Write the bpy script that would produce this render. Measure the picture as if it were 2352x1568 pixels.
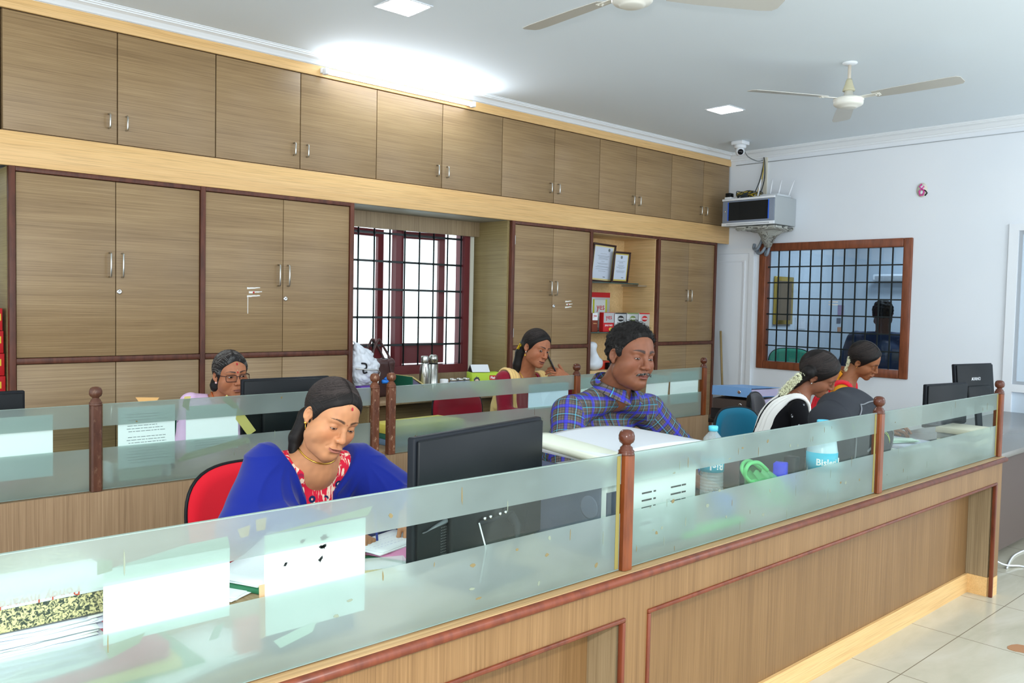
import bpy, bmesh, math, random
import numpy as np
from mathutils import Matrix, Vector
for _o in list(bpy.data.objects): bpy.data.objects.remove(_o)
random.seed(3)
SC = bpy.context.scene; COL = SC.collection
# ---------------------------------------------------------------- camera, daylight, flash, exposure
CAMH = 1.46
_cd = bpy.data.cameras.new('camera'); CAM = bpy.data.objects.new('camera', _cd); COL.objects.link(CAM); SC.camera = CAM
_cd.sensor_width = 36; _cd.lens = 1954.15/2352*36; _cd.clip_start = .05; _cd.clip_end = 100
def _cam():
    y, p, r = [math.radians(a) for a in (42.6174, -2.6029, 1.2071)]
    fw = Vector((math.sin(y)*math.cos(p), math.cos(y)*math.cos(p), math.sin(p))); rt = Vector((math.cos(y), -math.sin(y), 0)); up = rt.cross(fw)
    r2 = rt*math.cos(r)+up*math.sin(r); u2 = -rt*math.sin(r)+up*math.cos(r)
    M = Matrix((r2, u2, -fw)).transposed().to_4x4(); M.translation = (0, 0, CAMH); return M, fw, r2, u2
CAM.matrix_world, FW, RT, UP = _cam()
W = bpy.data.worlds.new('daylight'); SC.world = W; W.use_nodes = True
W.node_tree.nodes['Background'].inputs[0].default_value = (.82, .92, 1, 1); W.node_tree.nodes['Background'].inputs[1].default_value = 1.75
def lamp(name, kind, loc, energy, size=.1, col=(1, 1, 1), look=None, size_y=None):
    l = bpy.data.lights.new(name, kind); l.energy = energy; l.color = col
    if kind == 'AREA':
        l.size = size
        if size_y: l.shape = 'RECTANGLE'; l.size_y = size_y
    else: l.shadow_soft_size = size
    o = bpy.data.objects.new(name, l); COL.objects.link(o); o.location = loc
    if look is not None: o.rotation_euler = (Vector(look)-Vector(loc)).to_track_quat('-Z', 'Y').to_euler()
    return o
lamp('camera_flash', 'POINT', Vector((0, 0, CAMH))+UP*.17+FW*.02, 92, .035, (1, .97, .93))
SC.view_settings.view_transform = 'Standard'; SC.view_settings.look = 'None'; SC.view_settings.exposure = .62; SC.view_settings.gamma = 1
SC.view_settings.use_curve_mapping = False
SC.cycles.max_bounces = 7; SC.cycles.diffuse_bounces = 3; SC.cycles.glossy_bounces = 3; SC.cycles.transmission_bounces = 6; SC.cycles.transparent_max_bounces = 12
SC.cycles.caustics_reflective = False; SC.cycles.caustics_refractive = False; SC.cycles.sample_clamp_indirect = 4; SC.cycles.use_denoising = True
# ---------------------------------------------------------------- materials
def s2l(c): return tuple(((v/255)/12.92 if v/255 <= .04045 else (((v/255)+.055)/1.055)**2.4) for v in c)
MATS = {}
def mat(name, rgb=(200, 200, 200), rough=.5, metal=0, spec=.5, **k):
    if name in MATS: return MATS[name]
    m = bpy.data.materials.new(name); m.use_nodes = True; b = m.node_tree.nodes['Principled BSDF']
    b.inputs['Base Color'].default_value = (*s2l(rgb), 1); b.inputs['Roughness'].default_value = rough; b.inputs['Metallic'].default_value = metal
    b.inputs['Specular IOR Level'].default_value = spec*.7
    if 'sheen' in k: b.inputs['Sheen Weight'].default_value = k['sheen']
    if 'emit' in k: b.inputs['Emission Color'].default_value = (*s2l(k.get('ecol', rgb)), 1); b.inputs['Emission Strength'].default_value = k['emit']
    if 'coat' in k: b.inputs['Coat Weight'].default_value = k['coat']
    if 'sss' in k: b.inputs['Subsurface Weight'].default_value = k['sss']; b.inputs['Subsurface Radius'].default_value = (.01, .004, .002); b.inputs['Subsurface Scale'].default_value = 1
    MATS[name] = m; return m
def cr(pts, n=6, closed=False):
    p = [Vector(q) for q in pts]; m = len(p); o = []
    for i in range(m if closed else m-1):
        a, b, c, d = (p[(i-1) % m], p[i], p[(i+1) % m], p[(i+2) % m]) if closed else (p[max(i-1, 0)], p[i], p[i+1], p[min(i+2, m-1)])
        for k in range(n): t = k/n; o.append(.5*((2*b)+(c-a)*t+(2*a-5*b+4*c-d)*t*t+(3*b-a-3*c+d)*t**3))
    if not closed: o.append(p[-1])
    return [tuple(q) for q in o]
class NT:
    def __init__(s, m): s.m = m; s.t = m.node_tree; s.b = s.t.nodes.get('Principled BSDF')
    def n(s, ty, **k):
        x = s.t.nodes.new(ty)
        for a, v in k.items(): setattr(x, a, v)
        return x
    def l(s, a, b): s.t.links.new(a, b)
    def coord(s, scale=(1, 1, 1), kind='Object', rot=(0, 0, 0), loc=(0, 0, 0)):
        c = s.n('ShaderNodeTexCoord'); mp = s.n('ShaderNodeMapping'); mp.inputs['Scale'].default_value = scale; mp.inputs['Rotation'].default_value = rot; mp.inputs['Location'].default_value = loc
        s.l(c.outputs[kind], mp.inputs[0]); return mp.outputs[0]
    def noise(s, vec, scale=5, detail=4, rough=.5, dist=0):
        x = s.n('ShaderNodeTexNoise'); x.inputs['Scale'].default_value = scale; x.inputs['Detail'].default_value = detail; x.inputs['Roughness'].default_value = rough; x.inputs['Distortion'].default_value = dist
        if vec is not None: s.l(vec, x.inputs['Vector'])
        return x.outputs['Fac']
    def ramp(s, fac, stops, mode='LINEAR'):
        r = s.n('ShaderNodeValToRGB'); r.color_ramp.interpolation = mode; e = r.color_ramp.elements
        while len(e) < len(stops): e.new(.5)
        for i, (p, c) in enumerate(stops): e[i].position = p; e[i].color = (*c, 1) if len(c) == 3 else c
        s.l(fac, r.inputs[0]); return r.outputs[0]
    def mix(s, f, a, b, mode='MIX'):
        x = s.n('ShaderNodeMix', data_type='RGBA', blend_type=mode)
        for i, v in ((0, f), (6, a), (7, b)):
            if hasattr(v, 'links') or isinstance(v, bpy.types.NodeSocket): s.l(v, x.inputs[i])
            elif i == 0: x.inputs[0].default_value = v
            else: x.inputs[i].default_value = (*v, 1)
        return x.outputs[2]
    def math(s, op, a, b=0.):
        x = s.n('ShaderNodeMath', operation=op)
        for i, v in ((0, a), (1, b)):
            if isinstance(v, bpy.types.NodeSocket): s.l(v, x.inputs[i])
            else: x.inputs[i].default_value = v
        return x.outputs[0]
    def color(s, c): s.l(c, s.b.inputs['Base Color'])
    def bump(s, h, strength=.2, dist=.002):
        b = s.n('ShaderNodeBump'); b.inputs['Strength'].default_value = strength; b.inputs['Distance'].default_value = dist; s.l(h, b.inputs['Height']); s.l(b.outputs[0], s.b.inputs['Normal'])
def lam(name, light, mid, dark, axis, rough=.42, fine=1., seed=0.):
    """printed wood laminate; axis = grain direction"""
    if name in MATS: return MATS[name]
    m = mat(name, mid, rough); t = NT(m)
    def sc(a, b): return tuple(a if 'xyz'[i] == axis else b for i in range(3))
    f = t.noise(t.coord(sc(1.2, 150*fine), loc=(seed, seed, seed)), 1, 3, .55); g = t.noise(t.coord(sc(.8, 9), loc=(seed*2, 0, seed)), 1, 4, .6, .6); h = t.noise(t.coord(sc(4, 420*fine)), 1, 2, .5)
    c1 = t.ramp(f, [(.26, s2l(dark)), (.5, s2l(mid)), (.74, s2l(light))])
    c2 = t.ramp(g, [(.2, s2l(dark)), (.5, s2l(mid)), (.8, s2l(light))])
    c = t.mix(.5, c1, c2); hl = t.ramp(h, [(.36, (.68, .65, .62)), (.50, (1, 1, 1))]); c = t.mix(.55, c, hl, 'MULTIPLY')
    t.color(c); t.bump(f, .08, .001); return m
CAB = lam('cabinet_laminate', (174, 148, 110), (151, 124, 88), (120, 95, 66), 'x', .38)
CABV = lam('cabinet_laminate_vertical', (172, 152, 120), (150, 130, 100), (116, 98, 74), 'z', .4)
CABY = lam('cabinet_laminate_side', (172, 154, 108), (152, 134, 90), (124, 104, 66), 'y', .4)
PAN = lam('counter_laminate', (154, 119, 80), (133, 100, 63), (108, 78, 48), 'z', .45)
DESK = lam('desk_laminate', (186, 158, 122), (160, 132, 100), (118, 94, 68), 'y', .35)
BEI = lam('beige_veneer', (236, 198, 140), (226, 184, 124), (214, 168, 108), 'x', .38, .6)
BEIY = lam('beige_veneer_side', (238, 206, 154), (226, 190, 136), (208, 170, 116), 'y', .4, .6)
def redwood(name, a, b, rough=.35, worn=0):
    m = mat(name, a, rough); t = NT(m); n = t.noise(t.coord((30, 30, 6)), 1, 5, .6); c = t.ramp(n, [(.3, s2l(b)), (.6, s2l(a))])
    if worn:
        w = t.noise(t.coord((60, 60, 25)), 1, 6, .7); w2 = t.ramp(w, [(.56, (0, 0, 0)), (.66, (worn, worn, worn))]); c = t.mix(w2, c, s2l((196, 160, 130)))
    t.color(c); t.bump(n, .15, .001); return m
TRIM = redwood('dark_red_wood', (98, 54, 38), (70, 38, 26), .45)
POST = redwood('polished_brown_post', (126, 64, 28), (92, 44, 20), .32)
POSTW = redwood('worn_brown_post', (116, 68, 44), (84, 46, 30), .5, .7)
NOSE = redwood('reddish_nosing', (118, 58, 36), (90, 42, 26), .35)
MAROON = mat('maroon_paint', (106, 44, 48), .35); IRON = mat('black_iron', (22, 32, 34), .35); STEEL = mat('brushed_steel', (205, 205, 200), .28, 1)
CHROME = mat('chrome', (225, 225, 225), .12, 1)
WALL = mat('white_wall_paint', (226, 233, 238), .7, 0, .2); _t = NT(WALL); _t.color(_t.ramp(_t.noise(_t.coord((.8, .8, .8)), 1, 3), [(.3, s2l((228, 234, 240))), (.7, s2l((236, 240, 244)))])); _t.bump(_t.noise(_t.coord((9, 9, 9)), 1, 3), .1, .004)
CEIL = mat('ceiling_paint', (232, 241, 247), .8, 0, .2); _t = NT(CEIL); _t.bump(_t.noise(_t.coord((3, 3, 3)), 1, 2), .08, .01)
PLASTER = mat('white_plaster', (236, 240, 243), .5)
WHITE = mat('white_powder_coat', (232, 236, 240), .35); GREYP = mat('grey_plastic', (150, 152, 152), .5)
BLACK = mat('black_plastic', (15, 19, 22), .42, 0, .3); BLKM = mat('matt_black_plastic', (20, 24, 30), .55, 0, .3); PAPER = mat('white_paper', (240, 242, 244), .6)
PAPG = mat('pale_paper', (222, 232, 228), .6); GOLD = mat('gold', (225, 180, 80), .25, 1); SILVER = mat('silver', (230, 230, 230), .15, 1)
INK = mat('black_ink', (30, 30, 34), .6); REDI = mat('red_ink', (200, 30, 36), .5); WHITEI = mat('white_ink', (245, 245, 245), .5)
def floor_mat():
    m = mat('cream_floor_tiles', (196, 192, 172), .16); t = NT(m); T = .605
    v = t.coord((1/T, 1/T, 1), loc=(-(4.66-6*T)/T, -(1.396-6*T)/T, 0)); sx = t.n('ShaderNodeSeparateXYZ'); t.l(v, sx.inputs[0])
    e = []
    for i in (0, 1):
        fr = t.math('FRACT', t.math('ADD', sx.outputs[i], 20.)); e.append(t.math('ABSOLUTE', t.math('SUBTRACT', fr, .5)))
    g = t.math('GREATER_THAN', t.math('MAXIMUM', e[0], e[1]), .4965)
    n = t.noise(t.coord((1.5, 5, 1)), 1, 5, .6, .8); c = t.ramp(n, [(.3, s2l((184, 180, 160))), (.55, s2l((198, 193, 174))), (.75, s2l((206, 202, 186)))])
    t.color(t.mix(g, c, s2l((128, 120, 102)))); return m
FLOOR = floor_mat()
def frost():
    m = bpy.data.materials.new('frosted_glass'); m.use_nodes = True; t = NT(m); t.t.nodes.remove(t.b); out = [n for n in t.t.nodes if n.type == 'OUTPUT_MATERIAL'][0]
    dirt = t.noise(t.coord((2.2, 1, 4)), 1, 4, .5, .4); d2 = t.noise(t.coord((5, 1, 7)), 1, 3, .5); sp = t.noise(t.coord((34, 1, 30)), 1, 5, .75)
    col = t.ramp(dirt, [(.25, s2l((168, 184, 176))), (.5, s2l((186, 204, 198))), (.75, s2l((200, 216, 212)))])
    smear = t.ramp(sp, [(.70, (1, 1, 1)), (.74, s2l((196, 190, 160)))]); col = t.mix(1., col, smear, 'MULTIPLY')
    df = t.n('ShaderNodeBsdfDiffuse'); t.l(col, df.inputs[0]); tl = t.n('ShaderNodeBsdfTranslucent'); t.l(col, tl.inputs[0])
    m1 = t.n('ShaderNodeMixShader'); m1.inputs[0].default_value = .45; t.l(df.outputs[0], m1.inputs[1]); t.l(tl.outputs[0], m1.inputs[2])
    rf = t.n('ShaderNodeBsdfRefraction'); rf.inputs['Color'].default_value = (.74, .88, .82, 1); rf.inputs['Roughness'].default_value = .75; rf.inputs['IOR'].default_value = 1.12
    tr = t.n('ShaderNodeBsdfTransparent'); tr.inputs[0].default_value = (.70, .86, .80, 1)
    m2 = t.n('ShaderNodeMixShader'); m2.inputs[0].default_value = .34; t.l(rf.outputs[0], m2.inputs[1]); t.l(tr.outputs[0], m2.inputs[2])
    f = t.math('ADD', t.math('MULTIPLY', d2, .26), .32)
    m3 = t.n('ShaderNodeMixShader'); t.l(f, m3.inputs[0]); t.l(m2.outputs[0], m3.inputs[1]); t.l(m1.outputs[0], m3.inputs[2])
    gl = t.n('ShaderNodeBsdfGlossy'); gl.inputs['Roughness'].default_value = .25; m4 = t.n('ShaderNodeMixShader'); m4.inputs[0].default_value = .02; t.l(m3.outputs[0], m4.inputs[1]); t.l(gl.outputs[0], m4.inputs[2])
    t.l(m4.outputs[0], out.inputs[0]); return m
def clear(name, tint=(.95, .985, .97), refl=.06, rough=.02):
    m = bpy.data.materials.new(name); m.use_nodes = True; t = NT(m); t.t.nodes.remove(t.b); out = [n for n in t.t.nodes if n.type == 'OUTPUT_MATERIAL'][0]
    tr = t.n('ShaderNodeBsdfTransparent'); tr.inputs[0].default_value = (*tint, 1); gl = t.n('ShaderNodeBsdfGlossy'); gl.inputs['Roughness'].default_value = rough
    fr = t.n('ShaderNodeFresnel'); fr.inputs[0].default_value = 1.45; mx = t.n('ShaderNodeMixShader'); t.l(t.math('MULTIPLY', fr.outputs[0], refl/.04), mx.inputs[0]); t.l(tr.outputs[0], mx.inputs[1]); t.l(gl.outputs[0], mx.inputs[2]); t.l(mx.outputs[0], out.inputs[0]); return m
FROST = frost(); GLASS = clear('clear_glass', (.93, .975, .955), refl=.004); EDGE = mat('glass_edge', (136, 156, 148), .3)
def film(name, rgb, a, rough=.25):
    """thin see-through plastic"""
    m = bpy.data.materials.new(name); m.use_nodes = True; t = NT(m); b = t.b; b.inputs['Base Color'].default_value = (*s2l(rgb), 1); b.inputs['Roughness'].default_value = rough; b.inputs['Alpha'].default_value = a; return m
# ---------------------------------------------------------------- mesh builder
class MB:
    def __init__(s): s.bm = bmesh.new(); s.mi = 0; s.mats = []
    def use(s, m):
        if m not in s.mats: s.mats.append(m)
        s.mi = s.mats.index(m); return s
    def _new(s, f0, smooth):
        for f in s.bm.faces[:] if f0 == 0 else list(s.bm.faces)[f0:]: f.material_index = s.mi; f.smooth = smooth
    def face(s, vs, smooth=False):
        f = s.bm.faces.new([s.bm.verts.new(v) for v in vs]); f.material_index = s.mi; f.smooth = smooth; return s
    def box(s, x0, x1, y0, y1, z0, z1, bev=0, seg=2, M=None):
        b = bmesh.new(); bmesh.ops.create_cube(b, size=1)
        for v in b.verts: v.co = Vector(((x0+x1)/2+v.co.x*(x1-x0), (y0+y1)/2+v.co.y*(y1-y0), (z0+z1)/2+v.co.z*(z1-z0)))
        if bev: bmesh.ops.bevel(b, geom=list(b.edges), offset=bev, segments=seg, affect='EDGES', profile=.5)
        return s.merge(b, M, bev > 0)
    def merge(s, b, M=None, smooth=False):
        if M is not None: bmesh.ops.transform(b, matrix=M, verts=b.verts)
        mp = {v: s.bm.verts.new(v.co) for v in b.verts}
        for f in b.faces:
            try: g = s.bm.faces.new([mp[v] for v in f.verts]); g.material_index = s.mi; g.smooth = smooth
            except ValueError: pass
        b.free(); return s
    def lathe(s, prof, c=(0, 0, 0), n=24, M=None):
        b = bmesh.new(); rings = []
        for r, z in prof:
            rings.append([b.verts.new((c[0]+max(r, 1e-5)*math.cos(i*2*math.pi/n), c[1]+max(r, 1e-5)*math.sin(i*2*math.pi/n), c[2]+z)) for i in range(n)])
        for a, d in zip(rings, rings[1:]):
            for i in range(n): b.faces.new((a[i], a[(i+1) % n], d[(i+1) % n], d[i]))
        b.faces.new(rings[0][::-1]); b.faces.new(rings[-1]); return s.merge(b, M, True)
    def tube(s, pts, r, n=8, closed=False):
        pts = [Vector(p) for p in pts]; m = len(pts); b = bmesh.new(); rings = []; prev = None
        for i, p in enumerate(pts):
            if closed: t = pts[(i+1) % m]-pts[i-1]
            else: t = pts[min(i+1, m-1)]-pts[max(i-1, 0)]
            t.normalize()
            if prev is None: u = t.orthogonal().normalized()
            else: u = (prev-t*prev.dot(t)); u = u.normalized() if u.length > 1e-6 else t.orthogonal().normalized()
            prev = u; w = t.cross(u); rr = r[i] if isinstance(r, (list, tuple)) else r
            rings.append([b.verts.new(p+(u*math.cos(a)+w*math.sin(a))*rr) for a in [k*2*math.pi/n for k in range(n)]])
        for i in range(m if closed else m-1):
            a, d = rings[i], rings[(i+1) % m]
            for k in range(n): b.faces.new((a[k], a[(k+1) % n], d[(k+1) % n], d[k]))
        if not closed: b.faces.new(rings[0][::-1]); b.faces.new(rings[-1])
        return s.merge(b, None, True)
    def prism(s, poly, d, M=None, smooth=False):
        """poly in xy, extruded d along z"""
        b = bmesh.new(); lo = [b.verts.new((x, y, 0)) for x, y in poly]; hi = [b.verts.new((x, y, d)) for x, y in poly]; n = len(poly)
        b.faces.new(lo[::-1]); b.faces.new(hi)
        for i in range(n): b.faces.new((lo[i], lo[(i+1) % n], hi[(i+1) % n], hi[i]))
        return s.merge(b, M, smooth)
    def grid(s, f, nu, nv, smooth=True, thick=0):
        b = bmesh.new(); vs = [[b.verts.new(f(i/nu, j/nv)) for j in range(nv+1)] for i in range(nu+1)]
        for i in range(nu):
            for j in range(nv): b.faces.new((vs[i][j], vs[i+1][j], vs[i+1][j+1], vs[i][j+1]))
        if thick:
            b.normal_update(); bmesh.ops.solidify(b, geom=b.faces[:], thickness=thick)
        return s.merge(b, None, smooth)
    def obj(s, name, m=None, parent=None):
        org = Vector((0, 0, 0)); p = parent
        while p is not None: org += p.location; p = p.parent
        if s.mats and m is None: pass
        elif m is not None and not s.mats: s.mats = [m]
        bmesh.ops.translate(s.bm, vec=-org, verts=s.bm.verts); bmesh.ops.recalc_face_normals(s.bm, faces=s.bm.faces)
        me = bpy.data.meshes.new(name); s.bm.to_mesh(me); s.bm.free()
        for x in s.mats: me.materials.append(x)
        o = bpy.data.objects.new(name, me); COL.objects.link(o); o.parent = parent; return o
def tag(o, label=None, cat=None, group=None, kind=None):
    if label: o['label'] = label
    if cat: o['category'] = cat
    if group: o['group'] = group
    if kind: o['kind'] = kind
    return o
def thing(name, label, cat, loc=(0, 0, 0), group=None):
    o = bpy.data.objects.new(name, None); o.empty_display_size = .05; COL.objects.link(o); o.location = loc; return tag(o, label, cat, group)
def struct(name, mb, m=None, parent=None):
    o = mb.obj(name, m, parent); return o if parent else tag(o, kind='structure')
def box(x0, x1, y0, y1, z0, z1, bev=0, M=None): return MB().box(x0, x1, y0, y1, z0, z1, bev, 2, M)
def copytree(o, parent=None, off=None):
    c = o.copy(); COL.objects.link(c); c.parent = parent
    if off is not None: c.location = off
    for ch in list(o.children): copytree(ch, c)
    return c
def basis(origin, x, y):
    """matrix with given x and y axes"""
    x = Vector(x).normalized(); y = Vector(y); z = x.cross(y).normalized(); y = z.cross(x)
    M = Matrix((x, y, z)).transposed().to_4x4(); M.translation = origin; return M
def text(s, size, M, m, parent, name='lettering', depth=.0004, bold=0, wrap=None, mirror=False, align='CENTER'):
    """letters lying in the local xy plane of M, as a mesh"""
    cu = bpy.data.curves.new('t', 'FONT'); cu.body = s; cu.size = size; cu.align_x = align; cu.align_y = 'CENTER'; cu.extrude = depth; cu.resolution_u = 2; cu.offset = bold
    tmp = bpy.data.objects.new('t', cu); COL.objects.link(tmp); bpy.context.view_layer.update()
    me = bpy.data.meshes.new_from_object(tmp.evaluated_get(bpy.context.evaluated_depsgraph_get())); bpy.data.objects.remove(tmp); bpy.data.curves.remove(cu)
    me.materials.clear(); me.materials.append(m); me.name = name
    org = Vector((0, 0, 0)); p = parent
    while p is not None: org += p.location; p = p.parent
    for v in me.vertices:
        c = v.co.copy()
        if mirror: c.x = -c.x
        if wrap: a = c.x/wrap; c = Vector(((wrap+c.z)*math.sin(a), c.y, (wrap+c.z)*math.cos(a)-wrap))
        v.co = (M@c)-org
    o = bpy.data.objects.new(name, me); COL.objects.link(o); o.parent = parent; return o
def facing(loc, yaw, tilt=0):
    """frame for a flat thing standing upright: x to its right, y up, z out of its face; yaw = direction of the face, degrees from +X"""
    a = math.radians(yaw); z = Vector((math.cos(a), math.sin(a), 0)); y = Vector((0, 0, 1)); x = y.cross(z); M = Matrix((x, y, z)).transposed().to_4x4()
    M = M@Matrix.Rotation(math.radians(tilt), 4, 'X'); M.translation = loc; return M
# ---------------------------------------------------------------- the room
CZ = 3.0; YC = 4.93; YB = 5.35; XR = 7.48
struct('floor', box(-3.2, 11.4, -1.5, 5.6, -.06, 0), FLOOR)
struct('ceiling', box(-3.2, XR+.1, -1.5, YB+.16, CZ, CZ+.08), CEIL)
# back wall around the two window openings
mb = MB()
WX0, WX1, WZ0, WZ1 = 3.13, 4.42, .905, 2.06
mb.box(-3.2, -.15, YB, YB+.12, 0, CZ).box(.95, WX0, YB, YB+.12, 0, CZ).box(WX1, XR+.12, YB, YB+.12, 0, CZ).box(WX0, WX1, YB, YB+.12, 0, WZ0).box(WX0, WX1, YB, YB+.12, WZ1, CZ).box(-.15, .95, YB, YB+.12, 0, .9).box(-.15, .95, YB, YB+.12, 2.0, CZ)
struct('wall_back', mb, WALL)
# right wall with the grilled opening and the doorway
RW = (3.12, 4.50, .915, 2.045)
mb = MB(); mb.box(XR, XR+.12, RW[1], YB, 0, CZ).box(XR, XR+.12, RW[0], RW[1], 0, RW[2]).box(XR, XR+.12, RW[0], RW[1], RW[3], CZ).box(XR, XR+.12, 2.33, RW[0], 0, CZ).box(XR, XR+.12, -1.5, 2.33, 2.165, CZ)
struct('wall_right', mb, WALL)
# cornice: back and right, one moulded profile
def cornice(name, fn):
    prof = [(0, -.068), (.006, -.068), (.012, -.060), (.012, -.052), (.020, -.050), (.028, -.040), (.042, -.026), (.060, -.019), (.066, -.018), (.068, -.012), (.078, -.011), (.080, -.004), (.090, -.004), (.090, 0), (0, 0)]
    mb = MB(); a = [fn(0, d, z) for d, z in prof]; b = [fn(1, d, z) for d, z in prof]; bm = mb.bm
    va = [bm.verts.new(v) for v in a]; vb = [bm.verts.new(v) for v in b]
    for i in range(len(prof)-1): bm.faces.new((va[i], va[i+1], vb[i+1], vb[i]))
    return struct(name, mb, PLASTER)
cornice('trim_1', lambda t, d, z: (-3.2+(XR-d+3.2)*t, YC-d*1.05, CZ+z))
cornice('trim_2', lambda t, d, z: (XR-d*1.05, YC-d+t*(-1.5-YC), CZ+z*1.1))
struct('trim_3', MB().tube([(XR-.004, 4.85, 2.885), (XR-.004, 4.0, 2.883), (XR-.004, 2.9, 2.885), (XR-.004, 1.6, 2.882)], .0035, 6), mat('wire_grey', (170, 176, 180), .5))
# ---- room beyond the grilled opening
XB = 11.2
mb = MB(); mb.box(XB, XB+.08, 0, YB+.2, 0, CZ).box(XR+.12, XB, YB, YB+.08, 0, CZ).box(XR+.12, XB, .2, .28, 0, CZ)
struct('wall_office', mb, mat('office_wall_paint', (196, 206, 214), .6))
struct('ceiling_office', box(XR+.1, XB+.1, .2, YB+.1, CZ-.2, CZ-.12), CEIL)
# ---------------------------------------------------------------- window in the recess (window_1)
w1 = tag(bpy.data.objects.new('window_1', None), kind='structure'); COL.objects.link(w1); w1.location = (WX0, YB, WZ0)
mb = MB(); F = .055
mb.box(WX0, WX0+F, YB-.02, YB+.09, WZ0-.012, WZ1).box(WX1-F, WX1, YB-.02, YB+.09, WZ0-.012, WZ1).box(WX0+F, WX1-F, YB-.02, YB+.09, WZ0-.012, WZ0+F).box(WX0+F, WX1-F, YB-.02, YB+.09, WZ1-F, WZ1).box((WX0+WX1)/2-.04, (WX0+WX1)/2+.03, YB+.03, YB+.088, WZ0+F, WZ1-F)
mb.obj('window_frame', MAROON, w1)
mb = MB()
for i in range(9):
    x = WX0+.12+i*.138
    if x < WX1-.04: mb.tube([(x, YB+.012, WZ0+.03), (x, YB+.012, WZ1-.03)], .0065, 6)
for i in range(5):
    z = WZ0+.215+i*.21; mb.box(WX0+.02, WX1-.035, YB+.016, YB+.022, z-.008, z+.008)
mb.obj('window_grille', IRON, w1)
def shutter(x0, x1, hinge, ang, zb=WZ0+.06, zt=WZ1-.06):
    M = Matrix.Translation((hinge, YB+.10, 0))@Matrix.Rotation(math.radians(ang), 4, 'Z')@Matrix.Translation((-hinge, -YB-.10, 0))
    mb = MB(); y0, y1 = YB+.10, YB+.13; f = .055
    mb.box(x0, x0+f, y0, y1, zb, zt, 0, 2, M).box(x1-f, x1, y0, y1, zb, zt, 0, 2, M).box(x0+f, x1-f, y0, y1, zb, zb+.16, 0, 2, M).box(x0+f, x1-f, y0, y1, zt-f, zt, 0, 2, M)
    o = mb.obj('shutter', MAROON, w1); MB().box(x0+f, x1-f, y0+.012, y0+.018, zb+.16, zt-f, 0, 2, M).obj('pane', GLASS, o)
shutter(WX0+.01, WX0+.60, WX0+.01, 8); shutter(WX1-.60, WX1-.16, WX1-.16, -6)
box(WX1, WX1+.035, YB-.03, YB+.02, WZ0-.02, WZ1).obj('window_reveal', mat('cream_reveal', (222, 222, 206), .6), w1)
box(WX0-.02, WX1+.02, YB+.09, YB+.32, WZ0-.03, WZ0).obj('window_sill', mat('cream_reveal'), w1)
# wall seen outside right of the window and a tree
w2 = tag(bpy.data.objects.new('window_2', None), kind='structure'); COL.objects.link(w2); w2.location = (-.15, YB, .9)
mb = MB(); mb.box(-.15, -.1, YB-.02, YB+.09, .9, 2).box(.9, .95, YB-.02, YB+.09, .9, 2).box(-.15, .95, YB-.02, YB+.09, .9, .95).box(-.15, .95, YB-.02, YB+.09, 1.95, 2); mb.obj('window_frame', MAROON, w2)
box(-.1, .9, YB+.04, YB+.046, .95, 1.95).obj('pane', mat('green_tinted_curtain', (128, 140, 96), .7), w2)
LEAF = mat('leaf_green', (120, 176, 96), .6)
t = thing('tree', 'pale green tree seen outside through the barred window', 'tree', (4.2, 9.2, 0))
MB().tube([(4.2, 9.2, 0), (4.25, 9.25, 1.2), (4.1, 9.2, 2.4)], [.12, .09, .05], 8).obj('trunk', mat('bark', (96, 80, 62), .8), t)
mb = MB(); rr = random.Random(5)
for i in range(900):
    a, b_, r = rr.uniform(0, 6.28), rr.uniform(-1, 1), rr.uniform(.5, 1.0)**.5*1.15
    c = Vector((4.2+r*math.cos(a)*math.sqrt(1-b_*b_)*1.1, 9.2+r*math.sin(a)*math.sqrt(1-b_*b_), 2.9+r*b_*.9)); u = Vector((rr.uniform(-1, 1), rr.uniform(-1, 1), rr.uniform(-1, 1))).normalized()*.07; w_ = u.orthogonal().normalized()*.035
    mb.face([c-u, c+w_, c+u, c-w_])
mb.obj('foliage', LEAF, t)
# ---------------------------------------------------------------- recess linings
mb = MB(); mb.box(3.06, 4.50, YB-.06, YB-.02, 2.0, 2.12); struct('trim_4', MB().box(3.07, 4.56, YB-.07, YB-.035, 1.985, 2.12), CABV)
struct('trim_5', MB().box(3.06, 4.54, YC-.01, YB, 2.10, 2.13), mat('grey_soffit', (150, 148, 134), .5))
struct('trim_6', MB().box(4.475, 4.50, YC+.012, YB, 0, 2.10), CABY)
struct('trim_7', MB().box(3.066, 4.475, YB-.03, YB-.002, .0, .895), CABV)
# left recess (edge of the picture)
struct('trim_8', MB().box(1.0455, 1.051, YC+.03, YB, 0, 2.10).box(-.2, 1.02, YC, YB, 2.10, 2.13), CABY)
# ---------------------------------------------------------------- cupboards
def handle(x, z, h, parent, y=YC-.012, ax=1):
    d = -.028; p = [(x, y, z-h/2), (x, y+d*.8, z-h/2), (x, y+d, z-h/2+.006), (x, y+d, z+h/2-.006), (x, y+d*.8, z+h/2), (x, y, z+h/2)]
    return MB().tube(p, .0045, 8).obj('handle', STEEL, parent)
seams = [(.43, 1.02, 1.57), (1.02, 1.57, 2.12), (2.12, 2.67, 3.24), (3.24, 3.80, 4.38), (4.38, 4.95, 5.50), (5.50, 5.99, 6.51), (6.51, 7.02, 7.46)]
ul = [None, 'wall cupboard high up at the left, above the tall cupboard beside red boxes', 'wall cupboard second from the left in the row',
      'wall cupboard under the lit tube light, above the barred window', 'wall cupboard right of the tube light, carrying a bright sheen',
      'wall cupboard in the upper row above the open shelf niche', 'last wall cupboard of the upper row, in the corner by the network box']
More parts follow.
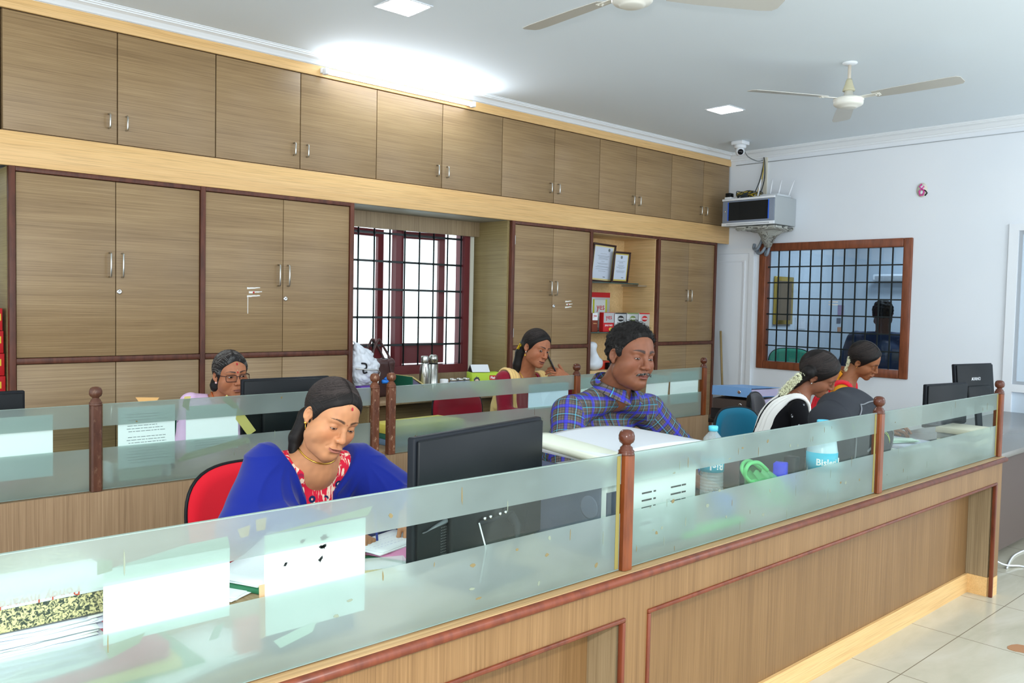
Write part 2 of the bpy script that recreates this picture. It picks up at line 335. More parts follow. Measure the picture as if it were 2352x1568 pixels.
for (a, s, b), lb in zip(seams[1:], ul[1:]):
    t = thing('wall_cupboard', 'brown '+lb, 'cupboard', (a, YC, 2.275), 'upper row of wall cupboards')
    box(a+.001, b-.001, YC+.004, YB-.02, 2.277, 2.876).obj('body', CAB, t)
    for k, (p, q) in enumerate(((a, s), (s, b))):
        d = box(p+.003, q-.003, YC-.014, YC+.003, 2.279, 2.874, .001).obj('door', CAB, t)
        handle(s-.045 if k == 0 else s+.045, 2.395, .075, d, YC-.014)
tag(box(-.6, .998, YC-.012, YB-.02, 2.277, 2.876).obj('wall_cupboard', CAB), 'brown wall cupboard cut off by the left edge of the photo', 'cupboard', 'upper row of wall cupboards')
tag(box(-1.5, XR-.001, YC-.022, YC+.005, 2.100, 2.273, .002).obj('fascia_board', BEI), 'long beige veneer band between upper and lower cupboards', 'fascia board')
tag(box(-1.5, XR-.001, YC-.020, YC+.005, 2.880, 2.945, .002).obj('top_fascia_strip', BEI), 'thin beige strip between the upper cupboards and the cornice', 'fascia strip')
def post(mb, x, z0=0, z1=2.1, w=.030): mb.box(x-w/2, x+w/2, YC-.024, YC+.02, z0, z1, .003)
def tall(x0, s, x1, label, lock=None, mid=1.106, hz=1.62, hh=.13, left_post=True, low=True, hinge=False):
    t = thing('tall_cupboard', label, 'cupboard', (x0, YC, 0), 'tall cupboards of the lower row')
    box(x0+.017, x1-.017, YC+.022, YB-.02, .10, 2.09).obj('body', CAB, t)
    mb = MB(); mb.box(x0+.015, x1-.015, YC-.022, YC+.012, mid-.015, mid+.015, .003).box(x0+.015, x1-.015, YC-.022, YC+.012, 2.075, 2.099, .003).box(x0+.015, x1-.015, YC-.01, YC+.012, 0, .10)
    post(mb, x1)
    if left_post: post(mb, x0)
    mb.obj('door_frame', TRIM, t)
    for lo, hi, z in ((mid+.018, 2.072, hz), (.105, mid-.018, .80)):
        for k, (p, q) in enumerate(((x0+.017, s), (s, x1-.017))):
            d = box(p+.002, q-.002, YC-.012, YC+.008, lo, hi, .001).obj('door', CAB, t)
            handle(s-.032 if k == 0 else s+.032, z, hh if hi > 1.5 else .1, d)
            if hi > 1.5 and k == lock:
                MB().lathe([(0, 0), (.014, 0), (.014, .004), (.010, .006), (.004, .006), (.004, .004), (0, .004)], n=20, M=facing((s+.018, YC-.012, hz-.145), -90)).obj('lock', CHROME, d)
            if hinge and k == 0 and hi > 1.5:
                for hz_ in (lo+.1, hi-.12): MB().box(p-.004, p+.006, YC-.018, YC-.012, hz_-.035, hz_+.035).obj('hinge', STEEL, d)
    return t
c1 = tall(1.06, 1.562, 2.045, 'tall brown cupboard at the left with a round lock, beside the red boxes', 1)
c2 = tall(2.045, 2.56, 3.053, 'tall brown cupboard left of the barred window, smeared with white ash stripes', 1, hz=1.60, left_post=False)
c3 = tall(4.512, 4.962, 5.418, 'tall brown cupboard behind the woman on the phone, with small white stripes', 1, hz=1.585, hh=.11, hinge=True)
c4 = tall(6.352, 6.82, 7.262, 'tall brown cupboard at the right end of the row, beside the white door', None, hz=1.565, hh=.105)
ASH = mat('white_ash', (236, 234, 228), .9)
def ash(cx, cz, w, parent, tail=True):
    mb = MB(); r = random.Random(cx)
    for k in range(3):
        z = cz+.024-k*.024; pts = []
        for side in (1, -1):
            xs = [i/7 for i in range(8)]; xs = xs if side > 0 else xs[::-1]
            for u in xs: pts.append((cx-w/2+u*w+(.012 if k == 1 else 0), z+.006*u+side*(.0062*(1-.6*u)+r.uniform(-.0012, .0012))))
        mb.prism(pts, .0006, Matrix(((1, 0, 0, 0), (0, 0, 1, YC-.0126), (0, 1, 0, 0), (0, 0, 0, 1))))
    if tail: mb.box(cx-w/2+.004, cx-w/2+.008, YC-.0128, YC-.0121, cz-.13, cz-.03)
    o = mb.obj('ash_marks', ASH, parent)
    MB().lathe([(0, 0), (.006, 0), (.006, .0005), (0, .0005)], n=10, M=facing((cx, YC-.0132, cz), -90)).obj('red_dot', REDI, parent)
ash(2.365, 1.49, .085, c2); ash(5.155, 1.455, .075, c3, False)
# open niche with shelves
nch = thing('niche_cabinet', 'open beige shelf niche between two tall brown cupboards', 'cabinet', (5.43, YC, 0))
mb = MB(); mb.box(5.434, 5.445, YC+.022, YB-.02, 0, 2.09).box(6.327, 6.339, YC+.012, YB-.02, 0, 2.09).box(5.445, 6.327, YB-.035, YB-.02, 0, 2.09).box(5.445, 6.327, YC-.008, YB-.035, 2.072, 2.09).box(5.445, 6.327, YC-.008, YB-.035, .86, .885)
mb.obj('carcass', BEIY, nch); box(5.433, 6.339, YC-.02, YC+.012, 2.075, 2.099, .003).obj('top_rail', TRIM, nch)
box(5.445, 6.327, YC-.012, YC+.006, 0, .855).obj('door', CAB, nch)
SHG = mat('dark_shelf_glass', (66, 84, 76), .1)
for z, x1 in ((1.655, 6.12), (1.215, 6.31)):
    s = box(5.446, x1, YC+.03, YB-.045, z-.005, z+.005, .001).obj('glass_shelf', SHG, nch)
    box(x1-.006 if False else 6.20 if z > 1.5 else 6.32, 6.326, YC+.10, YC+.30, z-.02, z-.006).obj('shelf_bracket', STEEL, s)
# window counter in the recess
t = thing('window_counter', 'brown laminate counter top below the barred window', 'counter', (3.07, YC, 0))
box(3.07, 4.47, YC-.20, YB-.035, .755, .785, .003).obj('worktop', DESK, t); box(3.09, 3.11, YC-.18, YB-.04, 0, .754).obj('leg_panel', CAB, t); box(4.44, 4.46, YC-.18, YB-.04, 0, .754).obj('leg_panel', CAB, t); box(3.11, 4.44, YC+.04, YC+.06, .05, .754).obj('back_panel', CAB, t)
# ---------------------------------------------------------------- right wall: framed grille (window_3), white door, white glazed door
w3 = tag(bpy.data.objects.new('window_3', None), kind='structure'); COL.objects.link(w3); w3.location = (XR, RW[0], RW[2])
FR = redwood('window_frame_wood', (134, 76, 50), (106, 58, 38), .3); mb = MB(); f = .07
def fbar(y0, y1, z0, z1): mb.box(XR-.022, XR+.08, y0, y1, z0, z1, .008, 3)
fbar(RW[0]-.045, RW[0]+.03, RW[2]-.045, RW[3]+.045); fbar(RW[1]-.03, RW[1]+.045, RW[2]-.045, RW[3]+.045); fbar(RW[0]+.03, RW[1]-.03, RW[3]-.03, RW[3]+.045); fbar(RW[0]+.03, RW[1]-.03, RW[2]-.045, RW[2]+.03)
mb.obj('window_frame', FR, w3)
mb = MB(); n = 12
for i in range(1, n): y = RW[0]+.03+(RW[1]-RW[0]-.06)*i/n; mb.box(XR+.03, XR+.038, y-.006, y+.006, RW[2]+.02, RW[3]-.02)
for i in range(1, 7): z = RW[2]+.03+(RW[3]-RW[2]-.06)*i/7; mb.box(XR+.022, XR+.03, RW[0]+.02, RW[1]-.02, z-.006, z+.006)
mb.obj('window_grille', IRON, w3)
box(XR+.055, XR+.06, RW[0]+.02, RW[1]-.02, RW[2]+.02, RW[3]-.02).obj('pane', clear('bluish_pane', (.66, .74, .80), .05), w3)
mb = MB()
for k in range(3): mb.box(XR+.052, XR+.0545, 3.80-.045, 3.80+.045, 1.552-k*.026, 1.562-k*.026)
mb.obj('ash_marks', ASH, w3)
d1 = tag(bpy.data.objects.new('door_1', None), kind='structure'); COL.objects.link(d1); d1.location = (XR, 4.6, 0)
mb = MB(); mb.box(XR-.03, XR-.001, 4.60, 4.65, 0, 2.0).box(XR-.03, XR-.001, 5.26, 5.32, 0, 2.0).box(XR-.03, XR-.001, 4.60, 5.32, 2.0, 2.05); mb.obj('door_frame', WHITE, d1)
o = box(XR-.02, XR-.004, 4.65, 5.26, 0, 2.0, .002).obj('door_leaf', WHITE, d1); MB().box(XR-.028, XR-.02, 4.70, 4.715, .1, 1.93).box(XR-.028, XR-.02, 5.195, 5.21, .1, 1.93).box(XR-.028, XR-.02, 4.715, 5.195, 1.915, 1.93).obj('moulding', WHITE, o)
d2 = tag(bpy.data.objects.new('door_2', None), kind='structure'); COL.objects.link(d2); d2.location = (XR, 2.3, 0)
mb = MB(); mb.box(XR-.02, XR+.06, 2.26, 2.329, 0, 2.164).box(XR-.02, XR+.06, 1.06, 2.26, 2.11, 2.164).box(XR-.02, XR+.06, 1.06, 2.26, .84, .90).box(XR-.02, XR+.06, 1.0, 1.06, 0, 2.164); mb.obj('door_frame', WHITE, d2)
mb = MB(); mb.box(XR+.01, XR+.02, 1.06, 2.26, .90, 2.11).box(XR+.01, XR+.02, 1.06, 2.26, 0, .84); mb.obj('pane', mat('pale_blue_panel', (206, 220, 232), .3), d2)
mb = MB(); mb.box(XR-.005, XR+.01, 2.235, 2.26, .90, 2.11).box(XR-.005, XR+.01, 1.06, 2.235, 2.085, 2.11).box(XR-.005, XR+.01, 1.06, 2.235, .90, .925); mb.obj('glazing_bead', mat('grey_gasket', (168, 174, 180), .5), d2)
# ---------------------------------------------------------------- partitions
def newel(x, y, z0, label, m=POST, group='turned posts of the glass partitions', low=.724):
    t = thing('partition_post', label, 'post', (x, y, z0), group); s = .0195; zt = 1.045; c = .006
    mb = MB(); mb.prism([(x-s+c, y-s), (x+s-c, y-s), (x+s, y-s+c), (x+s, y+s-c), (x+s-c, y+s), (x-s+c, y+s), (x-s, y+s-c), (x-s, y-s+c)], zt-z0, Matrix.Translation((0, 0, z0))); mb.obj('shaft', m, t)
    pr = [(0, 0), (.0235, 0), (.0235, .004), (.0215, .006), (.0225, .009), (.0225, .012), (.0185, .015), (.0175, .021), (.0125, .025), (.0115, .028), (.0135, .031), (.0200, .036), (.0228, .044), (.0225, .054), (.0190, .064), (.0120, .069), (0, .0705)]
    MB().lathe(pr, (x, y, zt), 28).obj('finial', m if m is not POST else redwood('dark_polished_finial', (88, 46, 30), (66, 34, 22), .22) if 'dark_polished_finial' not in MATS else MATS['dark_polished_finial'], t)
    return t
def gpanel(x0, x1, y, label, z0=.727, z1=1.048, a=.884, b=.966):
    t = thing('glass_partition_panel', label, 'glass panel', (x0, y, z0), 'frosted glass panels of the partitions'); h = .004
    for p, q in ((z0, a), (b, z1)):
        o = box(x0, x1, y-h, y+h, p, q).obj('frosted_band', FROST, t); o.data.materials.append(GLASS)
        for f in o.data.polygons: f.material_index = 0 if f.normal.y < -.5 else 1   # the frosted film lies on one face
    box(x0, x1, y-h, y+h, a, b).obj('clear_band', GLASS, t)
    MB().box(x0, x1, y-h, y+h, z1, z1+.0012).box(x0, x1, y-h-.0004, y+h+.0004, z0-.0012, z0).obj('polished_edge', EDGE, t)
    return t
YF, YM = 1.51, 3.374; PF = [1.83, 3.41, 4.805]
gp1 = gpanel(.25, PF[0]-.024, YF, 'nearest wide glass panel with two paper sheets, left of the first front post')
gp2 = gpanel(PF[0]+.024, PF[1]-.024, YF, 'front glass panel before the white printer and water bottles')
gp3 = gpanel(PF[1]+.024, PF[2]-.024, YF, 'right-hand front glass panel before the two small black monitors')
newel(PF[0], YF, .724, 'nearest brown post with round finial, in front of the white printer')
newel(PF[1], YF, .724, 'brown post with round finial beside the grey backpack')
newel(PF[2], YF, .724, 'brown post at the far right end of the front partition')
PM = [1.0, 2.232, 2.325, 3.62, 4.885]
gm0 = gpanel(-.3, PM[0]-.024, YM, 'middle-row glass panel at the left edge of the photo')
gm1 = gpanel(PM[0]+.024, PM[1]-.024, YM, 'middle-row glass panel with taped typed sheets before the woman in pink')
gm2 = gpanel(PM[2]+.024, PM[3]-.024, YM, 'middle-row glass panel before the woman in maroon on the phone')
gm3 = gpanel(PM[3]+.024, PM[4]-.024, YM, 'middle-row glass panel behind the man in the plaid shirt')
newel(PM[0], YM, .724, 'dark brown post of the middle row, left of the taped typed sheets', mat('dummy') and redwood('aged_brown_post', (94, 58, 42), (70, 40, 28), .4, .15))
newel(PM[1], YM, .724, 'left one of the two worn posts standing close together', POSTW)
newel(PM[2], YM, .724, 'right one of the two worn posts standing close together', POSTW)
newel(PM[3], YM, .724, 'middle-row post right beside the phone hand of the woman in maroon')
newel(PM[4], YM, .724, 'middle-row end post right of the man, beside the leaning stick')
# front counter base
fc = thing('front_counter', 'long brown laminate counter base with recessed panels in the foreground', 'counter', (2.5, 1.5, 0)); X0, X1 = -.6, 4.83
box(X0, X1, 1.478, 1.55, .700, .722, .002).obj('ledge', lam('ledge_laminate', (190, 158, 114), (168, 136, 94), (134, 104, 70), 'x', .4), fc)
MB().tube([(X0, 1.474, .708), (X1+.002, 1.474, .708)], .0125, 12).obj('ledge_nosing', NOSE, fc)
stiles = [(-.02, .08), (1.815, 1.915), (4.755, 4.83)]
mb = MB(); mb.box(X0, X1, 1.488, 1.506, .592, .700)
for a, b in stiles: mb.box(a, b, 1.488, 1.506, .10, .592)
mb.obj('face_frame', PAN, fc)
mb = MB()
for a, b in stiles: mb.box(a, b, 1.487, 1.507, 0, .099)
mb.box(.08, 1.815, 1.600, 1.612, 0, .099).box(1.915, 4.755, 1.600, 1.612, 0, .099).box(4.742, 4.754, 1.507, 1.600, 0, .099).obj('kick_board', BEI, fc)
box(X0, X1-.001, 1.613, 1.630, 0, .70).obj('recessed_panel', PAN, fc)
mb = MB()
for a in (1.803, 1.915, 4.743, .08): mb.box(a, a+.012, 1.507, 1.6125, .10, .592)
mb.box(X0, 4.755, 1.507, 1.6125, .592, .604); mb.obj('cheek_panel', CABV, fc)
mb = MB()
for a, b in ((.08, 1.815), (1.915, 4.755)): mb.box(a, b, 1.481, 1.500, .583, .595, .003).box(a, a+.012, 1.481, 1.500, 0.0, .583, .003).box(b-.012, b, 1.481, 1.500, 0.0, .583, .003)
mb.obj('edge_moulding', NOSE, fc)
box(X1-.018, X1, 1.506, 2.12, 0, .700).obj('end_panel', PAN, fc)
t = thing('front_desk', 'brown laminate desk top behind the front glass partition', 'desk', (2.4, 1.8, 0))
box(-.3, 4.72, 1.552, 2.13, .705, .735, .003).obj('desk_top', DESK, t)
for x in (.02, 1.86, 3.40, 4.66): box(x-.01, x+.01, 1.66, 2.10, 0, .704).obj('side_panel', PAN, t)
# middle counter base
mc = thing('middle_counter', 'brown laminate panelled base under the middle glass partition', 'counter', (2.3, YM, 0))
box(-.6, 2.277, YM-.02, YM+.02, .0, .722).obj('front_panel', lam('middle_laminate', (176, 148, 116), (156, 128, 98), (128, 102, 76), 'z', .45), mc)
box(2.280, 4.93, YM-.02, YM+.02, .0, .722).obj('front_panel', MATS['middle_laminate'], mc)
t = thing('middle_desk', 'brown laminate desk top behind the middle glass partition', 'desk', (2.3, 3.8, 0))
box(-.3, 4.88, YM+.024, 3.93, .705, .735, .003).obj('desk_top', DESK, t)
for x in (.6, 2.28, 3.0, 4.84): box(x-.01, x+.01, YM+.05, 3.90, 0, .704).obj('side_panel', PAN, t)
# far right counter
GL = lam('dark_laminate', (96, 84, 74), (82, 70, 62), (66, 56, 50), 'x', .35)
t = thing('far_counter', 'dark laminate counter at the right edge, beyond the front partition', 'counter', (6.2, 1.9, 0))
box(4.97, 7.44, 1.60, 2.30, .650, .682, .003).obj('worktop', mat('grey_worktop', (118, 116, 112), .22), t); box(5.0, 7.44, 1.63, 1.65, .11, .65).obj('front_panel', mat('dark_front', (84, 70, 64), .45), t)
for x in (5.02, 7.40): box(x-.01, x+.01, 1.66, 2.28, 0.0, .649).obj('side_panel', GL, t)
box(5.2, 5.26, 1.64, 1.70, 0, .11).obj('foot', BLKM, t); box(6.6, 6.66, 1.64, 1.70, 0, .11).obj('foot', BLKM, t)
# ---------------------------------------------------------------- lights of the room and added fill lamps
def led(x, y, label):
    t = thing('ceiling_light', label, 'ceiling light', (x, y, CZ), 'square ceiling downlights'); s = .098
    mb = MB(); mb.box(x-s-.014, x+s+.014, y-s-.014, y+s+.014, CZ-.006, CZ-.0005, .002); mb.obj('rim', WHITE, t)
    box(x-s, x+s, y-s, y+s, CZ-.0085, CZ-.0062).obj('diffuser', mat('lit_diffuser', (235, 242, 255), .4, emit=16.), t)
led(2.62, 3.74, 'lit square ceiling light nearest the camera, left of the cut-off fan'); led(5.73, 3.835, 'small lit square ceiling light between the far fan and the cupboards')
t = thing('tube_light', 'glowing tube light on the strip above the upper cupboards', 'tube light', (3.43, YC, 2.9))
box(2.80, 4.05, YC-.046, YC-.021, 2.898, 2.932, .003).obj('batten', WHITE, t)
for x in (2.815, 4.035): box(x-.012, x+.012, YC-.09, YC-.046, 2.885, 2.925, .004).obj('lamp_holder', WHITE, t)
MB().tube([(2.828, YC-.072, 2.902), (4.022, YC-.072, 2.902)], .013, 12).obj('tube', mat('lit_tube', (240, 246, 255), .4, emit=6.), t)
lamp('tube_light_glow', 'AREA', (3.43, YC-.10, 2.93), 15, 1.15, (.86, .93, 1), (3.43, 4.5, 3.3), .03)
for x, y in ((8.7, 3.6), (10.0, 4.2)): lamp('office_fill_lamp', 'AREA', (x, y, 2.75), 27, .5, (.86, .93, 1), (x, y, 0))  # added lamps without a fixture, to brighten the office beyond the grille
for x, y, e in ((1.6, -1.0, 34), (5.6, -.9, 50)): lamp('fill_lamp_behind', 'POINT', (x, y, 2.35), e, .35, (.90, .95, 1))  # added fill behind the camera, no real fixtures, lifts the ceiling and walls
# ---------------------------------------------------------------- fans
FANW = mat('fan_enamel', (226, 224, 214), .3); FANG = mat('fan_blade_enamel', (196, 194, 186), .35)
def fan(x, y, zb, a0, label, drop):
    t = thing('ceiling_fan', label, 'fan', (x, y, CZ), 'white three-bladed ceiling fans')
    MB().lathe([(.0, 0), (.010, 0), (.010, -(CZ-zb)+.05), (0, -(CZ-zb)+.05)], (x, y, CZ), 12).obj('down_rod', mat('worn_white_rod', (206, 196, 180), .5), t)
    MB().lathe([(.045, 0), (.045, -.006), (.03, -.014), (.0, -.016)][::-1], (x, y, CZ), 20).obj('ceiling_plate', WHITE, t)
    MB().lathe([(0, .15), (.014, .15), (.020, .135), (.026, .11), (.036, .085), (.037, .075), (0, .075)], (x, y, zb), 24).obj('canopy', mat('cream_canopy', (196, 190, 160), .4), t)
    MB().lathe([(0, -.032), (.045, -.032), (.055, -.028), (.060, -.022), (.078, -.018), (.088, -.008), (.090, .006), (.088, .012), (.092, .016), (.090, .026), (.070, .034), (.050, .040), (.030, .044), (.024, .075), (0, .075)], (x, y, zb), 40).obj('motor', FANW, t)
    for k in range(3):
        a = math.radians(a0+120*k); M = Matrix.Translation((x, y, zb+.028))@Matrix.Rotation(a, 4, 'Z')@Matrix.Rotation(math.radians(-9), 4, 'X')
        pl = [(.16, -.045), (.155, .0), (.165, .045), (.30, .056), (.60, .062), (.655, .054), (.672, .030), (.672, -.04), (.655, -.056), (.60, -.060), (.30, -.055)]
        b = MB().prism(pl, .003, M).obj('blade', FANG, t)
        mb = MB().box(.07, .20, -.018, .018, -.004, .0, 0, 2, M)
        for p in ((.175, .0), (.19, .012), (.19, -.012)): mb.lathe([(0, 0), (.006, 0), (.004, -.004), (0, -.004)], (p[0], p[1], -.004), 8, M)
        mb.obj('blade_bracket', FANW, b)
    return t
fan(2.83, 2.37, 2.752, 87, 'white ceiling fan cut off by the top edge of the photo', .2); fan(5.17, 2.56, 2.750, 30, 'white ceiling fan hanging in full view at the upper right', .2)
# ---------------------------------------------------------------- implicit surfaces -> mesh
V = np.array
def ln(v): return np.sqrt((v*v).sum(-1))
def smin(a, b, k):
    h = np.clip(.5+.5*(b-a)/k, 0, 1); return b*(1-h)+a*h-k*h*(1-h)
def smax(a, b, k): return -smin(-a, -b, k)
def ell(P, c, r):
    q = (P-V(c))/V(r); k0 = ln(q); k1 = ln(q/V(r)); return k0*(k0-1)/np.maximum(k1, 1e-9)
def sph(P, c, r): return ln(P-V(c))-r
def cap(P, a, b, ra, rb=None):
    a = V(a); b = V(b); rb = ra if rb is None else rb
    ba = b-a; h = np.clip(((P-a)@ba)/max(ba@ba, 1e-9), 0, 1)
    return ln(P-a-h[:, None]*ba)-(ra+(rb-ra)*h)
def chain(P, pts, rs, k=.01):
    d = None
    for i in range(len(pts)-1):
        e = cap(P, pts[i], pts[i+1], rs[i], rs[i+1]); d = e if d is None else smin(d, e, k)
    return d
def rbox(P, c, h, r, R=None):
    q = P-V(c)
    if R is not None: q = q@R
    q = np.abs(q)-(V(h)-r); return ln(np.maximum(q, 0))+np.minimum(q.max(-1), 0)-r
def rotm(yaw=0, pitch=0, roll=0):
    """head frame (x right, y forward, z up) to body frame: roll, then pitch (nod down positive), then yaw (turn left positive); degrees"""
    y, p, r = math.radians(yaw), math.radians(-pitch), math.radians(roll)
    Rz = V([[math.cos(y), -math.sin(y), 0], [math.sin(y), math.cos(y), 0], [0, 0, 1]])
    Rx = V([[1, 0, 0], [0, math.cos(p), -math.sin(p)], [0, math.sin(p), math.cos(p)]])
    Ry = V([[math.cos(r), 0, math.sin(r)], [0, 1, 0], [-math.sin(r), 0, math.cos(r)]])
    return Rz@Rx@Ry
def surf(f, lo, hi, h, B=12):
    """surface nets over the blocks that the zero level crosses"""
    lo = V(lo, ); hi = V(hi)
    n = np.ceil((hi-lo)/h/B).astype(int)
    bi = np.stack(np.meshgrid(*[np.arange(k) for k in n], indexing='ij'), -1).reshape(-1, 3)
    cen = lo+(bi+.5)*B*h
    act = bi[np.abs(f(cen)) < B*h*.5*1.75*1.35+h]
    if len(act) == 0: return np.zeros((0, 3)), np.zeros((0, 4), int)
    g = np.stack(np.meshgrid(*[np.arange(B+1)]*3, indexing='ij'), -1).reshape(-1, 3)
    dim = n*B+1
    G = np.full(tuple(dim), np.nan, np.float32)
    for s in range(0, len(act), 150):
        ii = (act[s:s+150, None, :]*B+g[None]).reshape(-1, 3)
        G[ii[:, 0], ii[:, 1], ii[:, 2]] = f(lo+ii*h)
    ne = G < 0
    ok = ~np.isnan(G)
    cs = [(i, j, k) for i in (0, 1) for j in (0, 1) for k in (0, 1)]
    sl = lambda o: tuple(slice(o[a], G.shape[a]-1+o[a]) for a in range(3))
    cnt = sum(ne[sl(o)].astype(np.int8) for o in cs); allok = np.ones(cnt.shape, bool)
    for o in cs: allok &= ok[sl(o)]
    cell = (cnt > 0) & (cnt < 8) & allok
    idx = np.argwhere(cell)
    acc = np.zeros((len(idx), 3)); w = np.zeros(len(idx))
    for o in cs:
        for a in range(3):
            if o[a]: continue
            o2 = list(o); o2[a] = 1; o2 = tuple(o2)
            v1 = G[idx[:, 0]+o[0], idx[:, 1]+o[1], idx[:, 2]+o[2]]; v2 = G[idx[:, 0]+o2[0], idx[:, 1]+o2[1], idx[:, 2]+o2[2]]
            m = (v1 < 0) != (v2 < 0)
            t = np.where(m, v1/np.where(m, v1-v2, 1), 0)
            p = np.tile(V(o, float), (len(idx), 1)) if False else np.tile(np.array(o, float), (len(idx), 1)); p[:, a] = t
            acc[m] += p[m]; w[m] += 1
    vid = np.full(cell.shape, -1, np.int64); vid[idx[:, 0], idx[:, 1], idx[:, 2]] = np.arange(len(idx))
    vs = lo+(idx+acc/w[:, None])*h
    fs = []
    for a in range(3):
        b, c = (a+1) % 3, (a+2) % 3
        s0 = [slice(1, -1)]*3; s0[a] = slice(0, -1); s1 = list(s0); s1[a] = slice(1, None)
        A = ne[tuple(s0)]; Bm = ne[tuple(s1)]
        e = np.argwhere((A != Bm) & ok[tuple(s0)] & ok[tuple(s1)])
        sign = A[e[:, 0], e[:, 1], e[:, 2]]
        off = np.ones(3, int); off[a] = 0; e = e+off
        def gv(db, dc):
            q = e.copy(); q[:, b] -= db; q[:, c] -= dc
            return vid[q[:, 0], q[:, 1], q[:, 2]]
        m = (e[:, a] < cell.shape[a]) & (e[:, b] < cell.shape[b]) & (e[:, c] < cell.shape[c])
        e = e[m]; sign = sign[m]
        quad = np.stack([gv(1, 1), gv(0, 1), gv(0, 0), gv(1, 0)], -1)
        good = (quad >= 0).all(1); quad = quad[good]; sg = sign[good]
        quad[~sg] = quad[~sg][:, ::-1]; fs.append(quad)
    return vs, np.concatenate(fs)
def relax(vs, f, it=1):
    """pull the vertices onto the surface"""
    for _ in range(it):
        e = 4e-4; d = f(vs); gr = np.stack([f(vs+np.eye(3)[i]*e)-d for i in range(3)], -1)/e
        gr /= np.maximum((gr*gr).sum(-1, keepdims=True), .3); vs = vs-np.clip(d, -.003, .003)[:, None]*gr
    return vs
def implicit(name, f, lo, hi, h, mat, parent=None, col=None, extra=None, rel=1):
    vs, fs = surf(f, lo, hi, h)
    if rel: vs = relax(vs, f, rel)
    if extra:
        for f2, lo2, hi2, h2 in extra:
            v2, q2 = surf(f2, lo2, hi2, h2); v2 = relax(v2, f2); fs = np.concatenate([fs, q2+len(vs)]); vs = np.concatenate([vs, v2])
    me = bpy.data.meshes.new(name)
    me.vertices.add(len(vs)); me.vertices.foreach_set('co', vs.astype(np.float32).ravel())
    me.loops.add(len(fs)*4); me.loops.foreach_set('vertex_index', fs.astype(np.int32).ravel())
    me.polygons.add(len(fs)); me.polygons.foreach_set('loop_start', np.arange(0, len(fs)*4, 4, dtype=np.int32))
    me.polygons.foreach_set('use_smooth', np.ones(len(fs), bool))
    me.update(calc_edges=True)
    if col is not None:
        a = me.color_attributes.new('tint', 'FLOAT_COLOR', 'POINT')
        c = np.ones((len(vs), 4), np.float32); c[:, :3] = col(vs); a.data.foreach_set('color', c.ravel())
    me.materials.append(mat)
    o = bpy.data.objects.new(name, me); bpy.context.scene.collection.objects.link(o); o.parent = parent
    return o
rng = np.random.RandomState(7)
def wob(P, s, seed=0):
    """cheap smooth pseudo noise, about -1..1"""
    r = np.random.RandomState(seed); o = 0
    for i in range(5):
        k = r.normal(size=3); k /= np.linalg.norm(k); k *= s*(.7+.9*r.rand()); o = o+np.sin(P@k+r.rand()*6.28)
    return o/2.6
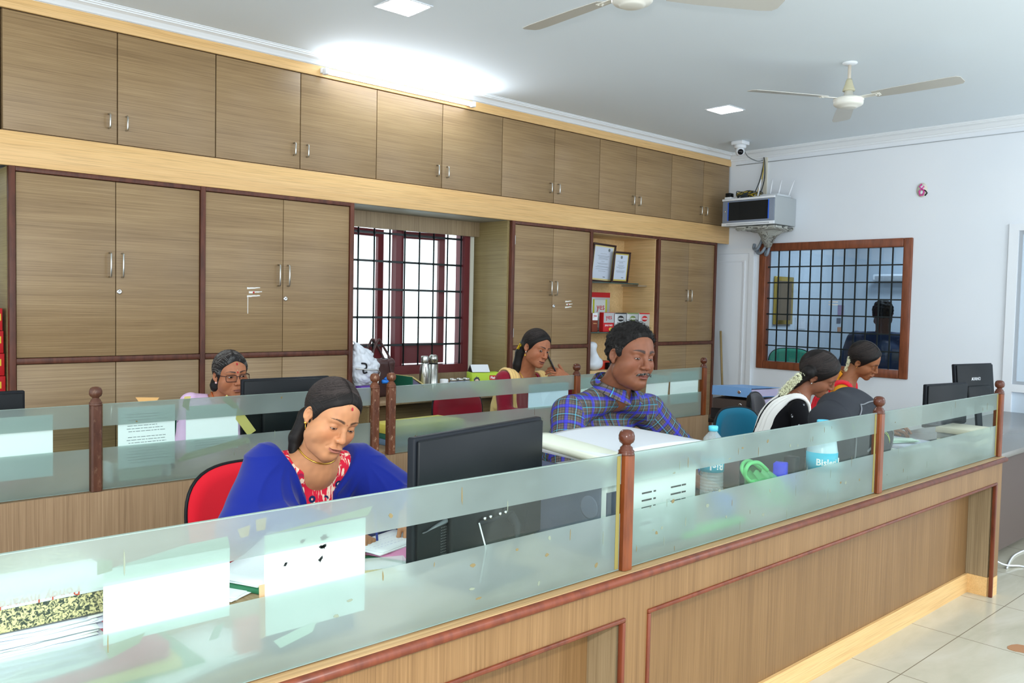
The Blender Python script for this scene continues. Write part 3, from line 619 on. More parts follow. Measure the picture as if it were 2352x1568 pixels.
# ---------------------------------------------------------------- the head
class Head:
    """x right, y forward, z up; eyes at z = 0, crown +.118, chin -.112"""
    def __init__(s, c, R, size=1., male=False, fat=0., lid=(16, -14), gaze=(0, 0), mouth=0., nose=1., skin=(.3, .14, .075), lip=(.28, .09, .07), brow=1., jaw=1.):
        s.c = V(c); s.R = V(R); s.size = size; s.male = male; s.fat = fat; s.lid = lid; s.gaze = gaze; s.mouth = mouth; s.nose = nose
        s.skin = V(skin); s.lip = V(lip); s.brow = brow; s.jaw = jaw; s.EX = .0315
    def loc(s, P): return (P-s.c)@s.R/s.size
    def out(s, Q): return s.c+(V(Q)*s.size)@s.R.T
    def lids(s, Q):
        X = np.abs(Q[:, 0])-s.EX; y = Q[:, 1]-.0655; z = Q[:, 2]
        q = np.stack([X, y, z], -1)
        u, l = math.tan(math.radians(s.lid[0])), math.tan(math.radians(s.lid[1]))
        xx = (X+.001)
        up = z-y*u+xx*xx*27*max(u-l, .15); lo = -(z-y*l)+xx*xx*16*max(u-l, .15)
        return q, np.maximum(up, lo)
    def f(s, P):
        Q = s.loc(P); A = Q.copy(); A[:, 0] = np.abs(A[:, 0]); m = s.male; ft = s.fat
        d = ell(A, (0, -.014, .034), (.0725, .0915, .085))
        d = smin(d, ell(A, (0, .030, .030), (.0600, .0550, .062)), .02)
        d = smin(d, ell(A, (0, .030, -.035), (.0540+ft*.5, .0500, .062)), .022)
        jw = .0445 if m else .0400
        d = smin(d, cap(A, (jw+ft, .004, -.062*s.jaw), (.014, .060, -.090*s.jaw), .0200+ft, .0170), .028)
        d = smin(d, ell(A, (0, .0640, -.0935*s.jaw), (.0195, .0180, .0170)), .016)
        d = smin(d, ell(A, (.040, .048, -.026), (.0230+ft*.6, .0240, .0240)), .022)       # cheek
        d = smin(d, ell(A, (.050, .026, -.040), (.0180+ft, .030, .030)), .02)
        if ft > .004: d = smin(d, cap(A, (0, .045, -.102), (.03, .01, -.09), .016+ft*.6), .03)
        # brow ridge, sockets
        br = cap(A, (.010, .0790, .0190), (.043, .0660, .0205), .0080 if m else .0060, .0070)
        d = smin(d, br, .016)
        d = smax(d, -ell(A, (.0300, .0960, .0015), (.0190, .0205, .0125)), .012)
        # nose
        n = s.nose
        ns = chain(A, [(0, .0775, .0140), (0, .0850, -.002), (0, .0925, -.0200), (0, .0965, -.0310)], [.0090, .0070, .0078, .0084], .008)
        ns = smin(ns, sph(A, (0, .0970+.001*n, -.0325), .0098), .006)
        ns = smin(ns, ell(A, (.0115*n, .0885, -.0355), (.0074*n, .0100, .0075)), .006)
        ns = smax(ns, -ell(A, (.0058*n, .0915, -.0445), (.0034, .0060, .0045)), .003)
        d = smin(d, ns, .009)
        # muzzle and lips
        d = smin(d, ell(A, (0, .0660, -.0640), (.0280, .0230, .0230)), .014)
        up = ell(A, (.0055, .0870, -.0625), (.0145, .0085, .0052)); up = smin(up, ell(A, (.0140, .0830, -.0645), (.0100, .0070, .0038)), .005)
        lo = ell(A, (0, .0855, -.0725-s.mouth*.5), (.0165, .0090, .0062))
        lp = np.minimum(smin(d, up, .0035), smin(d, lo, .0045))
        d = smin(lp, lp, 1e-6)
        gz = A[:, 2]+.0668+.25*s.mouth+A[:, 0]**2*(-7)+.0015
        groove = np.maximum(np.maximum(np.abs(gz)-(.0003+s.mouth*.5), A[:, 0]-.0235), .078-A[:, 1])
        d = smax(d, -groove, .0025)
        d = smax(d, -ell(A, (0, .0905, -.0530), (.0028, .0050, .0060)), .004)           # philtrum
        d = smax(d, -ell(A, (0, .0900, -.0840), (.0180, .0080, .0045)), .008)           # under the lip
        fold = cap(A, (.0175, .0905, -.0400), (.0300, .0740, -.0640), .0016)
        d = smax(d, -fold-.0006, .006)
        # eyelids
        q, op = s.lids(Q)
        ls = ln(q)-.0150; ls = smax(ls, -op, .0012)
        ls = np.where(op < 0, np.maximum(ls, ln(q)-.0125), ls)
        hole = np.maximum(ln(q)-.0153, op)
        d = smax(d, -hole, .0015)
        d = smin(d, ls, .0035)
        crease = np.abs(ln(q-V([0, 0, .0012]))-.0148); 
        # ear
        e = (A-V([.0685, -.009, -.006]))/.86; ca, sa = math.cos(.30), math.sin(.30)
        ex = e[:, 0]*ca+e[:, 1]*sa; ey = -e[:, 0]*sa+e[:, 1]*ca; ez = e[:, 2]; 
        e = np.stack([ex, ey-.12*ez, ez], -1)
        sh = ell(e, (.004, -.006, .004), (.0055, .0185, .0300))
        rim = np.abs(ln(np.stack([e[:, 1]+.006, (e[:, 2]-.006)*.68], -1))-.0155)
        rim = np.sqrt(rim**2+(e[:, 0]-.0085)**2)-.0030; rim = np.maximum(rim, -(e[:, 2]+.022))
        rim = smax(rim, (e[:, 1]-.004)*.9-(e[:, 2]-.004)*.4, .004)
        ear = smin(sh, rim, .003)
        ear = smax(ear, -ell(e, (.0105, -.002, .003), (.0060, .0095, .0130)), .003)
        ear = smax(ear, -ell(e, (.0105, -.008, .017), (.0040, .0070, .0060)), .003)
        ear = smin(ear, ell(e, (.0035, .000, -.024), (.0046, .0078, .0095)), .005)
        ear = smin(ear, ell(e, (.0035, .0085, -.001), (.0040, .0040, .0065)), .004)
        d = smin(d, ear, .005)
        return d*s.size
    def skincol(s, P):
        Q = s.loc(P); A = Q.copy(); A[:, 0] = np.abs(A[:, 0])
        c = np.tile(s.skin, (len(P), 1))
        t = 1+.05*wob(P, 260, 3)+.04*wob(P, 60, 4); c = c*t[:, None]
        def mix(w, k):
            nonlocal c
            w = np.clip(w, 0, 1)[:, None]; c = c*(1-w)+V(k)*w
        near = Q[:, 1] > .03
        warm = V([1.10, .86, .80])*s.skin
        mix(.55*np.exp(-((ln(A-V([.038, .068, -.028]))/.022)**2)), warm)
        mix(.5*np.exp(-((ln(A-V([0, .1, -.036]))/.014)**2)), warm)
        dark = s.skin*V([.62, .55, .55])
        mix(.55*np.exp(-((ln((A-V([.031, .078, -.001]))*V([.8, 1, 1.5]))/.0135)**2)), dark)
        # lips
        zc = -.0673-.25*s.mouth; lx = A[:, 0]/.0245
        top = zc+.0075*np.clip(1-lx**2, 0, 1)**.7-.0012*np.exp(-(A[:, 0]/.004)**2); bot = zc-(.0105+.6*s.mouth)*np.clip(1-lx**2, 0, 1)**.6
        w = np.clip((top-Q[:, 2])/.0012, 0, 1)*np.clip((Q[:, 2]-bot)/.0018, 0, 1)*(Q[:, 1] > .07)*(lx < 1)
        mix(w*.8, s.lip)
        # brows
        bx = A[:, 0]; zb = .0215+.0050*np.sin(np.clip((bx-.010)/.040, 0, 1)*2.4); hb = .0042*np.clip(1.15-(bx-.010)/.044, .25, 1)*(1.25 if s.male else .85)
        w = np.clip(2.0-1.5*np.abs(Q[:, 2]-zb)/hb, 0, 1)*np.clip((bx-.008)/.006, 0, 1)*np.clip((.054-bx)/.006, 0, 1)*near
        w = w*(.85+.15*np.sin(bx*1900+Q[:, 2]*900))
        mix(np.clip(w*1.7, 0, 1)*.95*s.brow, (.012, .009, .008))
        q, op = s.lids(Q)
        rr = ln(q)
        w = np.clip(1.6-np.abs(op)/.0011, 0, 1)*(rr < .0165)*(rr > .0120)*(np.abs(q[:, 0]) < .0175)*(q[:, 1] > 0)
        mix(w*.9, (.012, .008, .008))
        return np.clip(c, 0, 1)
    def eyes(s, parent, mats):
        for sx in (-1, 1):
            bm = bmesh.new(); bmesh.ops.create_uvsphere(bm, u_segments=32, v_segments=24, radius=.0136*s.size)
            me = bpy.data.meshes.new('eyeball'); bm.to_mesh(me); bm.free()
            for m in mats: me.materials.append(m)
            gy = math.radians(s.gaze[0]); gp = math.radians(s.gaze[1])
            g = V([-math.sin(gy)*math.cos(gp), math.cos(gy)*math.cos(gp), math.sin(gp)])
            for p in me.polygons:
                c = V(p.center); a = math.degrees(math.acos(max(-1, min(1, c@g/np.linalg.norm(c)))))
                p.material_index = 2 if a < 11 else 1 if a < 27 else 0; p.use_smooth = True
            o = bpy.data.objects.new('eyeball', me); bpy.context.scene.collection.objects.link(o); o.parent = parent
            M = Matrix([list(s.R[i])+[0] for i in range(3)]+[[0, 0, 0, 1]])
            pos = s.out((sx*s.EX, .0655, 0)); o.matrix_local = Matrix.Translation(Vector(pos.tolist()))@M
# ---------------------------------------------------------------- people
def vattr(name, rough, spec=.4, sss=0, bump=None):
    m = mat(name, (255, 255, 255), rough, 0, spec, **({'sss': sss} if sss else {})); t = NT(m); a = t.n('ShaderNodeAttribute'); a.attribute_name = 'tint'; t.l(a.outputs['Color'], t.b.inputs['Base Color'])
    if bump: t.bump(t.noise(t.coord((bump[0],)*3), 1, 4, .6), bump[1], .0006)
    return m
SKIN = vattr('skin', .5, .4, .06, (900, .12))
EYEM = [mat('eye_white', (214, 206, 200), .15), mat('brown_iris', (46, 26, 18), .1), mat('pupil', (8, 6, 6), .05)]
def hairmat(name, base=(16, 13, 12), grey=0., rough=.36):
    m = mat(name, tuple(v*.7 for v in base), rough+.12, 0, .22); t = NT(m); n = t.noise(t.coord((420, 26, 420)), 1, 3, .65); n2 = t.noise(t.coord((22, 14, 22)), 1, 4, .6)
    c = t.mix(n, s2l(base), tuple(min(1, v*2.6+.006) for v in s2l(base)))
    if grey: g = t.math('MULTIPLY', t.ramp(n2, [(.52, (0, 0, 0)), (.70, (1, 1, 1))]), t.ramp(n, [(.45, (0, 0, 0)), (.6, (grey, grey, grey))])); c = t.mix(g, c, s2l((150, 150, 148)))
    t.color(c); t.bump(n, .6, .0008); return m
HAIR = hairmat('black_hair'); HAIRG = hairmat('greying_hair', (22, 20, 20), .9, .45); HAIRM = hairmat('short_black_hair', (13, 11, 10), .12, .6)
def hairline(Q, hi=.0, male=False):
    """positive where the scalp carries hair"""
    y, z, x = Q[:, 1], Q[:, 2], np.abs(Q[:, 0])
    if male:
        st = lambda e, w: .5+.5*np.tanh((y-e)/w)
        l = -.078+(.018+.078)*st(-.030, .006)-.034*st(.004, .003)+.034*st(.022, .004)+np.clip(y-.024, 0, 1)*1.26
    else: l = np.where(y > .012, -.018+(y-.012)*1.50+.004*np.cos(x*90), np.maximum(-.018+(y-.012)*4.5, -.085))
    return z-l-hi
def hair_cap(h, name, m, parent, thick=.010, male=False, extra=None, res=.0035, comb=1., groove=.00028, hi=0.):
    def f(P):
        Q = h.loc(P); A = Q.copy(); A[:, 0] = np.abs(A[:, 0])
        d = ell(A, (0, -.014, .034), (.0725, .0915, .085)); d = smin(d, ell(A, (0, .030, .030), (.060, .055, .062)), .02)
        th = thick*np.clip(.35+hairline(Q, hi, male)/.035, .12, 1)
        if male: th = th+.0035*wob(Q, 150, 5)+.002*wob(Q, 330, 6)
        else:
            an = np.arctan2(Q[:, 0], Q[:, 2]-.01); th = th+groove*np.sin(an*95+Q[:, 1]*30)*np.clip(hairline(Q, hi)/.03, 0, 1)-.0022*np.exp(-(Q[:, 0]/.0022)**2)*(Q[:, 2] > .05)*comb
        d = d-th
        d = smax(d, -hairline(Q, hi, male), .004)
        d = smax(d, -(ln((Q-V([0, -.010, -.004]))*V([0, 1, .72]))-.0165)-np.where(np.abs(Q[:, 0]) > .05, 0, 1), .002)
        if extra is not None: d = smin(d, extra(Q), .012)
        return d*h.size
    b = .17*h.size; lo = h.c-b; hi_ = h.c+b; lo = lo-V([.03, .03, .28 if extra is not None else 0])
    return implicit(name, f, lo, hi_, res, m, parent)
def strands(h, name, m, parent, n, r=.00055, L=.022, seed=1, region=None, curl=1., z0=.03, t0=.004, up=0.):
    mb = MB(); r_ = random.Random(seed); k = 0
    while k < n:
        th = r_.uniform(0, 6.283); u = r_.uniform(-.3, 1); q = Vector((math.sqrt(1-u*u)*math.cos(th), math.sqrt(1-u*u)*math.sin(th), u))
        p = Vector((q.x*.0745, -.010+q.y*.098, .036+q.z*.086)); 
        if hairline(V([list(p)]), 0, True)[0] < .001 or (region and not region(p)): continue
        k += 1; nrm = q; tg = nrm.cross(Vector((r_.uniform(-1, 1), r_.uniform(-1, 1), r_.uniform(-1, 1)))).normalized(); b2 = nrm.cross(tg); ph = r_.uniform(0, 6.28); pts = []
        for i in range(6):
            s = i/5; a = ph+s*3.6*curl; c = p+nrm*(t0+up*s+.004*s)+tg*L*s+(b2*math.cos(a)+nrm*math.sin(a))*.0045*curl
            pts.append(h.out(V(list(c))))
        mb.tube([tuple(x) for x in pts], [r, r, r, r*.9, r*.7, r*.3], 4)
    return mb.obj(name, m, parent)
def combed(h, m, parent, n, thick, hi=.0, end=(0, -.100, -.010), seed=1, r=.00055, name='hair_strands', part=.55):
    f0 = lambda Q: smin(ell(Q*V([1, 1, 1]), (0, -.014, .034), (.0725, .0915, .085)), ell(Q, (0, .030, .030), (.060, .055, .062)), .02)
    g = np.random.RandomState(seed); S_ = []; C_ = []
    while len(S_) < n:
        if g.rand() < part:
            sx = g.choice([-1, 1]); y = g.uniform(-.045, .066); S_.append([sx*.0015, y, .14]); C_.append([sx*g.uniform(.075, .11), y-.02, .06+g.uniform(-.03, .03)]); continue
        d = g.normal(size=3); d /= np.linalg.norm(d); q = V([0, -.005, .03])+d*.085; 
        if d[1] < -.1 or not -.003 < hairline(q[None], hi)[0] < .012: continue
        S_.append(list(q)); sx = np.sign(q[0]) or 1; C_.append([q[0]*1.15, -.02, q[2]+.03])
    S_ = V(S_); C_ = V(C_); E_ = V(end)+g.normal(size=(n, 3))*.010; K = 12; t = np.linspace(0, .92, K)[None, :, None]
    P_ = (S_[:, None]*(1-t)**2+2*t*(1-t)*C_[:, None]+t*t*E_[:, None]).reshape(-1, 3); c = V([0, -.012, .028]); d = P_-c; P_ = c+d/np.linalg.norm(d, axis=1, keepdims=True)*.1
    th = thick*np.clip(.35+hairline(P_, hi)/.035, .12, 1); off = np.repeat(g.uniform(-.0004, .0010, n), K)
    P_ = relax(P_, lambda Q: f0(Q)-thick*np.clip(.35+hairline(Q, hi)/.035, .12, 1)-off, 16); P_ = (h.c+(P_*h.size)@h.R.T).reshape(n, K, 3); mb = MB()
    for row in P_: mb.tube([tuple(q) for q in row], [r*.3]+[r]*(K-2)+[r*.5], 4)
    return mb.obj(name, m, parent)
STR = hairmat('dark_brown_strands', (44, 38, 36), 0, .3); STG = mat('silver_strands', (150, 150, 146), .4)
class Body:
    def __init__(s, **k): s.__dict__.update({a: (V(b) if isinstance(b, tuple) else b) for a, b in k.items()})
    def torso(s, P, g=0.):
        Q = (P-s.chest)@s.T; w = s.wide; A = Q.copy(); A[:, 0] = np.abs(A[:, 0])
        d = ell(Q, (0, 0, 0), (.142*w+g, .098*s.deep+g, .165+g))
        d = smin(d, ell(A, (.070*w, .018, .085), (.070*w+g, .062+g, .070+g)), .04)
        if s.female: d = smin(d, ell(A, (.068*w, .072*s.deep, -.035), (.060+g, .055+g, .060+g)), .03)
        d = smin(d, cap(P, (s.hip+s.chest)/2, s.chest, (.120 if s.female else .135)*w+g, .10*w+g), .06)
        hp = P-s.hip; hp = hp*V([1/1.25, 1, 1]); d = smin(d, ln(hp)-(.135*w+g), .06)
        for a in ('shL', 'shR'): d = smin(d, cap(P, s.neck-V([0, 0, .035]), s.__dict__[a], .040*s.thick+g, .048*s.thick+g), .045)
        return d
    def arm(s, P, side, g=0., upto=1., ge=None):
        a, b, c = [s.__dict__[k+side] for k in ('sh', 'el', 'wr')]; ge = g if ge is None else ge; t = s.thick
        d = cap(P, a, b, .050*t+g, .040*t+(g+ge)/2)
        if upto > .5: e = b+(c-b)*(upto-.5)*2; d = smin(d, cap(P, b, e, .039*t+(g+ge)/2, (.039+(.027-.039)*(upto-.5)*2)*t+ge), .02)
        return d
    def legs(s, P, g=0.):
        d = None
        for sx in (-1, 1):
            x = (s.T@V([sx, 0, 0]))*V([1, 1, 0]); fw = s.face; k = s.hip+x*.09+V([0, 0, -.02]); kn = k+fw*.40; ft = V([kn[0]-fw[0]*.02, kn[1]-fw[1]*.02, .07])
            e = smin(cap(P, k, kn, .088+g, .062+g), cap(P, kn, ft, .058+g, .042+g), .03); e = smin(e, cap(P, ft+V([0, 0, -.03]), ft+fw*.15+V([0, 0, -.042]), .038, .026), .02); d = e if d is None else np.minimum(d, e)
        return d
    def neckf(s, P, h): return smin(cap(P, h.out((0, -.022, -.045)), s.neck+V([0, 0, -.02]), (.054 if not s.female else .0455)*h.size, (.062 if not s.female else .054)), cap(P, s.neck+V([0, 0, -.03]), s.neck+(s.shL+s.shR-2*s.neck)*.0+V([0, 0, -.05]), .06), .03)
def hand_sdf(w, f, n, curl=(20, 25, 15), spread=5, thumb=(35, 20), size=1., side=1, curls=None):
    """w wrist, f towards the fingers, n out of the back of the hand, side +1: thumb towards f x n"""
    w = V(w); f = V(f)/np.linalg.norm(f); n = V(n); n = n-(n@f)*f; n = n/np.linalg.norm(n); s = np.cross(f, n)*side; segs = []
    base = [(-.030, .084, .0078), (-.010, .090, .0084), (.011, .088, .0086), (.030, .082, .0083)]; lens = [(.030, .020, .017), (.040, .025, .019), (.044, .028, .020), (.038, .024, .019)]
    for i in range(4):
        cu = curls[i] if curls else curl; sp = math.radians((i-1.5)*spread); p = w+f*base[i][1]*size+s*base[i][0]*size; d0 = f*math.cos(sp)+s*math.sin(sp); a = 0; pts = [w+f*.045*size+s*base[i][0]*.75*size, p]; rr = [base[i][2]*size*1.15, base[i][2]*size*1.08]
        for k in range(3):
            a += math.radians(cu[k]); p = p+(d0*math.cos(a)-n*math.sin(a))*lens[i][k]*size; pts.append(p); rr.append(base[i][2]*size*(1-.09*(k+1)))
        segs.append((pts, rr))
    ta, tb = math.radians(thumb[0]), math.radians(thumb[1]); td = f*math.cos(ta)+s*math.sin(ta); p0 = w+f*.018*size+s*.022*size-n*.008*size; p1 = p0+td*.042*size-n*.006*size; td2 = td*math.cos(tb)-s*math.sin(tb)*.6-n*math.sin(tb)*.5; p2 = p1+td2*.033*size; p3 = p2+td2*.026*size
    segs.append(([p0, p1, p2, p3], [.0145*size, .0115*size, .0100*size, .0082*size]))
    R = np.stack([s, f, n], 1)
    def F(P):
        q = (P-(w+f*.050*size))@R; d = rbox(q, (0, 0, 0), (.039*size, .046*size, .0125*size), .0120*size)
        d = smin(d, cap(P, w-f*.03*size, w+f*.02*size, .0245*size, .024*size), .02)
        for pts, rr in segs: d = smin(d, chain(P, pts, rr, .003), .0045)
        return d
    allp = np.array([p for pts, _ in segs for p in pts]); return F, np.minimum(allp.min(0), w-.05)-.025, np.maximum(allp.max(0), w+.05)+.025, segs
def person(label, h, b, hands=(), hairm=None):
    p = thing('person', label, 'person', (float(b.hip[0]), float(b.hip[1]), 0))
    o_ = V([float(b.hip[0]), float(b.hip[1]), 0.])
    return p, o_
ORIGIN = V([0., 0., 0.])
_imp = implicit
def implicit(name, f, lo, hi, h, mat, parent=None, col=None, extra=None, rel=1):
    o = _imp(name, f, lo, hi, h, mat, parent, col, extra, rel)
    org = Vector((0, 0, 0)); p = parent
    while p is not None: org += p.location; p = p.parent
    if org.length > 1e-6: o.data.transform(Matrix.Translation(-org))
    return o
def skinbody(p, h, b, hands=(), open_chest=.16):
    lo = h.c-.15*h.size; hi = h.c+.15*h.size; nk = b.neck
    fn = lambda P: smin(smin(h.f(P), b.neckf(P, h), .018), b.torso(P), .03)
    lo = np.minimum(lo, nk-V([.15, .14, open_chest])); hi = np.maximum(hi, nk+V([.15, .14, .02]))
    ex = [(F, l, u, .0022) for F, l, u, s in hands]
    lo2 = np.minimum(np.minimum(b.hip-.30, b.chest-.30), np.minimum(b.elL, b.elR)-.1); hi2 = np.maximum(np.maximum(b.chest+.32, b.hip+.5), np.maximum(b.elL, b.elR)+.1); lo2[2] = .0; 
    rest = lambda P: np.maximum(np.minimum(np.minimum(smin(b.torso(P, -.006), b.legs(P), .03), b.arm(P, 'L', -.002)), b.arm(P, 'R', -.002)), P[:, 2]-(nk[2]-.10))
    ex.append((rest, np.minimum(lo2, np.minimum(b.wrL, b.wrR)-.06), np.maximum(hi2, np.maximum(b.wrL, b.wrR)+.06), .011))
    o = implicit('body', fn, lo, hi, .0023, SKIN, p, h.skincol, ex)
    org = p.location
    M = h.out
    h2 = h; c0 = h.c.copy(); h.c = h.c-V(list(org)); h.eyes(p, EYEM); h.c = c0
    return o
def blob(name, c, r, m, parent, n=10): return MB().lathe([(0, -r)]+[(r*math.cos(a), r*math.sin(a)) for a in [(-.5+i/n)*math.pi for i in range(1, n)]]+[(0, r)], tuple(c), 14).obj(name, m, parent)
def disc(h, q, r, m, parent, name='bindi', sq=1., nrm=(0, 1, .15)):
    c = h.out(q); n = Vector(list(h.R@V(nrm))).normalized(); x = Vector(list(h.R@V([1, 0, 0]))); M = basis(Vector(list(c)), x, n.cross(x))
    return MB().lathe([(0, -.001), (r*.8, -.0006), (r, 0), (r*.8, .0007), (0, .001)], (0, 0, 0), 14, M@Matrix.Diagonal((1, sq, 1, 1))).obj(name, m, parent)
def nrmcol(c): return lambda P: np.tile(V(s2l(c)), (len(P), 1))
def cloth(name, rgb, rough=.85, sheen=.2, weave=900, bump=.15):
    m = mat(name, rgb, rough, 0, .15, sheen=sheen); t = NT(m); t.bump(t.noise(t.coord((weave,)*3), 1, 2), bump, .0006); return m
BINDI = mat('red_bindi', (170, 14, 28), .5)
def chair(x, y, yaw, zt, rgb, label, w=.46, h=.42, name='office_chair', seat=.44, piping=True, lean=8):
    """yaw: direction the sitter faces, degrees from +X"""
    t = thing(name, label, 'chair', (x, y, 0)); M = Matrix.Translation((x, y, 0))@Matrix.Rotation(math.radians(yaw-90), 4, 'Z'); fab = cloth('chair_fabric_%d_%d_%d' % rgb, rgb, .75)
    def bk(u, v, off):
        X = (u-.5)*w; e = abs(2*u-1); X *= (1-.10*(1-v)-.0); z = zt-h+v*h; yy = -.235+.045*e*e-math.tan(math.radians(lean))*(z-seat)-.02*math.sin(v*3.1)
        return Vector((X, yy+off, z))
    def rr(u, v): # rounded outline
        U, Vv = 2*u-1, 2*v-1; k = .38; a = max(abs(U), abs(Vv)); r = (abs(U)**3.2+abs(Vv)**3.2)**(1/3.2); f = a/r if r > 1e-6 else 1; return .5+.5*U*f, .5+.5*Vv*f
    def face(off, th):
        def g(u, v):
            a, b_ = rr(u, v); p = bk(a, b_, 0); m_ = min(1, (1-max(abs(2*u-1), abs(2*v-1)))*6); return M@(p+Vector((0, off+th*math.sqrt(max(0, 1-(1-m_)**2)), 0)))
        return g
    mb = MB(); mb.grid(face(0, .028), 22, 22); mb.obj('backrest', fab, t)
    MB().grid(face(-.004, -.022), 22, 22).obj('back_shell', BLKM, t)
    pts = []
    for i in range(64):
        a = i/64*2*math.pi; c, s = math.cos(a), math.sin(a); k = max(abs(c), abs(s)); u, v = rr(.5+.5*c/k, .5+.5*s/k); pts.append(M@(bk(u, v, 0)+Vector((0, -.002, 0))))
    MB().tube(pts, .0065, 6, True).obj('edge_trim', BLACK, t)
    MB().box(-.235, .235, -.23, .22, seat-.07, seat, .03, 3, M).obj('seat', fab, t)
    MB().box(-.03, .03, -.31, -.285, seat-.06, zt-h*.55, .006, 2, M).box(-.03, .03, -.30, .0, seat-.09, seat-.071, .004, 2, M).obj('back_bracket', BLKM, t)
    MB().lathe([(.028, .09), (.028, .30), (.018, .30), (.018, seat-.09), (0, seat-.09)], (x, y, 0), 14).obj('gas_post', BLKM, t)
    mb = MB()
    for k in range(5):
        a = k*2*math.pi/5+.3; mb.tube([(x, y, .10), (x+.27*math.cos(a), y+.27*math.sin(a), .065)], [.024, .014], 8)
    b = mb.obj('star_base', BLKM, t)
    for k in range(5):
        a = k*2*math.pi/5+.3; MB().lathe([(0, -.012), (.026, -.012), (.026, .012), (0, .012)], n=12, M=facing((x+.27*math.cos(a), y+.27*math.sin(a), .027), math.degrees(a)+90)).obj('castor', BLACK, b)
    return t
S = V([-1., 0, 0])
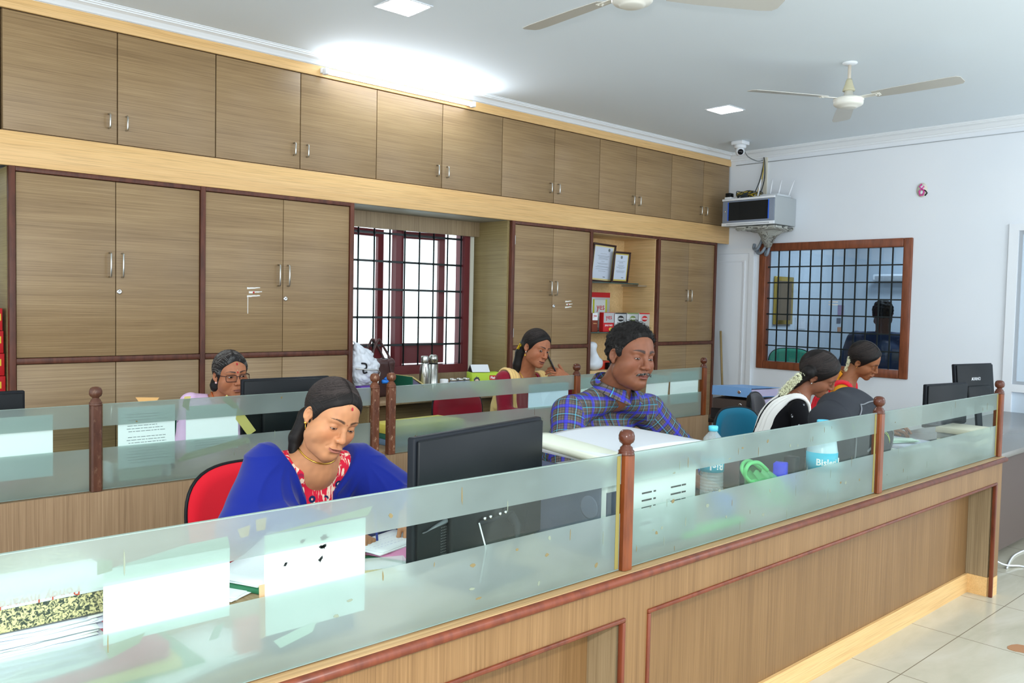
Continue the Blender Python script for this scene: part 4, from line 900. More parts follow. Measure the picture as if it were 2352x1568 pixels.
# ---- front woman ------------------------------------------------------------
def front_woman():
    h = Head((1.366, 2.306, 1.092), rotm(179.6, 19, -14), 1.0, fat=.0045, lid=(-8, -27), gaze=(-6, -30), skin=s2l((194, 136, 96)), lip=s2l((158, 92, 84)), nose=.98, brow=.9, mouth=.0014)
    T = rotm(180, 14, -4)
    b = Body(hip=(1.40, 2.60, .50), chest=(1.385, 2.50, .80), neck=(1.372, 2.405, .965), shR=(1.235, 2.455, .925), shL=(1.545, 2.43, .895), elR=(1.10, 2.36, .775), elL=(1.70, 2.32, .775), wrR=(1.345, 2.125, .775), wrL=(1.525, 2.10, .812), T=T, wide=1.0, deep=1., thick=.94, female=True, face=V([0, -1, 0]))
    p, _ = person('woman in a blue shawl over a red patterned top, bending over papers', h, b)
    HL = hand_sdf((1.522, 2.095, .815), (-.55, -.72, -.40), (-.10, -.40, 1), curls=[(55, 50, 30), (52, 48, 25), (14, 14, 8), (10, 12, 8)], spread=4, thumb=(42, 15), size=.92, side=-1)
    HR = hand_sdf((1.335, 2.135, .775), (.25, -.95, -.18), (.35, .1, 1), curls=[(60, 60, 30), (58, 60, 30), (50, 55, 30), (40, 50, 25)], thumb=(30, 30), size=.9, side=1)
    skinbody(p, h, b, [HL, HR])
    # nails
    mb = MB(); mb.use(mat('finger_nail', (222, 180, 162), .3))
    for i in (2, 3):
        q, r = HL[3][i]; d = Vector(list(q[-1]-q[-2])).normalized(); nn = Vector((-.1, -.35, 1)); nn = (nn-d*nn.dot(d)).normalized(); M = basis(Vector(list(q[-1]))+nn*.0052+d*.001, d.cross(nn), d)
        mb.lathe([(0, -.001), (.0045, -.0005), (.0052, .0004), (.003, .0016), (0, .0018)], (0, 0, 0), 12, M@Matrix.Diagonal((1, 1.35, 1, 1)))
    mb.obj('nails', None, p)
    ko = MB()
    # kurta
    KU = mat('red_print', (206, 40, 62), .8, 0, .2); t = NT(KU)
    v = t.noise(t.coord((70, 70, 16), rot=(.0, .5, 0)), 1, 3, .5, .8); c = t.ramp(v, [(.55, s2l((212, 36, 62))), (.58, s2l((240, 214, 190)))]); vo = t.n('ShaderNodeTexVoronoi'); vo.inputs['Scale'].default_value = 22; t.l(t.coord((1, 1, 1)), vo.inputs['Vector'])
    rg = t.ramp(vo.outputs['Distance'], [(.0, (0, 0, 0)), (.13, (1, 1, 1)), (.24, (1, 1, 1)), (.27, (0, 0, 0))], 'CONSTANT'); rg2 = t.ramp(t.noise(t.coord((14, 14, 14)), 1, 1), [(.50, (0, 0, 0)), (.54, (1, 1, 1))]); c = t.mix(t.math('MULTIPLY', rg, rg2), c, s2l((30, 44, 84))); t.color(c)
    nkc = b.neck+V([.015, -.075, -.045])
    def ku(P):
        d = np.minimum(b.torso(P, .007), smin(b.arm(P, 'L', .006, .6), b.arm(P, 'R', .006, .6), .001)); d = smin(d, b.legs(P, .02)+np.clip(P[:, 2]-.62, 0, 1)*3, .02)
        q = P-b.neck; d = smax(d, -(ln((P-b.neck-V([-.004, -.012, .020]))*V([1/1.30, 1, .80]))-.070), .006); return d
    implicit('kurta', ku, b.hip-V([.35, .62, .5]), V([1.85, 2.85, 1.06]), .0048, KU, p)
    BL = cloth('blue_chiffon', (22, 38, 128), .8, .15, 500, .25)
    def sh(P):
        fold = .002*wob(P, 42, 8)
        for q_, sg in ((b.shR+V([.04, 0, .05]), -1), (b.shL+V([-.04, 0, .05]), 1)):
            e_ = P-q_; rad = np.sqrt(e_[:, 0]**2+e_[:, 2]**2); an = np.arctan2(e_[:, 0]*sg, -e_[:, 2]); fold = fold+.013*(1-np.abs(np.sin(an*7.5+2.2*rad*6+.5*np.sin(P[:, 1]*20))))**1.5*np.clip(rad*9-.3, 0, 1)*np.clip(1.3-rad*3.2, 0, 1)*((P[:, 0]-1.40)*sg > -.02)
        Q = (P-b.chest)@T; amp = np.clip((-Q[:, 2]+.14)/.2, .25, 1)
        d = smin(b.torso(P, .020), smin(b.arm(P, 'R', .030, .82, .034), b.arm(P, 'L', .028, .82, .034), .01), .045)
        d = smin(d, chain(P, [b.shR+V([0, -.01, -.01]), V([1.215, 2.36, .80]), V([1.24, 2.33, .72])], [.050, .062, .050], .03), .05)
        d = smin(d, chain(P, [b.shL+V([0, -.01, 0]), V([1.60, 2.36, .82]), V([1.62, 2.32, .74])], [.05, .06, .05], .03), .05)
        d = d-fold*(.5+.5*amp)
        x0 = P[:, 0]-(1.368+.10*(P[:, 2]-.80)); wd = .050+np.clip(P[:, 2]-.84, 0, .3)*.55
        opn = np.maximum(np.abs(x0)-wd, P[:, 1]-2.53)
        d = smax(d, -opn, .010)
        d = smax(d, -(ln((P-b.neck-V([-.01, .0, .035]))*V([1/1.5, 1/1.15, .75]))-.072), .010)
        return smax(d, .60-P[:, 2], .01)
    implicit('shawl', sh, V([.92, 2.05, .58]), V([1.90, 2.88, 1.10]), .0042, BL, p)
    def pony(Q): return chain(Q, [V([.0, -.098, .0]), V([.004, -.115, -.05]), V([.02, -.10, -.12]), V([.02, -.07, -.19])], [.020, .026, .022, .015], .01)
    hair_cap(h, 'hair', HAIR, p, .0070, extra=pony, res=.003, hi=.004)
    combed(h, STR, p, 520, .0070, .004)
    disc(h, (0, .0885, .018), .0019, BINDI, p); disc(h, (0, .0870, .0245), .0016, BINDI, p); disc(h, (.0, .0815, .0685), .0034, mat('sindoor', (176, 30, 50), .8), p, 'sindoor', 1.7, (0, 1, .6))
    blob('nose_stud', h.out((.0150, .0965, -.033)), .0012, SILVER, p)
    c = h.out((.0735, -.010, -.033)); mb = MB(); mb.lathe([(0, -.0045), (.0045, -.003), (.0045, .003), (0, .0045)], tuple(c), 10); mb.tube([tuple(c), tuple(c+V([0, 0, -.012])), tuple(c+V([0, 0, -.022]))], [.001, .001, .0025], 6); mb.obj('earring', GOLD, p)
    pts = []
    for i in range(25):
        a = -.25+i/24*(math.pi+.5); pts.append((b.neck[0]-math.cos(a)*.069, b.neck[1]-math.sin(a)*.078+.012, b.neck[2]+.034-.055*max(0, math.sin(a))**1.1))
    pts = [tuple(q) for q in relax(V(pts), lambda P: smin(smin(h.f(P), b.neckf(P, h), .018), b.torso(P), .03)-.0015, 14)]
    MB().tube(pts, .0026, 8).obj('gold_chain', GOLD, p)
    w = MB().tube([tuple(HR[0] and V([1.362, 2.035, .768])), (1.372, 2.065, .85)], .0035, 8).obj('pen', mat('blue_pen', (40, 60, 150), .3)); tag(w, 'blue pen held over papers by the woman in the blue shawl', 'pen')
    return p
front_woman()
chair(1.385, 2.60, -90, .868, (214, 28, 44), 'red fabric chair with black rim behind the woman in the blue shawl', w=.52, h=.46, seat=.37)
# ---- the man ---------------------------------------------------------------
def plaid():
    m = mat('plaid_cotton', (110, 102, 96), .8, 0, .2); t = NT(m); a = t.n('ShaderNodeAttribute'); a.attribute_name = 'tint'; sx = t.n('ShaderNodeSeparateColor'); t.l(a.outputs['Color'], sx.inputs[0]); c = s2l((104, 94, 88)); first = True
    def stripe(o, period, off, wd):
        f = t.math('FRACT', t.math('ADD', t.math('DIVIDE', sx.outputs[o], period), off)); return t.math('LESS_THAN', t.math('ABSOLUTE', t.math('SUBTRACT', f, .5)), wd/2/period)
    col = None
    for per, off, wd, rgb, al in ((.0115, .0, .0017, (30, 32, 32), .72), (.034, .30, .008, (52, 54, 54), .4), (.068, .5, .0125, (44, 48, 206), .48), (.068, .0, .0018, (60, 176, 204), .85)):
        for o in (0, 1):
            f = t.math('MULTIPLY', stripe(o, per, off, wd), al); col = t.mix(f, c if col is None else col, s2l(rgb))
    t.color(col); return m
def the_man():
    h = Head((2.675, 2.197, 1.256), rotm(169.4, 3, -5), 1.08, male=True, fat=.0065, lid=(-6, -26), gaze=(-5, -30), skin=s2l((124, 78, 56)), lip=s2l((118, 70, 64)), nose=1.18, brow=.9, jaw=1.0)
    T = rotm(176, 6, -2); b = Body(hip=(2.72, 2.56, .50), chest=(2.71, 2.44, .86), neck=(2.692, 2.300, 1.128), shR=(2.480, 2.345, 1.020), shL=(2.955, 2.325, 1.0), elR=(2.36, 2.25, .80), elL=(3.14, 2.25, .80), wrR=(2.52, 2.00, .775), wrL=(2.80, 1.97, .775), T=T, wide=1.46, deep=1.28, thick=1.12, female=False, face=V([0, -1, 0]))
    p, _ = person('man with grey moustache in a blue plaid shirt seated behind the printer', h, b)
    HR = hand_sdf((2.525, 1.985, .775), (.25, -.95, -.1), (0, .1, 1), curl=(25, 30, 20), thumb=(35, 20), size=1.02, side=1); HL = hand_sdf((2.797, 1.955, .775), (-.25, -.95, -.1), (0, .1, 1), curl=(25, 30, 20), thumb=(35, 20), size=1.02, side=-1)
    skinbody(p, h, b, [HR, HL], .12)
    PL = plaid()
    def uv(P):
        Q = (P-b.chest)@T; u = Q[:, 0]*1.0+5; v = Q[:, 2]+5
        for s_ in 'RL':
            a, e = b.__dict__['sh'+s_], b.__dict__['el'+s_]; ax = (e-a)/np.linalg.norm(e-a); q = P-a; l = q@ax; sd = np.cross(ax, V([0, -1., 0])); sd /= np.linalg.norm(sd); fr = np.cross(sd, ax)
            an = np.arctan2(q@sd, q@fr)*.068; arm = b.arm(P, s_, .014, .75); far = np.abs(Q[:, 0]) > .205-.12*np.clip(-Q[:, 2]+.02, -.2, .4)
            m = (arm < b.torso(P, .012)+.004) & far; u = np.where(m, an+7, u); v = np.where(m, l+7, v)
        return np.stack([u, v, u*0], -1)
    def sf(P):
        wr = .0035*np.sin(P[:, 2]*70+P[:, 0]*40+2*np.sin(P[:, 0]*19))*np.clip((1.0-P[:, 2])*6, .2, 1)+.002*wob(P, 60, 9)
        d = smin(b.torso(P, .012), smin(b.arm(P, 'R', .018, .80, .024), b.arm(P, 'L', .018, .80, .024), .001), .022)+wr
        q = P-b.neck
        for sh_, el_ in ((b.shR, b.elR), (b.shL, b.elL)):
            mid = sh_*.55+el_*.45; pit = V([sh_[0]+(.052 if sh_[0] < 2.7 else -.052), sh_[1]-.075, sh_[2]-.12]); d = smax(d, -cap(P, pit+V([0, 0, .03]), pit+V([0, 0, -.2]), -.006), .014)
        d = np.minimum(d, np.minimum(b.torso(P, .009), np.minimum(b.arm(P, 'R', .010, .80), b.arm(P, 'L', .010, .80)))+wr)
        d = smax(d, -(ln((P-b.neck-V([-.004, -.030, .035]))*V([1, 1, .62]))-.074), .006)
        vn = np.maximum(np.abs(P[:, 0]-b.neck[0]-.0)-np.clip((P[:, 2]-(b.neck[2]-.115))*.33, 0, .05), P[:, 1]-b.neck[1]+.03); d = smax(d, -vn, .003)
        d = smax(d, -(np.maximum(np.abs(P[:, 0]-b.neck[0]-.006+.04*(P[:, 2]-1))-.0016, P[:, 1]-(b.chest[1]-.03))+.0), .003)
        return smax(d, .62-P[:, 2], .01)
    implicit('shirt', sf, V([2.2, 1.88, .58]), V([3.28, 2.85, 1.16]), .0042, PL, p, uv)
    # collar: a bent band with two points
    mb = MB(); N = b.neck
    def col(u, v):
        a = (u-.5)*2*math.pi*.90; r = .082+.002*v; x = N[0]-.002+math.sin(a)*r*1.02; y = N[1]+.000+math.cos(a)*r*.98-.012; z0 = N[2]+.050-.062*((1-math.cos(a))/2)**1.0; fall = .036+.030*abs(2*u-1)**3
        return Vector((x+math.sin(a)*v*.020, y+math.cos(a)*v*.020-(v*.020*(abs(2*u-1)**3)), z0-fall*v+.006*math.sin(min(v*4, 1)*1.57)))
    g = MB().grid(col, 40, 6, True, .0022); o = g.obj('collar', PL, p); at_ = o.data.color_attributes.new('tint', 'FLOAT_COLOR', 'POINT')
    for i, v_ in enumerate(o.data.vertices): w_ = V(list(v_.co+p.location)); at_.data[i].color = ((w_[0]-2.7)*.8-(w_[2]-1)*.6+5, (w_[2]-1)*.8+(w_[0]-2.7)*.6+5, 0, 1)
    # pocket with a pen
    ps = V([[2.872, 2.0, .905], [2.938, 2.0, .905], [2.938, 2.0, .83], [2.872, 2.0, .83]])
    mb = MB(); base = relax(V([[2.86, 2.20, .930], [2.895, 2.2, .930]]), lambda P: b.torso(P, .016), 40)
    mb.box(base[0][0], base[0][0]+.003, base[0][1]-.010, base[0][1]-.004, base[0][2]-.012, base[0][2]+.014).box(base[0][0]+.008, base[0][0]+.011, base[0][1]-.010, base[0][1]-.004, base[0][2]-.012, base[0][2]+.014).obj('pen_clips', SILVER, p)
    blob('shirt_button', relax(V([[2.715, 2.25, .86]]), lambda P: b.torso(P, .016), 40)[0]+V([0, -.003, 0]), .005, mat('dark_button', (40, 40, 90), .3), p)
    hair_cap(h, 'hair', HAIRM, p, .0105, male=True, res=.0034)
    strands(h, 'hair_curls', HAIRM, p, 330, .0007, .015, 3, lambda q: q.z > .045, 1.0, t0=.006, up=.002); strands(h, 'grey_sideburns', mat('grey_hair', (96, 92, 88), .5), p, 90, .0004, .011, 9, lambda q: abs(q.x) > .052 and q.z < .045 and q.y > -.02, .4, t0=.004)
    # moustache
    mb = MB(); r = random.Random(4); mb2 = MB()
    for i in range(300):
        s_ = r.choice((-1, 1)); u = r.random(); x = s_*(.002+u*.029); y = .1005-.012*u*u; z = -.0535-.0065*u**1.5+r.uniform(-.003, .003); L = .010
        a = V([x, y, z]); c = V([x+s_*L*.55, y-.004, z-L*.75+.002]); q = [tuple(h.out(a)), tuple(h.out((a+c)/2+V([0, .0016, 0]))), tuple(h.out(c))]; (mb if r.random() < .7 else mb2).tube(q, [.0007, .0006, .0003], 4)
    mb.obj('moustache', HAIRM, p); mb2.obj('moustache_grey', mat('silver_hair', (140, 136, 130), .5), p)
    disc(h, (0, .0885, .0215), .0022, mat('orange_mark', (226, 96, 30), .6), p, 'forehead_mark')
    return p
the_man()
chair(2.66, 2.66, -90, .835, (46, 92, 70), 'green fabric chair mostly hidden behind the man in the plaid shirt', w=.52, h=.40, seat=.37)
# ---- generic woman with a dupatta -------------------------------------------
def woman(label, h, b, kcol, dcol, hands=(), kmat=None, straps=((.085, .045), (-.085, .045)), neck=(.0, -.02, .0), nr=.070, pony=None, hm=None, hthick=.009, gar=None, strapz=.55, collar=False, hi=0.):
    p, _ = person(label, h, b); skinbody(p, h, b, hands)
    K = kmat or cloth('kurta_%d_%d_%d' % kcol, kcol)
    def ku(P):
        d = np.minimum(b.torso(P, .008), np.minimum(b.arm(P, 'L', .009, .85, .012), b.arm(P, 'R', .009, .85, .012))); d = smin(d, b.legs(P, .02)+np.clip(P[:, 2]-.64, 0, 1)*3, .02)
        if collar: d = smin(d, np.maximum(cap(P, b.neck-V([0, 0, .03]), b.neck+V([0, .01, .045]), .068, .058), P[:, 2]-b.neck[2]-.045-(P-b.neck)@(-b.face)*.7), .012)
        d = d+.002*wob(P, 50, 4)
        d = smax(d, -(ln((P-b.neck-V(neck))*V([1/1.15, 1/1.15, .8]))-nr), .006)
        if collar: d = smax(d, -np.maximum(np.abs((P-b.neck)@(b.T@V([1, 0, 0])))-np.clip((P[:, 2]-b.neck[2]+.10)*.45, 0, .08), -((P-b.neck)@b.face)+.01), .004)
        return smax(d, .42-P[:, 2], .01)
    A = np.array([b.hip, b.chest, b.elL, b.elR, b.wrL, b.wrR, b.hip+b.face*.45]); implicit('kurta', ku, A.min(0)-V([.2, .2, .1]), np.maximum(A.max(0)+.2, b.neck+.1), .0058, K, p)
    if straps:
        D = cloth('dupatta_%d_%d_%d' % dcol, dcol, .8, .3, 500, .2)
        def du(P):
            Q = (P-b.chest)@b.T; d0 = smin(b.torso(P, .017), np.minimum(b.arm(P, 'L', .02, .4), b.arm(P, 'R', .02, .4)), .03)+.0032*np.sin(Q[:, 0]*260+Q[:, 2]*12)+.002*wob(P, 50, 2); shell = smax(d0, -(d0+.012), .003); r = None
            for x0, w_ in straps:
                e = np.abs(Q[:, 0]-x0*(1+.8*np.clip(-Q[:, 2], 0, .2)))-w_*(1+.25*np.clip(-Q[:, 2]*3, -.3, .6)); r = e if r is None else np.minimum(r, e)
            d = smax(shell, r, .006); d = smax(d, -(ln((P-b.neck-V([0, 0, .02]))*V([1, 1, .8]))-.062), .006); return smax(d, strapz-P[:, 2], .005)
        implicit('dupatta', du, A.min(0)-V([.2, .2, 0]), np.maximum(A.max(0)+.2, b.neck+.1), .0048, D, p)
    hair_cap(h, 'hair', hm or HAIR, p, hthick, extra=pony, res=.0036, hi=hi); combed(h, STR, p, 260, hthick, hi, seed=4, r=.0007)
    if hm: combed(h, STG, p, 90, hthick, hi, seed=9, r=.0006, name='grey_strands', part=.1)
    return p
def stud(h, p, m=SILVER, r=.0035, drop=0, side=1):
    c = h.out((side*.0735, -.008, -.033)); mb = MB(); mb.lathe([(0, -r), (r, -r*.5), (r, r*.5), (0, r)], tuple(c), 10)
    if drop: mb.lathe([(0, 0), (.003, -.001), (.008, -drop*.6), (.0085, -drop*.7), (.002, -drop*.75), (0, -drop)], tuple(c), 12)
    mb.obj('earring', m, p)
def neckchain(h, b, p, m, r, drop, wx=.062, wy=.072):
    pts = [(b.neck[0]+b.T[0][0]*-math.cos(a)*wx+b.face[0]*math.sin(a)*wy, b.neck[1]+b.T[1][0]*-math.cos(a)*wx+b.face[1]*math.sin(a)*wy, b.neck[2]+.035-drop*max(0, math.sin(a))**1.2) for a in [-.2+i/20*(math.pi+.4) for i in range(21)]]
    pts = [tuple(q) for q in relax(V(pts), lambda P: smin(b.neckf(P, h), b.torso(P), .03)-.002-r*.4, 14)]; MB().tube(pts, r, 6).obj('necklace', m, p)
def flowers(pts, rad, n, m, p, seed=2, name='jasmine_garland', kind='stuff'):
    """closely strung blossoms along a path"""
    mb = MB(); r = random.Random(seed); pts = [Vector(list(q)) for q in pts]
    for i in range(n):
        s = r.random()*(len(pts)-1); k = int(s); c = pts[k].lerp(pts[k+1], s-k); d = Vector((r.gauss(0, 1), r.gauss(0, 1), r.gauss(0, 1))).normalized(); c = c+d*rad*r.uniform(.6, 1); u = d.orthogonal().normalized(); w_ = d.cross(u)
        for q in range(5):
            a = q*1.2566+i; e = u*math.cos(a)+w_*math.sin(a); f_ = u*math.cos(a+.5)+w_*math.sin(a+.5); g = u*math.cos(a-.5)+w_*math.sin(a-.5); mb.face([c, c+f_*.0030+d*.002, c+e*.0062+d*.0035, c+g*.0030+d*.002])
    return tag(mb.obj(name, m, p), kind=kind)
JAS = mat('jasmine_petals', (240, 240, 206), .6)
def braid(pts, r0, r1, n=9):
    pts = [V(q) for q in pts]
    def f(Q):
        d = None
        for i in range(n*2):
            s = i/(n*2-1)*(len(pts)-1); k = min(int(s), len(pts)-2); c = pts[k]+(pts[k+1]-pts[k])*(s-k); r = r0+(r1-r0)*i/(n*2-1); c = c+V([(.55 if i % 2 else -.55)*r, 0, 0]); e = ell(Q, c, (r*.85, r*.8, r*1.15)); d = e if d is None else smin(d, e, .0025)
        return d
    return f
# ---- woman with glasses ------------------------------------------------------
def glasses_woman():
    h = Head((1.835, 4.06, 1.070), rotm(178, 1, 2.5), .985, fat=.0035, lid=(12, -14), gaze=(4, -6), skin=s2l((172, 112, 80)), lip=s2l((138, 88, 82)), nose=1.06, brow=1.)
    b = Body(hip=(1.82, 4.28, .48), chest=(1.82, 4.22, .74), neck=(1.83, 4.150, .955), shR=(1.680, 4.170, .925), shL=(1.985, 4.160, .925), elR=(1.60, 4.05, .74), elL=(2.06, 4.02, .74), wrR=(1.74, 3.86, .765), wrL=(1.95, 3.86, .765), T=rotm(180, 8, 0), wide=1.0, deep=1., thick=.95, female=True, face=V([0, -1, 0]))
    K = mat('pink_print_cotton', (226, 190, 226), .85, 0, .2); t = NT(K); vo = t.n('ShaderNodeTexVoronoi'); vo.inputs['Scale'].default_value = 14; t.l(t.coord((1, 1, 1)), vo.inputs['Vector']); sp = t.ramp(t.noise(t.coord((120, 120, 50)), 1, 1), [(.54, (0, 0, 0)), (.56, (1, 1, 1))]); f = t.math('MULTIPLY', t.ramp(vo.outputs['Distance'], [(0, (1, 1, 1)), (.18, (1, 1, 1)), (.2, (0, 0, 0))]), sp); t.color(t.mix(f, s2l((228, 194, 228)), s2l((80, 50, 96))))
    hd = hand_sdf((1.74, 3.87, .77), (.2, -.95, -.1), (0, .1, 1), curl=(20, 25, 15), side=1, size=.9); hl = hand_sdf((1.95, 3.87, .77), (-.2, -.95, -.1), (0, .1, 1), curl=(20, 25, 15), side=-1, size=.9)
    bun = lambda Q: smin(ell(Q, (.045, -.075, -.055), (.034, .036, .032)), ell(Q, (.02, -.085, -.02), (.04, .03, .03)), .02)+.0025*wob(Q, 190, 3)
    p = woman('woman with glasses and greying hair in a pink printed top behind the left glass', h, b, (0, 0, 0), (236, 206, 236), [hd, hl], K, ((-.10, .04),), pony=bun, hm=HAIRG, hthick=.010, nr=.066)
    # spectacles
    FM = mat('dark_brown_spectacles', (48, 26, 24), .2); mb = MB()
    for sx in (-1, 1):
        pts = []
        for q in range(24):
            a = q/24*6.2832; c, s = math.cos(a), math.sin(a); k = (abs(c)**5+abs(s)**5)**(-.2); pts.append(tuple(h.out((sx*(.0335+.0265*c*k), .0975-.010*abs(.0335+.0265*c*k*1)/.06-(.002 if True else 0), -.006+.0165*s*k))))
        mb.tube(pts, .0017, 6, True)
    mb.tube([tuple(h.out((.009, .0965, .002))), tuple(h.out((0, .099, .004))), tuple(h.out((-.009, .0965, .002)))], .0016, 6)
    for sx in (-1, 1): mb.tube([tuple(h.out((sx*.0605, .086, .006))), tuple(h.out((sx*.070, .060, .006))), tuple(h.out((sx*.0735, .0, .006))), tuple(h.out((sx*.0745, -.012, -.008)))], .0018, 6)
    g = mb.obj('spectacles', FM, p); mb = MB()
    for sx in (-1, 1): mb.face([tuple(h.out((sx*(.0335+dx), .0945-.010*abs(.0335+dx)/.06, -.006+dz))) for dx, dz in ((-.024, -.015), (.024, -.015), (.024, .015), (-.024, .015))])
    mb.obj('lenses', clear('spectacle_lens', (.97, .97, .97), .08), g)
    disc(h, (0, .0885, .0225), .0046, BINDI, p, 'bindi', 1.1); disc(h, (0, .0865, .0335), .0016, ASH, p, 'ash_dot'); disc(h, (0, .0830, .064), .004, mat('sindoor'), p, 'sindoor', 1.6, (0, 1, .6))
    stud(h, p, mat('pink_white_stone', (236, 200, 200), .2), .0055); blob('nose_stud', h.out((.0150, .0965, -.033)), .0014, SILVER, p); blob('nose_stud', h.out((-.0150, .0965, -.033)), .0014, SILVER, p)
    neckchain(h, b, p, mat('orange_thread', (206, 96, 40), .6), .0025, .09)
glasses_woman()
chair(1.74, 4.32, -90, .84, (40, 92, 72), 'green chair behind the woman with glasses', w=.46, h=.34, seat=.35)
# ---- woman on the phone ------------------------------------------------------
def phone_woman():
    h = Head((3.767, 3.866, 1.173), rotm(180, 12, -9), 1.0, fat=.004, lid=(18, -18), gaze=(-20, -4), skin=s2l((164, 104, 74)), lip=s2l((136, 80, 74)), nose=1.02, brow=1., mouth=.002)
    b = Body(hip=(3.80, 4.20, .48), chest=(3.80, 4.10, .80), neck=(3.785, 3.985, 1.005), shR=(3.635, 4.02, .972), shL=(3.95, 3.99, .945), elR=(3.56, 3.92, .76), elL=(4.07, 3.80, .80), wrR=(3.70, 3.72, .765), wrL=(3.925, 3.730, .975), T=rotm(180, 10, 0), wide=1.0, deep=1., thick=.94, female=True, face=V([0, -1, 0]))
    hl = hand_sdf((3.922, 3.728, .985), (-.62, .42, .42), (.35, -.85, .2), curls=[(22, 34, 22), (24, 36, 22), (24, 34, 20), (18, 28, 18)], spread=6, thumb=(48, 5), size=.94, side=1)
    hr = hand_sdf((3.70, 3.73, .77), (.2, -.95, -.1), (0, .1, 1), curl=(20, 25, 15), side=1, size=.9)
    tail = lambda Q: chain(Q, [V([.0, -.085, .02]), V([.01, -.105, -.06]), V([.015, -.10, -.14]), V([.015, -.09, -.22])], [.045, .040, .034, .022], .01)
    p = woman('woman in maroon with a cream scarf talking on a phone', h, b, (136, 22, 44), (238, 202, 132), [hl, hr], None, ((.125, .042), (-.115, .034)), neck=(.0, -.035, -.005), nr=.070, pony=tail, collar=True)
    stud(h, p, mat('pearl', (236, 226, 206), .2), .004); c = h.out((.0745, -.008, -.046)); MB().lathe([(0, 0), (.003, -.001), (.007, -.010), (.0075, -.013), (.002, -.014), (0, -.017)], tuple(c), 12).obj('jhumka', GOLD, p)
    neckchain(h, b, p, GOLD, .0016, .13); neckchain(h, b, p, GOLD, .0013, .105, .058, .066)
    disc(h, (0, .0885, .021), .0014, mat('white_dot', (240, 236, 220), .5), p, 'bindi')
    flowers([h.out((.045, -.095, -.005)), h.out((.050, -.105, -.035))], .009, 60, mat('yellow_flower', (240, 206, 40), .6), p, 5, 'yellow_flower')
    # phone: between the palm and the ear
    M = basis(Vector((3.853, 3.812, 1.075)), (.56, .80, .05), (-.36, .26, .89)); ph = thing('mobile_phone', 'dark phone held to her ear by the woman in maroon', 'phone', (3.85, 3.81, 1.07))
    MB().box(-.036, .036, -.078, .078, -.0045, .0045, .004, 2, M).obj('case', mat('dark_phone', (36, 28, 34), .25), ph); MB().box(-.032, .032, -.072, .072, .0045, .0052, 0, 2, M).obj('screen', mat('phone_screen', (14, 14, 20), .05), ph)
    MB().lathe([(.0088, -.002), (.0098, 0), (.0088, .002), (.0078, 0)], tuple(hl[3][2][0][1]), 14).obj('finger_ring', SILVER, p)
phone_woman()
t = chair(3.70, 4.30, -90, .86, (150, 24, 44), 'red chair with a chrome edge behind the woman on the phone', w=.46, h=.42, seat=.35)
# ---- woman in black with a white dupatta -------------------------------------
def at(x, y, d): return V([0, 0, CAMH])+d*(V(list(FW))+(x-1176)/1954.15*V(list(RT))-(y-784)/1954.15*V(list(UP)))
def black_woman():
    h = Head((4.300, 2.238, 1.113), rotm(211, 30, 21), 1.032, fat=-.001, lid=(-4, -26), gaze=(0, -30), skin=s2l((142, 92, 68)), lip=s2l((112, 64, 58)), nose=1.0, brow=.8)
    T = rotm(212, 14, 4); fc = T@V([0, 1, 0]); fc[2] = 0; fc /= np.linalg.norm(fc); X = T@V([1, 0, 0]); ch = V([4.20, 2.40, .82]); nk = V([4.245, 2.325, .995])
    b = Body(hip=(4.15, 2.50, .50), chest=tuple(ch), neck=tuple(nk), shR=tuple(nk+X*.150+V([0, 0, -.055])), shL=tuple(nk-X*.145+V([0, 0, -.06])), elR=tuple(nk+X*.20+fc*.05+V([0, 0, -.235])), elL=tuple(nk-X*.2+fc*.1+V([0, 0, -.24])), wrR=tuple(nk+X*.06+fc*.28+V([0, 0, -.225])), wrL=tuple(nk-X*.08+fc*.28+V([0, 0, -.225])), T=T, wide=.93, deep=.95, thick=.88, female=True, face=fc)
    hr = hand_sdf(tuple(b.wrR), tuple(fc), (0, 0, 1), curl=(20, 25, 15), side=1, size=.88); hl = hand_sdf(tuple(b.wrL), tuple(fc), (0, 0, 1), curl=(20, 25, 15), side=-1, size=.88)
    K = mat('black_print_cotton', (14, 14, 18), .8, 0, .2); t = NT(K); vo = t.n('ShaderNodeTexVoronoi'); vo.inputs['Scale'].default_value = 20; vo.inputs['Randomness'].default_value = .35; t.l(t.coord((1, 1, 1)), vo.inputs['Vector'])
    sp = t.ramp(t.noise(t.coord((260, 260, 90)), 1, 1), [(.5, (0, 0, 0)), (.53, (1, 1, 1))]); f = t.math('MULTIPLY', t.ramp(vo.outputs['Distance'], [(0, (1, 1, 1)), (.17, (1, 1, 1)), (.2, (0, 0, 0))]), sp); t.color(t.mix(f, s2l((14, 14, 18)), s2l((206, 210, 218))))
    p = woman('young woman in black with a white scarf and jasmine in her hair, head bowed', h, b, (0, 0, 0), (240, 240, 236), [hr, hl], K, ((.088, .040), (-.088, .04)), pony=lambda Q: chain(Q, list(h.loc(np.array([at(1858, 855, 4.50), at(1832, 875, 4.56), at(1802, 902, 4.62), at(1778, 935, 4.62)]))), [.034, .024, .018, .012], .01), nr=.064, hi=-.006, hthick=.011)
    stud(h, p, SILVER, .0048); neckchain(h, b, p, SILVER, .0009, .12)
    a = h.out((.010, -.125, -.015)); c = h.out((.03, -.165, -.085)); d = at(1800, 905, 4.62); flowers([at(1838, 862, 4.47), at(1815, 884, 4.54), at(1796, 903, 4.58)], .024, 520, JAS, p); flowers([at(1795, 908, 4.60), at(1777, 932, 4.60), at(1769, 952, 4.58)], .007, 70, JAS, p, 8)
    return b
BW = black_woman()
